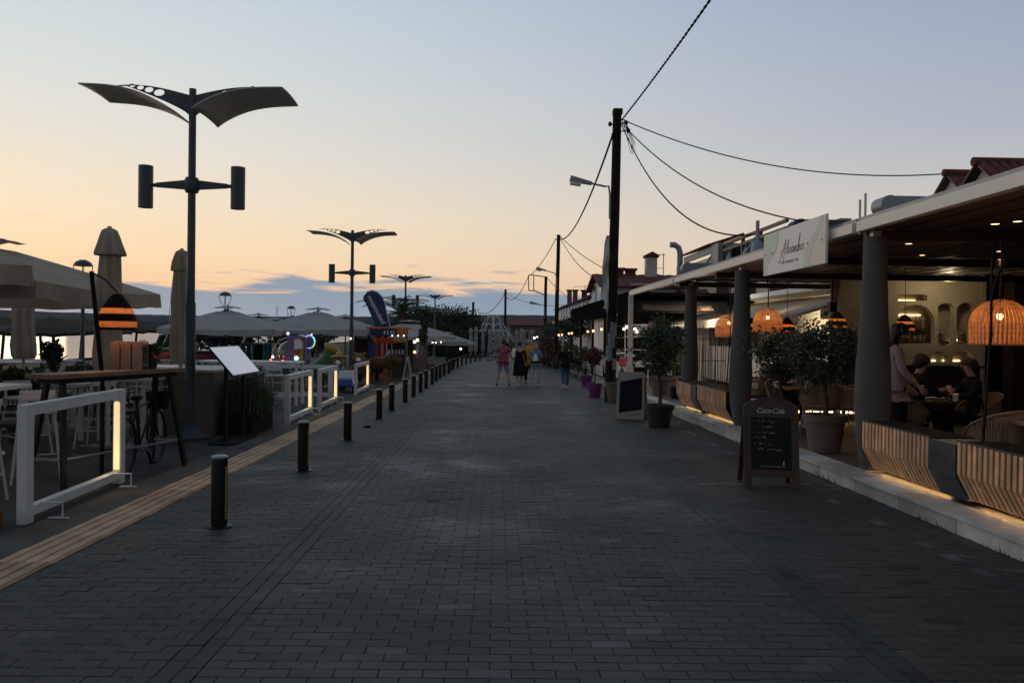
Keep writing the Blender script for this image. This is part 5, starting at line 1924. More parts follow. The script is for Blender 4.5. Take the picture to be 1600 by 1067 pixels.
slab('lower_rail', [(-hw + .086, .13), (hw - .086, .13), (hw - .086, .21), (-hw + .086, .21)], .020, M['wood_dark'])
slab('slate', [(-hw + .086, .212), (hw - .086, .212), (hw - .086, .798), (-hw + .086, .798)], .008, M['black'], -.008)
mbk = MB()
for sx_ in (-1, 1):
    mbk.prism([(sx_ * hw, .16, .93), (sx_ * (hw - .06), .16, .93), (sx_ * (hw - .06), .50, 0), (sx_ * hw, .50, 0)], (0, .02, 0))
mbk.build('rear_legs', M['wood_dark'], t)
MB().prism([(-hw + .06, .20, .82), (hw - .06, .20, .82), (hw - .06, .44, .17), (-hw + .06, .44, .17)], (0, .015, 0)).build('rear_board', M['black'], t)
BM = Matrix.Rotation(PI / 2 - math.atan(lean), 4, 'X')
text_mesh('Coca-Cola', .088, M['chalk'], t, Matrix.Translation(bp(-.01, .855, .003)) @ BM, shear=.35, spacing=.82, name='drink_logo')
rs_ = random.Random(3)
for row, (z, xa_, xb_) in enumerate(((.745, -.20, .10), (.685, -.22, .02), (.62, -.20, .08), (.565, -.19, -.04), (.49, -.19, .06), (.43, -.14, .12))):
    ln = []
    x = xa_
    lines = []
    while x < xb_:
        if rs_.random() < .15:
            x += .018
            if len(ln) > 1:
                lines.append(ln)
            ln = []
            continue
        ln.append((x, z + rs_.choice([0, .012, .014, .026, .004])))
        x += rs_.uniform(.004, .009)
    if len(ln) > 1:
        lines.append(ln)
    strokes('chalk_line', lines, lambda a, b_: bp(a, b_, -.004), .0016, M['chalk'], t)
strokes('chalk_line', [[(-.12 + k * .012, .245 + (k % 2) * .008) for k in range(24)]], lambda a, b_: bp(a, b_, -.004), .0018, M['chalk'], t)
MB().prism([bp(.125, .27, -.004), bp(.145, .27, -.004), bp(.142, .30, -.004), bp(.137, .32, -.004), bp(.130, .30, -.004)], (0, -.002, 0)).build('bottle_drawing', M['chalk'], t)

# beige signboard with a blue-black panel, leaning on the pot side
gl, gr = G(962, 654), G(1006, 656)
t = thing('beige_signboard', 'beige folding signboard with a tilted blank blue-black panel', 'signboard', ((gl.x + gr.x) / 2, (gl.y + gr.y) / 2, gz(gl.y)), math.atan2(gr.y - gl.y, gr.x - gl.x))
hw = (gr - gl).length / 2
H_ = 1.02
pts = [(-hw, 0), (hw, 0), (hw * .93, H_ - .05), (hw * .88, H_), (-hw * .97, H_ - .01), (-hw, H_ - .05)]
MB().prism([(a, b_ * .16, b_) for a, b_ in pts], (0, .02, 0)).build('front_board', M['board_beige'], t, bevel=.004)
MB().prism([(a, b_ * .16 - .006, b_) for a, b_ in [(-hw * .80, .13), (hw * .83, .22), (hw * .76, .87), (hw * .72, .90), (-hw * .76, .80), (-hw * .80, .76)]], (0, .008, 0)).build('panel', M['board_blue'], t)
MB().prism([(-hw, .55, 0), (hw, .55, 0), (hw * .93, .2, H_ - .04), (-hw, .2, H_ - .04)], (0, .02, 0)).build('rear_board', M['board_beige'], t)
strokes('faint_line', [[(-.05 + k * .014, .07 + (k % 2) * .035 + .002 * k) for k in range(22)]], lambda a, b_: (a, b_ * .16 - .003, b_), .002, M['clay'], t)

# ================================================================== SHOPS AND HOUSES BEYOND
t = thing('souvenir_shop', 'cream fronted shop with a lit awning behind the restaurant', 'building', (0, 0, 0))
MB().box((9.2, 28.5, 2.3), (.3, 15, 5.0)).build('front_wall', M['plaster'], t)
for y in (22.2, 25.4, 28.6, 31.8):
    MB().box((9.02, y, 3.6), (.06, 1.6, 1.0)).build('window', M['glass'], t)
MB().box((8.8, 27.5, 2.95), (.9, 13, .14)).build('balcony_slab', M['plaster_w'], t)
m_ = MB()
m_.grid(lambda u, v: (9.0 - 1.7 * v, 19.2 + 16 * u, 2.78 - .62 * v - .05 * math.sin(v * PI)), 24, 6)
m_.build('awning', M['awn_c'], t, True, thick=.01)
m_ = MB()
m_.grid(lambda u, v: (7.3, 19.2 + 16 * u, 2.16 - .22 * v - .03 * abs(math.sin(u * 45)) * v), 90, 2)
m_.build('awning_valance', M['awn_c'], t, thick=.006)
MB().box((8.75, 27, .6), (.5, 14, 1.3)).build('counter', M['white_dull'], t)
lamp('shop_light', (7.9, 22.0, 2.0), 110, (1, .86, .62), .15, t)
lamp('shop_light', (6.9, 27.0, 2.3), 90, (1, .85, .62), .15, t)
lamp('shop_light', (6.3, 30.5, 2.2), 60, (1, .9, .75), .15, t)
lamp('shop_light', (5.7, 26.5, 1.9), 14, (1, .9, .75), .1, t)
# dark speaker, wall picture
p_ = W(1300, 480, 15.8)
t = thing('wall_speaker', 'black loudspeaker hung above the olive in the clay pot', 'speaker', p_)
MB().box((0, 0, 0), (.13, .16, .20)).build('cabinet', M['black'], t, bevel=.008)
MB().lathe([(.045, 0), (.05, .004)], 14).build('cone', M['black_matt'], t).matrix_local = Matrix.Translation((0, -.085, -.02)) @ Matrix.Rotation(PI / 2, 4, 'X')
MB().bar((0, 0, .1), (0, 0, BZ - p_.z), .02).build('bracket', M['black'], t)
p_ = W(1290, 490, 18.5)
t = thing('wall_picture', 'small square green and yellow picture left of the striped pendant', 'picture', p_)
MB().box((0, 0, 0), (.24, .02, .26)).build('canvas', M['sign_green'], t)
MB().box((0, -.013, 0), (.10, .006, .10)).build('motif', M['green'], t)

# bamboo screens
def bamboo(xa, xb, y, zb2, zt2, n, label):
    t = thing('bamboo_screen', label, 'screen', ((xa + xb) / 2, y, zb2), 0, 'bamboo cane screens')
    rr = random.Random(n)
    for k in range(n):
        x = (xa + (xb - xa) * (k + .5) / n) - (xa + xb) / 2
        MB().tube([(x, 0, 0), (x + rr.uniform(-.05, .05), 0, (zt2 - zb2) * rr.uniform(.85, 1.05))], .011, 6).build('cane', M['wood'], t)
    for z in (.35, .9, 1.45):
        MB().bar((xa - (xa + xb) / 2, .02, z), (xb - (xa + xb) / 2, .02, z), .02).build('tie_rail', M['wood'], t)
    MB().box((0, 0, -.02), (xb - xa, .3, .35)).build('box', M['black_matt'], t)
    return t
a, b_ = W(1050, 560, 21.5), W(1076, 560, 21.5)
bamboo(a.x, b_.x, 21.5, FZ(21.5) + .15, W(1060, 508, 21.5).z, 9, 'bamboo cane screen between the twisted tree and the farthest wrapped column')
a, b_ = W(1092, 560, 20.5), W(1134, 560, 20.5)
bamboo(a.x, b_.x, 20.5, FZ(20.5) + .15, W(1110, 510, 20.5).z, 13, 'bamboo cane screen between the two rear wrapped columns')

t = thing('beach_shop', 'dark fronted beach goods shop interior behind the bushy olive shrub', 'shop', (0, 0, 0))
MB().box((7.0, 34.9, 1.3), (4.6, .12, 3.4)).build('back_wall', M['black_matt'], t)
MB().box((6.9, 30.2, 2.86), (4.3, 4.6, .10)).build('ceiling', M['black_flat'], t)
for z in (.5, 1.0, 1.5, 2.0):
    MB().box((7.0, 34.7, z), (4.2, .30, .03)).build('shelf', M['wood'], t)
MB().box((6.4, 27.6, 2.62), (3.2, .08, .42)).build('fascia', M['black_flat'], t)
m_ = MB()
for k in range(40):
    m_.tube([(5.0 + k * .06, 26.9, 2.50), (5.02 + k * .06, 27.4, 2.66)], .018, 5)
m_.build('reed_shade', M['rope'], t)
# beach goods stall -------------------------------------------------------
random.seed(31)
t = thing('goods_rack', 'white wire rack of beach goods lit from inside, behind the bushy olive shrub', 'rack', (5.6, 27.2, FZ(27)))
for x in (-1.2, -.4, .4, 1.2):
    MB().tube([(x, 0, 0), (x, 0, 2.1)], .018, 6).build('upright', M['white'], t)
for z in (.35, .8, 1.25, 1.7, 2.1):
    MB().bar((-1.2, 0, z), (1.2, 0, z), .03).build('rail', M['white'], t)
    MB().box((0, .2, z - .02), (2.4, .36, .015)).build('shelf', M['white'], t)
def good(kind, px, py, d, mk, w, h, label, dp=.06):
    p_ = W(px, py, d)
    t = thing(kind, label, kind.replace('_', ' '), p_)
    if kind == 'inflatable_ring':
        pts = [(w * math.cos(2 * PI * k / 20), 0, w * math.sin(2 * PI * k / 20)) for k in range(21)]
        MB().tube(pts, .05, 8).build('ring', M[mk], t, True)
        MB().tube([(0, -.05, w + .03), (0, -.02, w + .10)], .01, 5).build('valve', M['white'], t)
    elif kind == 'beach_ball':
        for k in range(6):
            m_ = MB()
            m_.grid(lambda u, v, k=k: (w * math.sin(PI * v) * math.cos((k + u) * PI / 3), w * math.sin(PI * v) * math.sin((k + u) * PI / 3), w * math.cos(PI * v)), 3, 8)
            m_.build('panel', M[['red', 'yel', 'blue', 'white', 'green', 'orange'][k]], t, True)
    elif kind == 'bodyboard':
        pts = [(-w, 0, -h), (w, 0, -h), (w, 0, h * .6), (w * .6, 0, h), (-w * .6, 0, h), (-w, 0, h * .6)]
        MB().prism(pts, (0, dp, 0)).build('board', M[mk], t, bevel=.01)
        MB().box((0, -.004, 0), (w * .5, .006, h * 1.2)).build('stripe', M['white'], t)
    else:
        MB().box((0, 0, 0), (w, dp * 3, h)).build('bag', M[mk], t, bevel=.03)
        MB().tube([(-w * .3, 0, h / 2), (0, 0, h / 2 + .07), (w * .3, 0, h / 2)], .008, 5).build('strap', M['white'], t)
for a in (('bodyboard', 1016, 510, 26, 'red', .045, .18, 'red bodyboard hanging high left of a green one'), ('bodyboard', 1021, 511, 26.2, 'green', .045, .18, 'green bodyboard hanging high beside a red one'),
          ('bodyboard', 1032, 522, 25.6, 'blue', .045, .32, 'blue bodyboard hanging beside the lime one'), ('bodyboard', 1038, 524, 25.4, 'yel', .05, .42, 'tall lime yellow bodyboard beside the blue one'),
          ('inflatable_ring', 1006, 515, 26, 'sign_green', .10, .1, 'pale green inflatable ring hanging left of the bodyboards'), ('inflatable_ring', 995, 517, 26, 'sign_white', .09, .1, 'pale inflatable ring right of the white post'),
          ('beach_ball', 971, 579, 25, 'red', .12, .1, 'striped beach ball in rainbow colours left of the white post'), ('beach_bag', 973, 566, 25.2, 'pink', .22, .28, 'pink beach bag above the striped ball'),
          ('beach_bag', 965, 560, 25.4, 'navy', .2, .22, 'dark blue beach bag behind the pink one'), ('beach_bag', 958, 578, 25.3, 'green', .18, .22, 'green beach bag beside the thick pole'),
          ('beach_bag', 996, 592, 25.1, 'blue', .34, .08, 'bright blue folded towel pile under the shrub'), ('beach_bag', 1039, 582, 25, 'red', .16, .14, 'red beach bag at the foot of the lime board'),
          ('beach_bag', 1045, 588, 24.8, 'yel', .14, .14, 'yellow beach bag beside the bamboo screen'), ('beach_bag', 1000, 570, 26.4, 'white', .3, .16, 'white bag glimpsed through the bushy shrub'),
          ('beach_bag', 944, 566, 25.5, 'white_dull', .2, .3, 'white plastic bags hanging left of the thick pole'), ('beach_bag', 985, 556, 26.5, 'white', .3, .08, 'white stack on the rack right of the post'), ('beach_bag', 966, 552, 26.8, 'white', .5, .06, 'white stack on the rack left of the post'),
          ('beach_bag', 1052, 545, 25.5, 'sign_pink', .12, .2, 'cream hat beside the bamboo canes'), ('beach_bag', 1058, 560, 25.7, 'teal', .14, .2, 'teal bag behind the bamboo canes')):
    good(*a)

# warm bulbs on strings -----------------------------------------------------
def bulb(px, py, d, label, grp, mk='bulb_s', r_=.045, cord=.35, e=1.0):
    p_ = W(px, py, d)
    t = thing('hanging_bulb', label, 'light bulb', p_, 0, grp)
    MB().sphere((0, 0, 0), r_, 10, 8).build('globe', M[mk], t, True)
    MB().lathe([(r_ * .4, r_ * .8), (r_ * .4, r_ * 1.6)], 8).build('socket', M['black'], t)
    MB().tube([(0, 0, r_ * 1.5), (0, 0, r_ + cord)], .006, 4).build('cord', M['black'], t)
    if e:
        lamp('bulb_light', (0, 0, -r_ - .04), e, (1, .5, .22), .05, t)
bl_ = [(873, 523.5, 40), (878, 523, 41), (889, 521, 38), (893.5, 520.5, 38.5), (918.5, 518, 33), (927, 517, 31), (940, 514.5, 29)]
for i, (px, py, d) in enumerate(bl_):
    bulb(px, py, d, f'round amber bulb under the dark pergola, {ORD[i]} from the left', 'amber bulbs under the dark pergola', e=4 if i in (0, 3, 5) else 0)
for i, (px, py, d) in enumerate(((975, 514, 24.6), (979, 511, 24.8), (992, 514, 24.4), (995, 518, 24.6))):
    bulb(px, py, d, f'small warm bulb over the beach goods, {ORD[i]} from the left', 'warm bulbs over the beach goods', 'bulb_w', .04, .3, 3 if i == 1 else 0)
for i, (px, py, d) in enumerate(((835, 528, 66), (839, 527, 67))):
    bulb(px, py, d, ['white bulb cluster left half above the walkers', 'white bulb cluster right half above the walkers'][i], 'white bulbs above the walkers', 'bulb_w', .09, .3, 4 if i else 0)
for i, (px, py, d) in enumerate(((613, 524.5, 27), (622, 524.5, 27.2), (631, 524.5, 27.4))):
    bulb(px, py, d, f'small bulb on the kiosk front, {ORD[i]} from the left', 'bulbs on the kiosk front', 'bulb_w', .022, .15, 0)
for i, (px, py, d) in enumerate(((676, 535, 40), (681, 535.5, 42), (689, 534.5, 44), (648, 534, 38), (653, 531, 38.5))):
    bulb(px, py, d, f'white bulb under the grey parasols, {ORD[i]} listed from the nearest cluster', 'white bulbs under the grey parasols', 'bulb_w', .035 if i < 3 else .07, .3, 2 if i == 4 else 0)
bulb(648, 550, 36, 'single orange bulb low beside the tall planter', 'single orange bulb', 'bulb_s', .06, .3, 1.5)
bulb(720, 545, 60, 'bright white bulb near the far bollards', 'single far bulb', 'bulb_w', .08, .4, 2)
bulb(548, 529, 27, 'small bright bulb against the second winged lamp pole', 'single bulb on pole', 'bulb_w', .03, .2, 0)
bulb(487, 522.5, 30, 'dim white light under the broad grey parasol', 'dim parasol light', 'bulb_w', .02, .2, 0)

# dark pergola beyond ------------------------------------------------------
t = thing('dark_pergola', 'black flat roofed pergola with glazed front left of the thick pole', 'pergola', (0, 0, 0))
ya, yb = 27.5, 49.0
zr = 2.35
MB().box((4.6, (ya + yb) / 2, zr + .33), (.12, yb - ya, .66)).build('fascia', M['black_flat'], t)
MB().box((7.6, 34.5, zr + .72), (6.2, 14, .10)).build('roof', M['black_flat'], t)
MB().box((5.0, 45.3, zr + .72), (.9, 7.4, .10)).build('roof', M['black_flat'], t)
MB().box((4.53, 33, zr + .42), (.01, 1.6, .12)).build('faded_lettering', M['paper'], t)
for y in (27.6, 33, 38.2, 43.5, 48.8):
    MB().box((4.62, y, 1.05), (.12, .12, 2.7)).build('post', M['black'], t)
MB().box((4.8, 34.5, .25), (.10, 13, .6)).build('low_wall', M['white_dull'], t)
MB().box((9.0, 34.5, 1.3), (.2, 14, 2.8)).build('rear_wall', M['wood_dark'], t)
for y in (29.5, 32.5, 35.5, 39):
    MB().box((8.86, y, 1.2), (.06, 1.6, 1.9)).build('window', M['glass'], t)
    MB().box((6.2, y, .55), (.8, .8, .06)).build('table_top', M['wood'], t)
t = thing('pale_awning_frame', 'small pale flat awning frame beyond the dark pergola', 'awning', (0, 0, 0))
MB().box((4.3, 55, 2.42), (.25, 10, .22)).build('fascia', M['white_dull'], t)
for y in (50.5, 55, 59.8):
    MB().box((4.3, y, .95), (.08, .08, 2.8)).build('post', M['white_dull'], t)
MB().box((5.6, 55, 2.52), (2.6, 10, .06)).build('roof', M['zinc'], t)

def house(x0, x1, y0, y1, ze, zr_, label, ridge_axis='y', win=(), chim=(), m='plaster_w'):
    t = thing('house', label, 'building', (x0, y0, gz(y0)))
    g = gz(y0)
    X, Y = x1 - x0, y1 - y0
    ze, zr_ = ze - g, zr_ - g
    MB().box((X / 2, Y / 2, ze / 2), (X, Y, ze)).build('wall', M[m], t)
    if ridge_axis == 'y':
        MB().prism([(0, 0, ze), (X, 0, ze), (X / 2, 0, zr_ - .08)], (0, Y, 0)).build('gable', M[m], t)
        sl_ = [((-.35, ze - .35 * (zr_ - ze) / (X / 2)), (X / 2, zr_)), ((X / 2, zr_), (X + .35, ze - .35 * (zr_ - ze) / (X / 2)))]
        for (a, b_) in sl_:
            m_ = MB()
            m_.grid(lambda u, v: (a[0] + (b_[0] - a[0]) * v, -.3 + (Y + .6) * u, a[1] + (b_[1] - a[1]) * v + .03 * abs(math.sin(u * (Y + .6) / .22 * PI / 2))), int(Y / .06), 3)
            m_.build('roof', M['roof'], t, thick=.06)
    else:
        MB().prism([(0, 0, ze), (0, Y, ze), (0, Y / 2, zr_ - .08)], (X, 0, 0)).build('gable', M[m], t)
        k = .35 * (zr_ - ze) / (Y / 2)
        for (a, b_) in (((-.35, ze - k), (Y / 2, zr_)), ((Y / 2, zr_), (Y + .35, ze - k))):
            m_ = MB()
            m_.grid(lambda u, v: (-.3 + (X + .6) * u, a[0] + (b_[0] - a[0]) * v, a[1] + (b_[1] - a[1]) * v + .03 * abs(math.sin(u * (X + .6) / .22 * PI / 2))), int(X / .06), 3)
            m_.build('roof', M['roof'], t, thick=.06)
    for (side, a, z, w, h) in win:
        z -= g
        if side == 'x':
            f = MB().box((-.02, a, z), (.08, w, h)).build('window', M['white'], t)
            MB().box((-.065, a, z), (.02, w - .12, h - .12)).build('pane', M['glass'], f)
        else:
            f = MB().box((a, -.02, z), (w, .08, h)).build('window', M['white'], t)
            MB().box((a, -.065, z), (w - .12, .02, h - .12)).build('pane', M['glass'], f)
    for (cx, cy_, z0, z1, w, mk) in chim:
        z0 -= g
        z1 -= g
        c = MB().box((cx, cy_, (z0 + z1) / 2), (w, w, z1 - z0)).build('chimney', M[mk], t)
        MB().box((cx, cy_, z1 + .05), (w + .14, w + .14, .10)).build('chimney_cap', M['roof'], c)
        if w > .5:
            MB().prism([(cx - w / 2 - .1, cy_ - w / 2 - .1, z1 + .1), (cx + w / 2 + .1, cy_ - w / 2 - .1, z1 + .1), (cx, cy_ - w / 2 - .1, z1 + .28)], (0, w + .2, 0)).build('chimney_hood', M['roof'], c)
    return t
# house A: white gable facing the camera side, red roof
A0 = W(947, 470, 36)
Ap = W(978, 426, 36)
hx0, hx1 = W(945, 470, 36).x, W(1008, 470, 36).x
house(hx0, hx0 + 8.6, 36, 41, W(960, 446, 36).z, W(978, 424, 36).z, 'white gabled house with red roof and tall square chimney', 'x',
      win=[('x', 1.2, 3.6, .8, 1.0), ('x', 3.4, 3.6, .8, 1.0), ('y', 1.6, 3.4, .9, 1.1), ('y', 3.6, 3.4, .9, 1.1)],
      chim=[(W(1015, 420, 38.5).x - hx0, 2.2, 3.6, W(1015, 404, 38.5).z, .51, 'white_dull'), (1.0, 2.5, 4.2, W(985, 421, 38).z, .4, 'roof'), (1.55, 2.5, 4.2, W(998, 422, 38).z, .45, 'roof')])
# aerial on house A
def aerial(px, py, d, H, label):
    p_ = W(px, py, d)
    t = thing('tv_aerial', label, 'aerial', (p_.x, d, p_.z - H), 0, 'roof aerials')
    MB().tube([(0, 0, 0), (0, 0, H)], .022, 5).build('mast', M['zinc'], t)
    m_ = MB()
    m_.bar((-.8, 0, H - .12), (.1, 0, H - .05), .025)
    for k in range(6):
        m_.bar((-.75 + .15 * k, -.25, H - .12 + .01 * k), (-.75 + .15 * k, .25, H - .12 + .01 * k), .02)
    m_.bar((-.6, 0, H - .75), (0, 0, H - .75), .025)
    m_.build('antenna', M['zinc'], t)
aerial(1037, 396, 40, 1.9, 'television aerial right of the tall square chimney')
aerial(914, 446, 56, 2.6, 'thin television aerial above the row of chimneys')
# wide second part of house A roof to the right
house(hx0 + 3.4, hx0 + 9.6, 33.0, 35.8, 3.05, 3.6, 'low white wing in front of the gabled house', 'x', win=[('y', 1.5, 2.4, .9, .8), ('y', 3.5, 2.4, .9, .8)])
bx = 5.5
house(5.5, 11.0, 42, 72, 3.85, 4.85, 'long white house with red roof and a row of chimneys left of the thick pole', 'y',
      win=[('x', 1.5 + 2.4 * k, 3.35, .9, .6) for k in range(11)],
      chim=[(.4, 22.7, 3.9, 5.1, .36, 'brick'), (.4, 18, 3.9, 4.85, .34, 'brick'), (.4, 11.8, 3.9, 4.5, .34, 'wood_dark'), (.5, 7.5, 3.9, 4.55, .42, 'white_dull')])
house(W(938, 470, 44).x, W(938, 470, 44).x + 4, 44, 48.5, W(945, 455, 44).z, W(950, 432, 44).z, 'narrow white gabled house end showing just left of the thick pole', 'y', win=[('x', 2.2, 3.2, .8, 1.0), ('y', 1.0, 3.2, .7, .9)])
bx = W(790, 520, 100).x
house(bx + .5, bx + 9, 100, 108, W(830, 508, 100).z, W(815, 498, 104).z, 'dark building with a red brown roof at the end of the promenade', 'x', win=[('y', 2, 1.4, 1.0, 1.1), ('y', 4.5, 1.4, 1.0, 1.1)], m='clay')
house(W(1070, 470, 44).x, W(1200, 470, 44).x, 42, 52, 3.6, 4.6, 'pale house block behind the pergola roof frame', 'x', win=[('y', 1, 3, .9, .9)])

# white wire arches of the fountain at the street end
t = thing('wire_arch_sculpture', 'white wire fountain sculpture of drooping arches at the end of the promenade', 'sculpture', (W(770, 560, 88).x, 88, gz(80)))
cz = gz(80)
m0 = MB().tube([(0, 0, 0), (0, 0, W(770, 493, 88).z - cz)], .09, 8).build('mast', M['white'], t)
for tier, (h_, r0_, n_) in enumerate(((W(770, 494, 88).z - cz, 1.3, 8), (W(770, 505, 88).z - cz, 2.0, 10), (W(770, 515, 88).z - cz, 2.7, 12))):
    for k in range(n_):
        a = 2 * PI * k / n_ + tier
        pts = []
        for i in range(9):
            u = i / 8
            pts.append((r0_ * u * math.cos(a), r0_ * u * math.sin(a), h_ - .9 + 1.0 * math.sin(PI * (.12 + .95 * u)) - .2 * u))
        MB().tube(pts, .035, 5).build('arch', M['white'], t)

# ================================================================== LEFT TERRACE
random.seed(77)
# high table along the promenade
t = thing('high_table', 'long brown high table on black splayed legs behind the nearest white barrier', 'table', (-4.50, 9.5, gz(9.5)), -R(19))
MB().box((0, 0, 1.215), (.40, 2.0, .05)).build('table_top', M['wood'], t, bevel=.004)
MB().box((0, 0, 1.16), (.30, 1.8, .05)).build('apron', M['black'], t)
for sy_ in (-1, 1):
    for sx_ in (-1, 1):
        MB().bar((sx_ * .10, sy_ * .80, 1.18), (sx_ * .26, sy_ * .92, 0), .05, .05).build('leg', M['black'], t)
    MB().bar((-.22, sy_ * .885, .32), (.22, sy_ * .885, .32), .025).build('foot_rail', M['steel'], t)
MB().bar((.20, -.86, .33), (.20, .86, .33), .02).build('foot_rail', M['steel'], t)
tx = lambda lx, ly, lz: Vector((-4.50, 9.5, gz(9.5))) + Matrix.Rotation(-R(19), 3, 'Z') @ Vector((lx, ly, lz))
# slatted wooden box standing on the table
M['pinewash'] = mat('pinkish_planks', (.17, .12, .10), .75, var=.2, bump=.2)
p_ = tx(-.02, .22, 1.24)
t = thing('wooden_box', 'pinkish upright plank box standing on the high table beside the potted plant', 'box', p_, .0)
for k in range(3):
    MB().box((-.135 + k * .135, 0, .17), (.118, .02, .34)).build('plank', M['pinewash'], t, bevel=.002)
    MB().box((-.135 + k * .135, .16, .17), (.118, .02, .34)).build('plank', M['pinewash'], t, bevel=.002)
for z in (.05, .29):
    MB().box((0, .08, z), (.36, .14, .03)).build('crosspiece', M['pinewash'], t)
p_ = tx(.06, .56, 1.24)
t = tree('table_plant', p_, 1, (0, 0, .22), (.10, .10, .10), 420, .03, 'small dark potted plant on the high table right of the plank box', 'potted plant', 'leaf2', .01, rnd=rf, clumps=9, pot=(.075, .13, 'pot_black'))
g_ = G(6, 822)
t = thing('timber_edging', 'low rust orange timber edging at the left edge behind the nearest barrier', 'edging', (g_.x - .25, g_.y - 1.0, gz(g_.y - 1.0)))
MB().box((0, 0, .065), (.5, 2.0, .13)).build('beam', M['rust'], t, bevel=.01)
MB().box((0, 0, .138), (.44, 1.98, .012)).build('top_board', M['rust'], t)
# bicycle
t = thing('bicycle', 'black bicycle leaning under the high table behind the lit barrier', 'bicycle', (-4.38, 10.0, gz(10)), R(4))
for y in (-.52, .52):
    m_ = MB()
    m_.tube([(0, y + .335 * math.cos(k * PI / 16), .345 + .335 * math.sin(k * PI / 16)) for k in range(33)], .019, 7)
    w = m_.build('wheel', M['black'], t, True)
    m_ = MB()
    for k in range(20):
        a = k * PI / 10
        m_.bar((0, y, .345), (0, y + .32 * math.cos(a), .345 + .32 * math.sin(a)), .003)
    m_.tube([(-.04, y, .345), (.04, y, .345)], .025, 8)
    m_.build('spokes', M['steel'], t)
m_ = MB()
for a, b_ in (((0, -.52, .345), (0, -.05, .30)), ((0, -.05, .30), (0, -.16, .86)), ((0, -.52, .345), (0, -.14, .78)), ((0, -.14, .78), (0, .34, .82)), ((0, -.05, .30), (0, .34, .74)), ((0, .34, .90), (0, .42, .60)), ((0, .42, .60), (.03, .52, .345)), ((0, .42, .60), (-.03, .52, .345))):
    m_.tube([a, b_], .015, 7)
m_.build('frame', M['black'], t, True)
MB().tube([(-.26, .22, .98), (-.20, .34, 1.0), (0, .37, .96), (.20, .34, 1.0), (.26, .22, .98)], .012, 7).build('handlebar', M['steel'], t, True)
MB().sphere((0, -.17, .90), .08, 10, 6, (.9, 1.5, .45)).build('saddle', M['black'], t, True)
m_ = MB().lathe([(.085, -.01), (.085, .01)], 16)
m_.v = [(z + .05, x - .05, y + .30) for x, y, z in m_.v]
m_.build('chainring', M['steel'], t)
for s_ in (-1, 1):
    MB().bar((s_ * .06, -.05, .30), (s_ * .10, -.05 + s_ * .1, .30 - s_ * .12), .018).build('pedal', M['steel'], t)
MB().sphere((0, .43, .86), .045, 8, 6).build('headlamp', M['zinc'], t, True)
MB().lathe([(.13, 0), (.15, .22)], 14, (0, .56, .70), capt=False).build('basket', M['black_matt'], t)
# beige counter
c0 = W(303, 640, 13.9)
t = thing('beige_counter', 'plain beige counter block with a pale top behind the nearest lamp', 'counter', (c0.x - .02, 14.2, gz(14.2)))
M['beige_c'] = mat('beige_counter_panel', (.14, .115, .085), .7, var=.12)
MB().box((0, 0, .53), (1.0, 1.5, 1.06)).build('body', M['beige_c'], t, bevel=.01)
MB().box((0, 0, 1.085), (1.06, 1.56, .045)).build('counter_top', M['marble'], t, bevel=.005)
for x in (-.25, .25):
    MB().box((x, -.752, .5), (.44, .006, .9)).build('panel', M['beige_c'], t)
# slanted menu board
t = thing('menu_lectern', 'slanted pale menu board in a black frame on two dark posts', 'menu stand', (-4.16, 12.85, gz(12.85)))
a = Vector((-.19, 0, 1.50))
b_ = Vector((.19, 0, 1.06))
nrm = Vector((b_.z - a.z, 0, -(b_.x - a.x))).normalized() * -1
for nm, gr, th, off, mk in (('frame', 0.0, .025, -.014, 'black'), ('board', -.02, .006, .002, 'menu_added_glow')):
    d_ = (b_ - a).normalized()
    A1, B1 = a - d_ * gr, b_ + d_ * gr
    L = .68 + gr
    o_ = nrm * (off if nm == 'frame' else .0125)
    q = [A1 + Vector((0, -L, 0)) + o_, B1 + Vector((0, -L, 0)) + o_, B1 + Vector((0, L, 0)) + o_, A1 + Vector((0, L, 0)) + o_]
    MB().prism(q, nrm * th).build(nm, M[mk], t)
for y in (-.42, .42):
    MB().box((0, y, .63), (.05, .05, 1.26)).build('post', M['black'], t)
MB().box((0, 0, .02), (.40, 1.2, .04)).build('base', M['black'], t)

# white high chairs
def high_chair(x, y, rz, label, m='white_dull', grp='white high chairs', H=.78, z=None):
    t = thing('high_chair', label, 'chair', (x, y, gz(y) if z is None else z), rz, grp)
    MB().box((0, 0, H), (.40, .38, .035)).build('seat', M[m], t, bevel=.01)
    m_ = MB()
    m_.grid(lambda u, v: (-.18 + .36 * u, .18 + .05 * v + .03 * math.sin(PI * u), H + .10 + .12 * v), 8, 4)
    m_.tube([(-.17, .18, H), (-.17, .20, H + .16)], .01, 6)
    m_.tube([(.17, .18, H), (.17, .20, H + .16)], .01, 6)
    m_.build('backrest', M[m], t, True, thick=.02)
    for sx_, sy_ in ((-1, -1), (1, -1), (-1, 1), (1, 1)):
        MB().tube([(sx_ * .17, sy_ * .16, H), (sx_ * .24, sy_ * .24, 0)], .014, 7).build('leg', M[m], t, True)
    q = [(-.22, -.22, .26), (.22, -.22, .26), (.22, .22, .26), (-.22, .22, .26), (-.22, -.22, .26)]
    MB().tube(q, .010, 6).build('foot_rail', M[m], t)
    return t
high_chair(-5.18, 9.15, .5, 'white legged bar chair seen through the nearest barrier, just left of the high table', 'white_dull')
high_chair(-5.15, 7.9, -.3, 'white legged bar chair at the left edge, partly behind the nearest barrier post')
MB_seat = None
high_chair(-4.75, 14.95, 2.6, 'tall white high chair right of the slanted menu board', H=.92)
high_chair(-4.9, 15.9, 2.2, 'white high chair framed by the second lit barrier')
high_chair(-5.1, 18.6, .4, 'white high chair framed by the third lit barrier')
high_chair(-5.7, 19.6, 2.9, 'white high chair just behind the third lit barrier, the one farther left')
high_chair(-5.0, 20.6, 1.3, 'white high chair right of the third lit barrier')
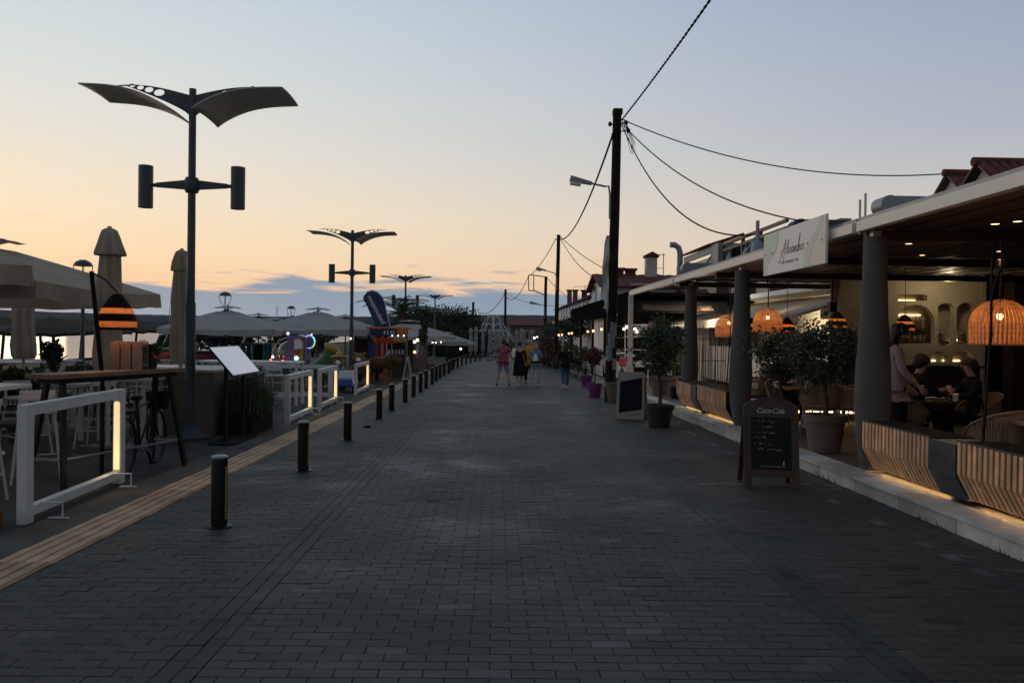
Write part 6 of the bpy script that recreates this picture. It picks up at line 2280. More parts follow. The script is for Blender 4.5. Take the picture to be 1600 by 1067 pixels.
high_chair(-6.2, 17.3, .2, 'white high chair left of the tall white one')
high_chair(-5.9, 12.0, .1, 'white high chair seen between the high table and the beige counter')
high_chair(-6.5, 11.2, 1.0, 'white high chair seen below the plank box')
# white long high tables
def long_table(x, y, lx, ly, z, label, m='white', grp=None):
    t = thing('long_table', label, 'table', (x, y, gz(y)), 0, grp)
    MB().box((0, 0, z), (lx, ly, .05)).build('table_top', M[m], t, bevel=.005)
    for sx_ in (-1, 1):
        for sy_ in (-1, 1):
            MB().box((sx_ * (lx / 2 - .06), sy_ * (ly / 2 - .06), z / 2 - .015), (.06, .06, z - .03)).build('leg', M[m], t)
    MB().box((0, 0, .2), (lx - .2, .04, .04)).build('stretcher', M[m], t)
    return t
long_table(-6.0, 19.9, 2.4, .7, 1.05, 'long white high table below the toy helicopter')
long_table(-6.6, 16.2, 1.1, .7, 1.02, 'white high table left of the tall white chair')
long_table(-6.35, 9.9, .9, .8, 1.0, 'high table with a bright top at the left edge above the pinkish seat', 'sign_white')
for i, (px, py, d, lx) in enumerate(((60, 563, 21, 1.9), (20, 566, 19, 1.3), (248, 572, 20, 1.1), (150, 588, 14, 1.2), (320, 573, 22, 1.2), (100, 600, 13, 1.0), (205, 592, 13, .8), (440, 568, 26, 1.6))):
    p_ = W(px, py, d)
    long_table(p_.x, d, lx, .75, p_.z - gz(d), ['long pale table in front of the water, second from the left edge', 'pale table at the left edge in front of the water', 'pale table right of the potted plant', 'pale low table behind the leaning lamp stand', 'pale table between the lamp pole and the menu board',
               'pale table hidden among dark chairs left of the high table', 'pale table seen under the high table', 'far pale table left of the toy helicopter'][i], 'white_dull', 'pale terrace tables')
# dark terrace chairs
def dark_chair(x, y, rz, label, grp='dark woven terrace chairs'):
    t = thing('terrace_chair', label, 'chair', (x, y, gz(y)), rz, grp)
    MB().box((0, 0, .43), (.48, .46, .06)).build('seat', M['soil2'], t, bevel=.015)
    m_ = MB()
    for k in range(9):
        m_.bar((-.21 + k * .0525, .22, .46), (-.23 + k * .0575, .30, .86), .018, .012)
    m_.bar((-.25, .30, .87), (.25, .30, .87), .03)
    m_.build('backrest', M['soil2'], t)
    for s_ in (-1, 1):
        MB().tube([(s_ * .24, .24, .46), (s_ * .26, .20, .66), (s_ * .26, -.18, .65), (s_ * .24, -.20, .43)], .015, 6).build('armrest', M['soil2'], t, True)
    for sx_, sy_ in ((-1, -1), (1, -1), (-1, 1), (1, 1)):
        MB().tube([(sx_ * .21, sy_ * .20, .42), (sx_ * .24, sy_ * .23, 0)], .017, 6).build('leg', M['soil2'], t)
    return t
M['soil2'] = mat('dark_brown_rattan', (.045, .032, .024), .7, var=.3, scale=30)
M['chair_g'] = mat('grey_weave', (.12, .11, .10), .8, var=.2, scale=30)
dc0 = dark_chair(-7.0, 9.6, .4, 'dark slatted chair at the left edge below the bright table top')
spots = [(-6.0, 12.9, 2.2, 'dark chair left of the leaning lamp stand'), (-7.4, 12.4, .3, 'dark chair behind the leaves at the left'), (-8.3, 13.6, 1.4, 'dark chair under the middle of the second parasol'), (-6.7, 14.2, 2.9, 'dark chair just behind the plank box'),
         (-7.6, 15.4, -.5, 'dark chair left of the leafy plant'), (-9.3, 14.6, .8, 'dark chair near the left edge in front of the pale tables'), (-8.6, 16.6, 1.9, 'dark chair at the long pale table by the water'), (-10.2, 17.4, .2, 'dark chair at the pale table by the left edge'),
         (-7.0, 17.4, 2.6, 'dark chair beyond the leafy plant, near the high table'), (-9.9, 19.6, .4, 'dark chair on the water side of the long pale table'), (-11.2, 18.8, -.7, 'dark chair at the far left by the water'), (-8.4, 19.2, 3.0, 'dark chair behind the closed parasol on the left'),
         (-6.4, 15.6, .9, 'dark chair seen above the high table, right part'), (-7.8, 10.9, 1.2, 'dark chair beside the bright table top at the left edge'), (-7.9, 21.2, 2.0, 'dark chair at the pale table right of the potted plant'), (-7.0, 22.8, .4, 'dark chair between the lamp pole and the menu board'), (-6.6, 11.0, -1.2, 'dark chair right behind the white barrier top rail')]
for x, y, rz, lb in spots:
    dup(dc0, (x, y, gz(y)), rz, lb)
# leafy plants
for px, py, d, rx, rz_, n, lb in ((82, 556, 15.5, .20, .30, 300, 'leafy plant silhouetted on the bright water left of the lamp stand'), (28, 600, 12.5, .35, .22, 420, 'low spiky plant near the left edge'), (128, 585, 17, .4, .25, 420, 'low dark plant right of the reclining chair')):
    p_ = W(px, py, d)
    tree('potted_plant', (p_.x, d, gz(d)), 1, (0, 0, p_.z - gz(d)), (rx, rx, rz_), n, .075, lb, 'potted plant', 'leaf2', .02, 'plants on the left terrace', 12, rf, elong=2.6, pot=(.2, .32, 'pot_black'))
# reclining loungers by the water
def lounger(px, py, d, rz, label):
    p_ = W(px, py, d)
    g = gz(d) - .35
    t = thing('sun_lounger', label, 'sun lounger', (p_.x, d, g), rz, 'sun loungers by the water')
    MB().box((0, -.3, .34), (.62, 1.3, .06)).build('seat', M['chair_g'], t)
    MB().bar((0, .32, .36), (0, .86, .82), .60, .05).build('backrest', M['chair_g'], t)
    for sx_, sy_ in ((-1, -1), (1, -1), (-1, 1), (1, 1)):
        MB().box((sx_ * .27, -.3 + sy_ * .55, .16), (.05, .05, .32)).build('leg', M['chair_g'], t)
for a in ((118, 556, 24, 1.2, 'reclining sun lounger with raised back against the bright water'), (66, 560, 26, -1.0, 'sun lounger in front of the paired leaning posts'), (5, 556, 26, .8, 'sun lounger at the left edge by the water'), (94, 558, 29, 1.5, 'flat sun lounger between the paired posts and the leafy plant'), (150, 560, 31, 1.4, 'sun lounger right of the leafy plant')):
    lounger(*a)

# pedal boats and water toys behind
def pedalo(px, py, d, rz, mk, mk2, label):
    p_ = W(px, py, d)
    g = p_.z - .5
    t = thing('pedal_boat', label, 'pedal boat', (p_.x, d, g), rz, 'pedal boats parked on the beach')
    for s_ in (-1, 1):
        m_ = MB()
        m_.tube([(s_ * .5, -1.3, .45), (s_ * .5, -1.1, .25), (s_ * .5, 0, .2), (s_ * .5, .9, .25), (s_ * .5, 1.35, .55)], [.08, .2, .24, .22, .06], 10)
        m_.build('float', M[mk], t, True)
    MB().box((0, -.1, .46), (1.2, 1.6, .08)).build('deck', M[mk2], t, bevel=.02)
    for s_ in (-1, 1):
        MB().box((s_ * .3, -.4, .62), (.42, .42, .10)).build('seat', M[mk2], t, bevel=.03)
        MB().bar((s_ * .3, -.62, .65), (s_ * .3, -.78, 1.02), .42, .07).build('seat_back', M[mk2], t)
    MB().tube([(0, .4, .5), (0, .2, .8), (0, .0, .8)], .02, 6).build('tiller', M['steel'], t)
pedalo(228, 545, 29, 1.5, 'red', 'green', 'red and green pedal boat beyond the potted plant on the table')
pedalo(318, 548, 31, 1.3, 'red_d', 'navy', 'dark red pedal boat right of the nearest lamp pole') if False else None
M['red_d'] = mat('dark_red_gelcoat', (.20, .02, .035), .4, var=.1)
pedalo(318, 548, 31, 1.3, 'red_d', 'navy', 'dark red pedal boat right of the nearest lamp pole')
pedalo(352, 547, 33, 1.9, 'red_d', 'zinc', 'dark red pedal boat behind the slanted menu board')
# clothes rack with teal garments
p_ = W(402, 536, 30)
t = thing('clothes_rack', 'rail with teal and dark garments left of the toy helicopter', 'clothes rack', (p_.x, 30, gz(30)))
zz = p_.z - gz(30)
MB().tube([(-.6, 0, 0), (-.6, 0, zz), (.6, 0, zz), (.6, 0, 0)], .025, 6).build('rail', M['steel'], t)
for k, mk in enumerate(('teal', 'navy', 'teal', 'black', 'black', 'teal', 'teal')):
    x = -.5 + k * .165
    m_ = MB()
    m_.grid(lambda u, v: (x + (u - .5) * .15 * (1 + .3 * v), .10 * math.sin(u * 5 + k), zz - .02 - v * .75), 6, 5)
    m_.build('garment', M[mk], t, thick=.03)
# far white railing
t = thing('low_railing', 'low pale horizontal railing behind the menu board', 'railing', (W(380, 572, 27).x, 27, gz(27)))
MB().box((0, 0, .85), (5.5, .06, .08)).build('rail', M['white_dull'], t)
for k in range(6):
    MB().box((-2.6 + k * 1.04, 0, .42), (.05, .05, .84)).build('post', M['white_dull'], t)

# toy helicopter ride ------------------------------------------------------
hc = W(462, 560, 24)
t = thing('helicopter_ride', 'violet toy helicopter ride with a white rotor and glowing ring lights', 'kiddie ride', (hc.x, 24, gz(24)))
S_ = 24 / FPX
def hp_(px, py, y=0.0):
    p = W(px, py, 24)
    return Vector((p.x - hc.x, y, p.z - gz(24)))
def hpoly(name, pts, y0, y1, m):
    return MB().prism([hp_(a, b_, y0) for a, b_ in pts], (0, y1 - y0, 0)).build(name, M[m], t, bevel=.015)
MB().sphere(hp_(450, 556), .36, 20, 14, (1.0, .9, 1.25)).build('bubble_window', M['green_glass'], t, True) if False else None
M['green_glass'] = mat('tinted_bubble', (.05, .07, .04), .12, var=.3, spec=.9)
MB().sphere(hp_(452, 554), .34, 20, 14, (1.05, .9, 1.2)).build('bubble_window', M['green_glass'], t, True)
MB().tube([hp_(430 + 0, 576, -.34), hp_(428, 562, -.34), hp_(432, 545, -.34), hp_(440, 533, -.34), hp_(452, 527, -.34)], .014, 6).build('bubble_rim', M['white'], t, True)
hpoly('cabin', [(452, 525), (470, 523), (482, 527), (482, 562), (478, 572), (454, 572), (448, 560), (456, 545)], -.34, .34, 'violet')
hpoly('door', [(464, 529), (473, 527), (479, 533), (479, 560), (474, 568), (463, 566)], -.37, -.345, 'yel')
hpoly('door_window', [(465, 531), (473, 530), (477, 535), (477, 544), (465, 545)], -.378, -.372, 'menu_board')
hpoly('seat', [(464, 547), (474, 546), (471, 556), (465, 553)], -.379, -.373, 'red')
hpoly('tail', [(478, 524), (486, 540), (484, 552), (480, 552)], -.08, .08, 'violet')
MB().lathe([(.17, -.05), (.19, 0), (.17, .05)], 20).build('tail_rotor_ring', M['violet'], t, True).matrix_local = Matrix.Translation(hp_(484, 534)) @ Matrix.Rotation(PI / 2, 4, 'X')
ring = [(emat('ring_light_cyan', (.25, .9, .9), 1.3)), emat('ring_light_violet', (.35, .3, 1.0), 1.6), emat('ring_light_green', (.4, .9, .4), .9)]
for k in range(6):
    a0, a1 = k * PI / 3, (k + .9) * PI / 3
    MB().tube([hp_(484, 534) + Vector((.165 * math.cos(a0 + (a1 - a0) * i / 5), -.07, .19 * math.sin(a0 + (a1 - a0) * i / 5))) for i in range(6)], .018, 6).build('ring_light', ring[k % 3], t, True)
MB().tube([hp_(455, 523), hp_(455, 516)], .025, 8).build('mast', M['steel'], t)
MB().box(hp_(457, 515.5), (.80, .10, .035)).build('rotor_blade', M['white'], t, bevel=.008)
MB().box(hp_(457, 515.5), (.10, .80, .030)).build('rotor_blade', M['white'], t, bevel=.008)
for px, py, c, e, r_ in ((426, 562, (1, .05, .02), 8, .035), (447, 563, (1, .08, .05), 5, .03), (429, 557, (1, .8, .5), 8, .035), (468, 559, (.35, .95, .95), 3, .06), (455, 521, (.7, .6, 1), 3, .04)):
    MB().sphere(hp_(px, py, -.38 if px > 440 else -.2), r_, 10, 8).build('light', emat('ride_light', c, e), t, True)
hpoly('pedestal', [(446, 572), (478, 572), (484, 590), (440, 590)], -.3, .3, 'grey_metal')
lamp('ride_glow', hp_(436, 560, -.5), 1.0, (1, .35, .3), .05, t)

# animal rides
def plush(px, py, d, s_, m1, m2, label, kind='animal_ride', hat=None, quad=False, rz=0.0):
    p_ = W(px, py, d)
    t = thing(kind, label, 'kiddie ride', (p_.x, d, gz(d)), rz)
    if quad:
        MB().tube([(-.55 * s_, 0, .62 * s_), (-.35 * s_, 0, .74 * s_), (.1 * s_, 0, .72 * s_), (.5 * s_, 0, .80 * s_), (.62 * s_, 0, .72 * s_)], [.14 * s_, .27 * s_, .28 * s_, .27 * s_, .16 * s_], 14).build('body', M[m1], t, True)
        MB().tube([(.5 * s_, 0, .84 * s_), (.70 * s_, 0, 1.0 * s_), (.92 * s_, 0, .92 * s_), (1.0 * s_, 0, .86 * s_)], [.17 * s_, .20 * s_, .14 * s_, .09 * s_], 12).build('head', M[m1], t, True)
        for x, y in ((-.38, -.14), (-.38, .14), (.38, -.14), (.38, .14)):
            MB().tube([(x * s_, y * s_, .6 * s_), (x * s_ * 1.05, y * s_, .3 * s_), (x * s_, y * s_, 0)], [.11 * s_, .075 * s_, .085 * s_], 10).build('leg', M[m2], t, True)
        for y in (-.13, .13):
            MB().sphere((.66 * s_, y * s_, 1.16 * s_), .07 * s_, 8, 6, (.7, .7, 1.3)).build('ear', M[m2], t, True)
        MB().tube([(-.6 * s_, 0, .7 * s_), (-.74 * s_, 0, .6 * s_), (-.76 * s_, 0, .4 * s_)], [.05 * s_, .05 * s_, .07 * s_], 8).build('tail', M[m2], t, True)
        MB().box((0, 0, .98 * s_), (.32 * s_, .36 * s_, .08 * s_)).build('saddle', M['red_d'], t, bevel=.02)
        MB().tube([(.34 * s_, -.14, 1.04 * s_), (.36 * s_, 0, 1.22 * s_), (.34 * s_, .14, 1.04 * s_)], .014, 6).build('handle', M['white'], t, True)
    else:
        MB().sphere((0, 0, .55 * s_), .26 * s_, 16, 12, (1, .9, 1.25)).build('body', M[m1], t, True)
        MB().sphere((0, -.04, 1.02 * s_), .21 * s_, 16, 12).build('head', M[m2], t, True)
        MB().sphere((0, -.22 * s_, .98 * s_), .09 * s_, 10, 8).build('muzzle', M['sign_white'], t, True)
        for x in (-1, 1):
            MB().sphere((x * .17 * s_, 0, 1.20 * s_), .07 * s_, 8, 6).build('ear', M[m2], t, True)
            MB().tube([(x * .22 * s_, 0, .72 * s_), (x * .36 * s_, -.12, .60 * s_), (x * .40 * s_, -.2, .5 * s_)], .075 * s_, 8).build('arm', M[m2], t, True)
            MB().tube([(x * .14 * s_, 0, .32 * s_), (x * .18 * s_, -.18, .18 * s_), (x * .18 * s_, -.24, .06 * s_)], .09 * s_, 8).build('leg', M[m2], t, True)
            MB().sphere((x * .075 * s_, -.20 * s_, 1.08 * s_), .025 * s_, 8, 6).build('eye', M['black'], t, True)
        if hat:
            MB().lathe([(.30 * s_, 0), (.28 * s_, .02), (.14 * s_, .03), (.11 * s_, .14 * s_), (.02, .16 * s_)], 18, (0, 0, 1.18 * s_)).build('hat', M[hat], t, True)
    return t
plush(530, 560, 25.5, .92, 'teal', 'fur_tan', 'tan animal figure in a straw hat and teal shirt beside the second lamp pole', hat='yel')
plush(562, 560, 28, .95, 'fur_brown', 'fur_tan', 'brown upright furry animal figure right of the second lamp pole')
plush(592, 580, 30, .95, 'fur_brown', 'fur_tan', 'large brown furry four legged ride in front of the kiosk', quad=True, rz=-.4)
plush(576, 572, 31.5, .85, 'fur_tan', 'fur_brown', 'tan furry four legged ride behind the large brown one', quad=True, rz=2.6)
# green dinosaur-like ride
p_ = W(508, 560, 26.5)
t = thing('green_creature_ride', 'dark green and yellow reptile shaped ride right of the toy helicopter', 'kiddie ride', (p_.x, 26.5, gz(26.5)))
MB().tube([(-.35, 0, .35), (-.22, 0, .65), (0, 0, .85), (.12, 0, 1.15), (.10, 0, 1.30)], [.15, .30, .27, .18, .17], 14).build('body', M['green'], t, True)
MB().tube([(.02, 0, 1.32), (.18, 0, 1.36), (.38, -.04, 1.26), (.44, -.04, 1.2)], [.18, .18, .13, .08], 12).build('head', M['yel'], t, True)
for x, y in ((-.2, -.2), (-.2, .2), (.16, -.2), (.16, .2)):
    MB().tube([(x, y, .5), (x + .05, y * 1.1, .2), (x + .1, y * 1.1, 0)], [.12, .09, .11], 8).build('leg', M['green'], t, True)
MB().tube([(-.35, 0, .4), (-.6, 0, .25), (-.8, 0, .3)], [.14, .08, .02], 8).build('tail', M['green'], t, True)
MB().box((0, 0, .05), (1.1, .6, .1)).build('base', M['steel'], t, bevel=.02)
for k in range(5):
    MB().prism([(-.32 + k * .1, -.02, .72 + k * .13), (-.24 + k * .1, -.02, .80 + k * .13), (-.34 + k * .1, -.02, .90 + k * .13)], (0, .04, 0)).build('spine', M['yel'], t)
# small blue toy car
p_ = W(541, 583, 25)
t = thing('toy_car', 'small blue toy car framed by the farthest lit barrier', 'toy car', (p_.x, 25, gz(25)))
MB().hexa([(-.3, -.5, .18), (.3, -.5, .18), (.3, .5, .18), (-.3, .5, .18), (-.28, -.48, .42), (.28, -.48, .42), (.28, .45, .46), (-.28, .45, .46)]).build('body', M['blue'], t, bevel=.05)
MB().hexa([(-.24, -.2, .42), (.24, -.2, .42), (.24, .35, .42), (-.24, .35, .42), (-.2, -.05, .66), (.2, -.05, .66), (.2, .25, .66), (-.2, .25, .66)]).build('cabin', M['white'], t, bevel=.03)
for x in (-.3, .3):
    for y in (-.32, .32):
        MB().lathe([(.13, -.04), (.13, .04)], 14).build('wheel', M['black'], t, True).matrix_local = Matrix.Translation((x, y, .13)) @ Matrix.Rotation(PI / 2, 4, 'Y')
# colourful kiosk
k0 = W(575, 560, 34)
k1 = W(637, 560, 34)
kx, kw = (k0.x + k1.x) / 2, k1.x - k0.x
t = thing('toy_kiosk', 'colourful ride kiosk with blue and orange sign board and red and yellow posts', 'kiosk', (kx, 34.5, gz(34.5)))
zt_k = W(600, 512, 34).z - gz(34)
MB().box((0, 0, zt_k), (kw + .15, 1.5, .07)).build('roof', M['orange'], t, bevel=.01)
MB().box((-.20, -.72, zt_k - .19), (kw * .72, .04, .30)).build('sign_board', M['navy'], t)
MB().box((kw * .36, -.72, zt_k - .19), (kw * .24, .05, .34)).build('sign_board', M['orange'], t)
for i, x in enumerate((-.12, .02, .16, .26)):
    MB().box((x, -.75, zt_k - .2), (.05, .01, .16)).build('sign_figure', M['menu_board'], t)
MB().box((.10, -.70, zt_k - .52), (kw * .85, .04, .16)).build('valance', M['yel'], t)
MB().box((-.10, -.705, zt_k - .55), (kw * .45, .045, .20)).build('valance', M['red'], t)
for x, mk in ((-kw / 2 + .05, 'navy'), (-kw / 2 + .38, 'red'), (-kw / 2 + .62, 'orange'), (kw / 2 - .05, 'green')):
    MB().box((x, -.66, zt_k / 2), (.11, .11, zt_k - .05)).build('post', M[mk], t)
MB().box((-.55, -.60, 1.15), (.42, .04, .7)).build('side_panel', M['blue'], t)
MB().box((-.30, -.30, zt_k / 2), (.5, .05, zt_k - .3)).build('red_curtain', M['red'], t)
MB().box((.25, -.2, .55), (1.0, .6, 1.0)).build('counter', M['wood_dark'], t)
for k in range(6):
    MB().tube([(-.1 + k * .14, -.3, 1.06), (-.1 + k * .14, -.3, 1.22)], .03, 6).build('jar', M['glassy'], t)
MB().bar((-.05, -.72, 1.5), (.12, -.72, .7), .035).build('white_pole', M['white'], t)
# white A-frame
g_ = G(637, 594)
t = thing('a_frame_sign', 'thin white A-frame stand seen edge-on at the start of the far bollards', 'A-frame sign', (g_.x, g_.y, gz(g_.y)))
for s_ in (-1, 1):
    MB().bar((0, -.25, .98), (s_ * .19, -.25, 0), .035, .05, (0, 1, 0)).build('leg', M['white'], t)
    MB().bar((0, .25, .98), (s_ * .19, .25, 0), .035, .05, (0, 1, 0)).build('leg', M['white'], t)
    MB().prism([(s_ * .01, -.24, .95), (s_ * .16, -.24, .18), (s_ * .16, .24, .18), (s_ * .01, .24, .95)], (s_ * .008, 0, .0)).build('panel', M['black'], t)
# feather flag
FD = 35.5
fl = [(607, 513), (609.5, 512), (604, 490), (601, 474), (596.5, 464), (589, 456.5), (581, 454), (573, 457), (568, 463), (567.5, 468), (572, 475), (578, 489), (585, 504), (588, 512)]
o_ = W(611, 560, FD)
base_ = Vector((o_.x, FD, gz(FD)))
t = thing('feather_flag', 'dark blue feather flag with white slanted lettering above the kiosk', 'flag', base_)
def fp(px, py, y=0.0):
    p = W(px, py, FD)
    return Vector((p.x, FD + y, p.z)) - base_
MB().prism([fp(a, b_) for a, b_ in fl], (0, .012, 0)).build('cloth', M['navy'], t)
MB().tube([Vector((0.1, .03, 0)), fp(611.5, 530, .03), fp(609.5, 512, .01), fp(604.5, 490, .01), fp(601.5, 474, .01), fp(597, 463.5, .01), fp(589, 455.5, .01), fp(581, 453, .01), fp(572, 456, .01)], .018, 6).build('flag_pole', M['white'], t, True)
MB().box((.1, .03, .04), (.5, .5, .08)).build('foot', M['grey_metal'], t)
a_, b_ = fp(577, 464, -.006), fp(598, 503, -.006)
ang = math.atan2(b_.z - a_.z, b_.x - a_.x)
tm = text_mesh('mvaxoubad', .30, M['sign_white'], t, Matrix.Translation((a_ + b_) / 2) @ Matrix.Rotation(PI / 2, 4, 'X') @ Matrix.Rotation(ang, 4, 'Z') @ Matrix.Translation((0, -.08, 0)), extrude=.003, shear=.2)
# cactus-like tall pot, banner column near far bollards
for px, py, d, w, h, mk, lb in ((660, 578, 38, .5, .9, 'clay', 'stone block planter beside the tall dark cypress shape'), (705, 572, 48, .6, .5, 'black_matt', 'low dark planter by the far bollards')):
    p_ = W(px, py, d)
    tree('street_planter', (p_.x, d, gz(d)), 2, (0, 0, h + (1.4 if px == 660 else .35)), (.26 if px == 660 else .5, .26, 1.0 if px == 660 else .35), 1000, .07, lb, 'planter', 'leaf2', .03, None, 12, rf, pot=(w / 2, h, mk))
# dark bar hut left of end
t = thing('beach_bar', 'dark beach bar front with pale panels under the far parasols', 'building', (-5.6, 44, gz(44)))
MB().box((-.5, 4, 1.0), (3.2, 9, 2.1)).build('wall', M['wood_dark'], t)
MB().box((1.13, 1.5, 1.1), (.05, 1.2, .9)).build('panel', M['menu_board'], t)
MB().box((1.13, 4.5, 1.0), (.05, 1.4, .9)).build('panel', M['white_dull'], t)
MB().box((-.5, 4, 2.1), (3.6, 9.4, .1)).build('roof', M['black_matt'], t)
# distant strip of low trees along the left shore
rt = random.Random(9)
for i in range(9):
    x, y = -24 - i * 1.0 + rt.uniform(-4, 4), 70 + i * 9 + rt.uniform(-4, 4)
    tree('shore_tree', (x, y, -1.2), 5, (0, 0, 2.1 + rt.uniform(-.3, .4)), (3.2, 3, 1.3), 700, .3, f'low dark shore tree behind the grey parasols, {ORD[i]} from the right', 'tree', 'pine', .15, 'shore trees', 14, rt)
# hedge in front of the dark pergola
for i, (x, y, rx, rz_) in enumerate(((4.0, 43, .5, .8), (4.0, 46.5, .6, 1.0), (3.9, 50, .6, .9), (4.1, 40, .4, .6))):
    tree('leafy_shrub', (x, y, gz(y)), 2, (0, 0, .9), (rx, rx, rz_), 900, .07, f'leafy shrub along the dark pergola front, {ORD[i]} listed behind the woman in jeans', 'shrub', ['leaf2', 'leaf', 'leaf_red', 'leaf'][i], .03, 'shrubs along the dark pergola', 12, rt)
# bicycles / scooters parked right far
for i, (x, y) in enumerate(((3.7, 33.5), (3.75, 36.5), (3.7, 39))):
    t2 = dup([o for o in bpy.data.objects if o.name == 'bicycle'][0], (x, y, gz(y)), .3, f'dark bicycle parked along the right kerb beyond the woman in jeans, {ORD[i]} from the camera')
    t2['group'] = 'bicycles along the right kerb'

# ================================================================== PEOPLE
def skin_mesh(name, chains, m, parent, sub=1, root=None):
    """chains: list of lists of (key or None, (x,y,z), rx, ry); first item of a chain may be a key of an existing vertex"""
    bm = bmesh.new()
    layer = bm.verts.layers.skin.verify()
    keys = {}
    for ch in chains:
        prev = None
        for it in ch:
            if isinstance(it, str):
                v = keys[it]
            else:
                k, co, rx, ry = it
                v = bm.verts.new(co)
                v[layer].radius = (rx, ry)
                if k:
                    keys[k] = v
            if prev is not None:
                bm.edges.new((prev, v))
            prev = v
    r_ = keys.get(root) if root else None
    if r_ is None:
        bm.verts.ensure_lookup_table()
        r_ = bm.verts[0]
    r_[layer].use_root = True
    me = bpy.data.meshes.new(name)
    bm.to_mesh(me)
    bm.free()
    me.materials.append(m)
    o = bpy.data.objects.new(name, me)
    col.objects.link(o)
    md = o.modifiers.new('skin', 'SKIN')
    md.use_smooth_shade = True
    md.branch_smoothing = .4
    s_ = o.modifiers.new('sub', 'SUBSURF')
    s_.levels = s_.render_levels = sub
    if parent:
        o.parent = parent
    return o

def person(loc, rz, H, label, top, bottom, hair, hairlen=0, pose=None, sleeve='short', legs='long', build=1.0, bag=None, shoes=None, skinm=None, female=False, lean=0.0, shoe_m='white', seated=False):
    s_ = H / 1.75
    t = thing('person', label, 'person', loc, rz)
    t.scale = (s_,) * 3
    P = dict(pelvis=(0, 0, .96), spine=(0, .01, 1.14), chest=(0, 0, 1.34), neck=(0, .0, 1.49), head=(0, .02, 1.62),
             lsh=(-.185, 0, 1.42), lel=(-.25, -.02, 1.14), lwr=(-.26, .06, .90), rsh=(.185, 0, 1.42), rel=(.25, -.02, 1.14), rwr=(.26, .06, .90),
             lhip=(-.095, 0, .92), lkn=(-.11, .03, .50), lan=(-.12, -.03, .09), rhip=(.095, 0, .92), rkn=(.11, .03, .50), ran=(.12, -.03, .09))
    if female:
        for k in ('lsh', 'rsh'):
            P[k] = (P[k][0] * .88, P[k][1], P[k][2])
    if pose:
        P.update(pose)
    P = {k: Vector(v) for k, v in P.items()}
    sk = skinm or M['skin']
    b_ = build
    def hand(side, el, wr):
        d = (wr - el).normalized()
        palm = wr + d * .055
        out = Vector((1 if side == 'r' else -1, 0, 0))
        side_ = d.cross(out).normalized()
        ch = [[side + 'wr_', (side + 'palm', palm, .030, .020)]]
        for k, (off, L) in enumerate(((-.030, .070), (-.010, .080), (.010, .075), (.028, .060))):
            a = palm + side_ * off + d * .030
            m1 = a + d * L * .5 - out * .006
            ch.append([side + 'palm', (None, a, .010, .010), (None, m1, .009, .009), (None, m1 + d * L * .45 - out * .015, .008, .008)])
        ch.append([side + 'palm', (None, wr + d * .03 + side_ * -.035, .011, .011), (None, wr + d * .07 + side_ * -.055, .009, .009)])
        return ch
    chains = [[('pelvis', P['pelvis'], .12 * b_, .09 * b_), ('spine', P['spine'], .115 * b_, .085 * b_), ('chest', P['chest'], .135 * b_, .09 * b_), ('neck', P['neck'], .052, .052), ('h0', P['head'] + Vector((0, .01, -.05)), .062, .07), ('h1', P['head'] + Vector((0, 0, .02)), .076, .092), (None, P['head'] + Vector((0, -.01, .085)), .062, .072)]]
    for q in ('l', 'r'):
        chains.append(['chest', (q + 'sh', P[q + 'sh'], .058, .056), (q + 'el', P[q + 'el'], .042, .040), (q + 'wr_', P[q + 'wr'], .026, .024)])
        chains += hand(q, P[q + 'el'], P[q + 'wr'])
        kn, an, hip = P[q + 'kn'], P[q + 'an'], P[q + 'hip']
        fdir = Vector((0, 1, 0))
        chains.append(['pelvis', (None, hip, .085 * b_, .085 * b_), (None, hip.lerp(kn, .5), .075 * b_, .078 * b_), (None, kn, .052, .054), (None, kn.lerp(an, .35), .052, .056), (None, an, .034, .036), (None, an + fdir * .12 + Vector((0, 0, -.055)), .038, .026)])
    skin_mesh('body', chains, sk, t, 1, 'pelvis')
    # face
    hd = P['head']
    f = MB()
    f.tube([hd + Vector((0, .088, .03)), hd + Vector((0, .112, -.005)), hd + Vector((0, .09, -.015))], [.008, .014, .010], 6)
    f.build('nose', sk, t, True)
    for x in (-.032, .032):
        MB().sphere(hd + Vector((x, .086, .025)), .010, 8, 6).build('eye', M['black'], t, True)
    MB().box(hd + Vector((0, .092, -.045)), (.045, .008, .010)).build('mouth', M['red_d'], t)
    for x in (-1, 1):
        MB().sphere(hd + Vector((x * .083, 0, .0)), .022, 8, 6, (.5, .8, 1.3)).build('ear', sk, t, True)
    # clothing: top
    tb = .016
    ch = [[(None, P['pelvis'] + Vector((0, 0, -.065)), .165 * b_ + tb, .14 * b_ + tb), ('pelvis', P['pelvis'] + Vector((0, 0, -.02)), .15 * b_ + tb, .122 * b_ + tb), ('spine', P['spine'], .12 * b_ + tb, .09 * b_ + tb), ('chest', P['chest'], .138 * b_ + tb, .093 * b_ + tb), (None, P['neck'] + Vector((0, 0, -.02)), .066, .064), (None, P['neck'] + Vector((0, .005, .02)), .060, .058)]]
    for q in ('l', 'r'):
        c = ['chest', (q + 'sh', P[q + 'sh'], .066, .064)]
        if sleeve == 'none':
            c = ['chest', (q + 'sh', P[q + 'sh'] * 1.0 + Vector((0, 0, -.01)), .058, .056)]
        elif sleeve == 'short':
            c.append((None, P[q + 'sh'].lerp(P[q + 'el'], .75), .062, .06))
        else:
            c += [(None, P[q + 'el'], .056, .054), (None, P[q + 'el'].lerp(P[q + 'wr'], .93), .040, .038)]
        ch.append(c)
    skin_mesh('shirt', ch, top, t, 1, 'pelvis')
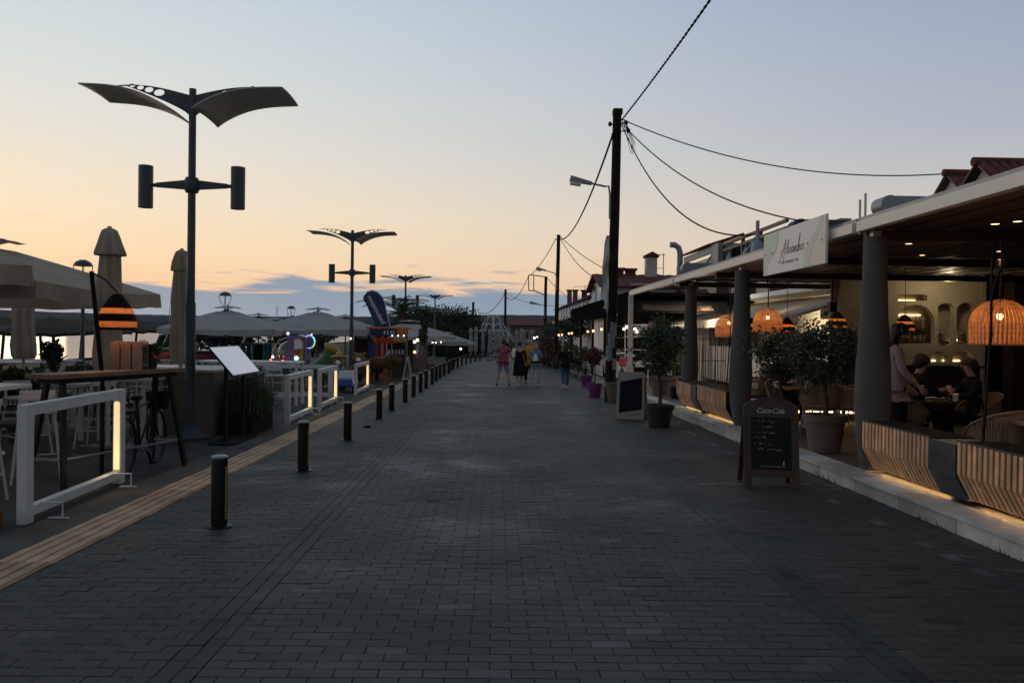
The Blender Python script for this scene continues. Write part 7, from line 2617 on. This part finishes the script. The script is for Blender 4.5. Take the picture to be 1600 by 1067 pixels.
    if legs in ('long', 'short'):
        ch = [[('pelvis', P['pelvis'] + Vector((0, .0, .05)), .132 * b_, .105 * b_), (None, P['pelvis'] + Vector((0, 0, -.03)), .13 * b_, .105 * b_)]]
        for q in ('l', 'r'):
            hip, kn, an = P[q + 'hip'], P[q + 'kn'], P[q + 'an']
            c = ['pelvis', (None, hip, .098 * b_, .10 * b_), (None, hip.lerp(kn, .5), .09 * b_, .092 * b_)]
            if legs == 'short':
                c.append((None, hip.lerp(kn, .92), .088 * b_, .090 * b_))
            else:
                c += [(None, kn, .066 * b_, .068 * b_), (None, kn.lerp(an, .4), .064, .068), (None, an + Vector((0, 0, .02)), .052, .056)]
            ch.append(c)
        skin_mesh('shorts' if legs == 'short' else 'trousers', ch, bottom, t, 1, 'pelvis')
    else:
        mb = MB()
        n = 28
        zs = [(1.16, .15, .115), (.98, .19, .15), (.80, .215, .17), (.60, .235, .19), (.42, .25, .20), (.40, .24, .19)]
        for z, a, c in zs:
            for k in range(n):
                an_ = 2 * PI * k / n
                w = 1 + .05 * math.cos(7 * an_ + z * 3) * (1.2 - z)
                mb.v.append((a * math.cos(an_) * w, c * math.sin(an_) * w, z))
        mb._f([(i * n + k, (i + 1) * n + k, (i + 1) * n + (k + 1) % n, i * n + (k + 1) % n) for i in range(len(zs) - 1) for k in range(n)])
        mb.build('skirt', bottom, t, True)
    # shoes
    for q in ('l', 'r'):
        an = P[q + 'an']
        MB().tube([an + Vector((0, -.055, -.045)), an + Vector((0, .02, -.04)), an + Vector((0, .12, -.055)), an + Vector((0, .165, -.062))], [.034, .042, .038, .02], 10).build('shoe', M[shoe_m], t, True)
    # hair
    mb = MB()
    def hr(u, v):
        a = 2 * PI * u
        th = PI * v * .78
        back = .5 + .5 * math.cos(a + PI / 2)      # 1 at the back (-y)
        th = th * (.52 + .48 * back ** .7)
        r_ = .101 + .006 * math.sin(9 * a) * math.sin(th)
        return tuple(hd + Vector((r_ * math.sin(th) * math.cos(a) * .92, r_ * math.sin(th) * math.sin(a) * 1.08 - .008, .018 + r_ * 1.12 * math.cos(th))))
    mb.grid(hr, 24, 9)
    mb.build('hair', hair, t, True, thick=.012)
    if hairlen:
        m_ = MB()
        m_.tube([hd + Vector((0, -.055, .05)), hd + Vector((0, -.085, -.05)), hd + Vector((0, -.10, -.05 - hairlen * .6)), hd + Vector((0, -.10, -.05 - hairlen))], [.07, .085, .08, .03], 12)
        for i in range(len(m_.v)):
            x, y, z = m_.v[i]
            m_.v[i] = (x * 1.15, hd.y + (y - hd.y) * .8 - .01, z)
        m_.build('long_hair', hair, t, True)
    if bag == 'white_sleeve':
        m_ = MB()
        m_.tube([P['lsh'] + Vector((-.02, 0, .03)), P['lel'] + Vector((-.03, -.02, 0)), P['lwr'] + Vector((-.04, 0, .05))], [.07, .085, .075], 10)
        m_.build('shawl', M['sign_white'], t, True)
        MB().box(P['lwr'] + Vector((-.06, 0, -.0)), (.09, .22, .2)).build('handbag', M['sign_white'], t, bevel=.03)
    if bag == 'back':
        MB().prism([(-.10, -.17, 1.02), (.12, -.17, 1.02), (.08, -.17, 1.22), (.0, -.17, 1.34), (-.06, -.17, 1.2)], (0, -.08, 0)).build('white_bag', M['sign_white'], t, bevel=.03)
        MB().tube([(-.02, -.16, 1.3), (.10, -.14, 1.40), (.15, -.02, 1.47)], .010, 5).build('bag_strap', M['wood'], t)
        MB().lathe([(.20, -.035), (.205, .035)], 20, (0, 0, .98), sy=.78).build('tied_jacket', M['black_matt'], t, True)
    return t
def cloth_mat(name, c, c2=None, scale=14):
    m = mat(name, c, .85, var=.15, scale=20)
    if c2:
        t_ = m.node_tree
        p = [n for n in t_.nodes if n.type == 'BSDF_PRINCIPLED'][0]
        co = [n for n in t_.nodes if n.type == 'TEX_COORD'][0]
        v = N(t_, 'ShaderNodeTexVoronoi')
        v.inputs['Scale'].default_value = scale
        t_.links.new(co.outputs['Object'], v.inputs['Vector'])
        r_ = ramp(t_, [(0, c2), (.28, c2), (.36, c), (1, c)], v.outputs['Distance'])
        t_.links.new(r_, p.inputs['Base Color'])
    return m
M['sh_pink'] = cloth_mat('flowered_shirt', (.20, .045, .07), (.42, .22, .24))
M['shorts'] = cloth_mat('pale_blue_shorts', (.26, .31, .46))
M['denim'] = cloth_mat('denim_jacket', (.15, .22, .30))
M['jeans'] = cloth_mat('blue_jeans', (.05, .085, .17))
M['whitecl'] = cloth_mat('white_trousers', (.42, .42, .45))
M['blackcl'] = cloth_mat('black_cloth', (.012, .012, .014))
M['mustard'] = cloth_mat('mustard_top', (.42, .21, .03))
M['pinkcl'] = cloth_mat('pale_pink_top', (.36, .25, .23))
def walker(px, py):
    g = G(px, py)
    return (g.x, g.y, gz(g.y))
person(walker(785.5, 603), -.05, 1.74, 'heavyset man walking away in a flowered pink shirt and pale blue shorts', M['sh_pink'], M['shorts'], M['hair_d'], pose=dict(lkn=(-.16, .0, .50), lan=(-.22, -.02, .09), rkn=(.17, .05, .50), ran=(.24, .02, .09), lhip=(-.11, 0, .92), rhip=(.11, 0, .92), head=(.02, .03, 1.62), rel=(.29, .03, 1.15), rwr=(.27, .20, 1.0), lel=(-.29, -.01, 1.15), lwr=(-.27, .14, .96)), legs='short', build=1.32, shoe_m='black')
person(walker(811, 603), .02, 1.66, 'woman walking away in a long black dress with a white shawl over one arm', M['blackcl'], M['blackcl'], M['hair_d'], .0, pose=dict(lwr=(-.27, .12, 1.02), lan=(-.07, -.15, .12), lkn=(-.08, .02, .50), ran=(.07, .10, .09)), legs='skirt', female=True, build=1.1, bag='white_sleeve', sleeve='long')
person(walker(826, 600), .0, 1.72, 'person in a mustard top and dark trousers mostly hidden between two women', M['mustard'], M['blackcl'], M['hair_b'], .0, sleeve='long', build=1.35, shoe_m='black')
person(walker(836, 603.5), -.1, 1.60, 'fair haired woman walking away in a denim jacket and white trousers, white bag on back', M['denim'], M['whitecl'], M['hair_b'], .08, pose=dict(lan=(-.15, -.06, .09), lkn=(-.13, .0, .50), ran=(.13, .06, .09), lel=(-.26, .0, 1.16), lwr=(-.20, .14, 1.05), rel=(.26, .0, 1.16), rwr=(.20, .14, 1.05)), sleeve='long', female=True, build=1.15, bag='back')
person(walker(883, 607), -.02, 1.68, 'long haired woman walking away alone in a black jacket and blue jeans', M['blackcl'], M['jeans'], M['hair_d'], .30, pose=dict(lan=(-.08, -.16, .14), lkn=(-.09, .02, .51), ran=(.08, .12, .09), rkn=(.09, .06, .50), lel=(-.24, .02, 1.15), lwr=(-.2, .16, 1.02), rwr=(.25, .12, .93)), sleeve='long', female=True, build=1.1)
# restaurant: standing person in a pale pink top, two seated
y_ = 10.3
person((W(1398, 600, y_).x, y_, FZ(y_)), -PI / 2 - .3, 1.80, 'standing person in a pale pink sweatshirt and dark trousers beside the nearest column', M['pinkcl'], M['blackcl'], M['hair_d'], .12, pose=dict(lel=(-.24, .02, 1.14), lwr=(-.22, .18, .95), rel=(.26, .04, 1.15), rwr=(.22, .22, .97), head=(0, .05, 1.61)), sleeve='long', female=True, build=1.15)
sit = dict(pelvis=(0, 0, .54), spine=(0, .02, .74), chest=(0, .05, .95), neck=(0, .06, 1.10), head=(0, .10, 1.23), lsh=(-.185, .05, 1.02), rsh=(.185, .05, 1.02), lel=(-.25, .18, .80), lwr=(-.15, .42, .84), rel=(.25, .18, .80), rwr=(.14, .42, .84),
           lhip=(-.10, .02, .50), lkn=(-.12, .44, .50), lan=(-.12, .42, .09), rhip=(.10, .02, .50), rkn=(.12, .44, .50), ran=(.12, .42, .09))
x_ = W(1441, 600, 11.0).x
rope_chair(x_ - .03, 11.25, PI / 2, 'woven chair under the left seated person at the candle table', 'woven rope restaurant chairs')
person((x_, 11.2, FZ(11.2)), -PI / 2 + .1, 1.78, 'seated person in black at the left side of the candle table, facing right', M['blackcl'], M['blackcl'], M['hair_d'], .0, pose=sit, sleeve='long')
x_ = W(1545, 600, 11.0).x
rope_chair(x_ + .03, 11.35, -PI / 2, 'woven chair under the right seated person at the candle table', 'woven rope restaurant chairs')
person((x_, 11.3, FZ(11.3)), PI / 2 - .1, 1.72, 'seated person in a dark top at the right side of the candle table, facing left', M['blackcl'], M['blackcl'], M['hair_d'], .0, pose=sit, sleeve='long')
p_ = W(1232, 575, 14.6)
rope_chair(p_.x, 14.75, 0.1, 'chair hidden behind the seated person at the back table', 'woven rope restaurant chairs')
person((p_.x, 14.7, FZ(14.7)), PI + .1, 1.70, 'dim seated person facing the road behind the olive trees', M['blackcl'], M['blackcl'], M['hair_d'], .0, pose=sit, sleeve='long')

# litter on the paving
g_ = G(573, 668)
t = thing('crushed_cup', 'small crushed dark paper cup lying on the paving by the third bollard', 'litter', (g_.x, g_.y, gz(g_.y)), .4)
m_ = MB().lathe([(.03, -.06), (.038, .0), (.045, .06)], 10)
m_.v = [(z, x * 1.0, y * .45 + .022) for x, y, z in m_.v]
m_.build('cup', M['black_matt'], t)
m_ = MB().lathe([(.047, .06), (.047, .068)], 10)
m_.v = [(z, x, y * .45 + .024) for x, y, z in m_.v]
m_.build('rim', M['white_dull'], t)

# ================================================================== HAZE
M['haze'] = bpy.data.materials.new('haze')
M['haze'].use_nodes = True
ht = M['haze'].node_tree
ht.nodes.clear()
ho = N(ht, 'ShaderNodeOutputMaterial')
hv = N(ht, 'ShaderNodeVolumePrincipled')
hv.inputs['Color'].default_value = (.62, .74, .88, 1)
hv.inputs['Density'].default_value = .000025
hv.inputs['Anisotropy'].default_value = .6
ht.links.new(hv.outputs[0], ho.inputs['Volume'])
hz = MB().box((0, 1500, 86), (19000, 16000, 188)).build('haze', M['haze'])
hz['kind'] = 'stuff'
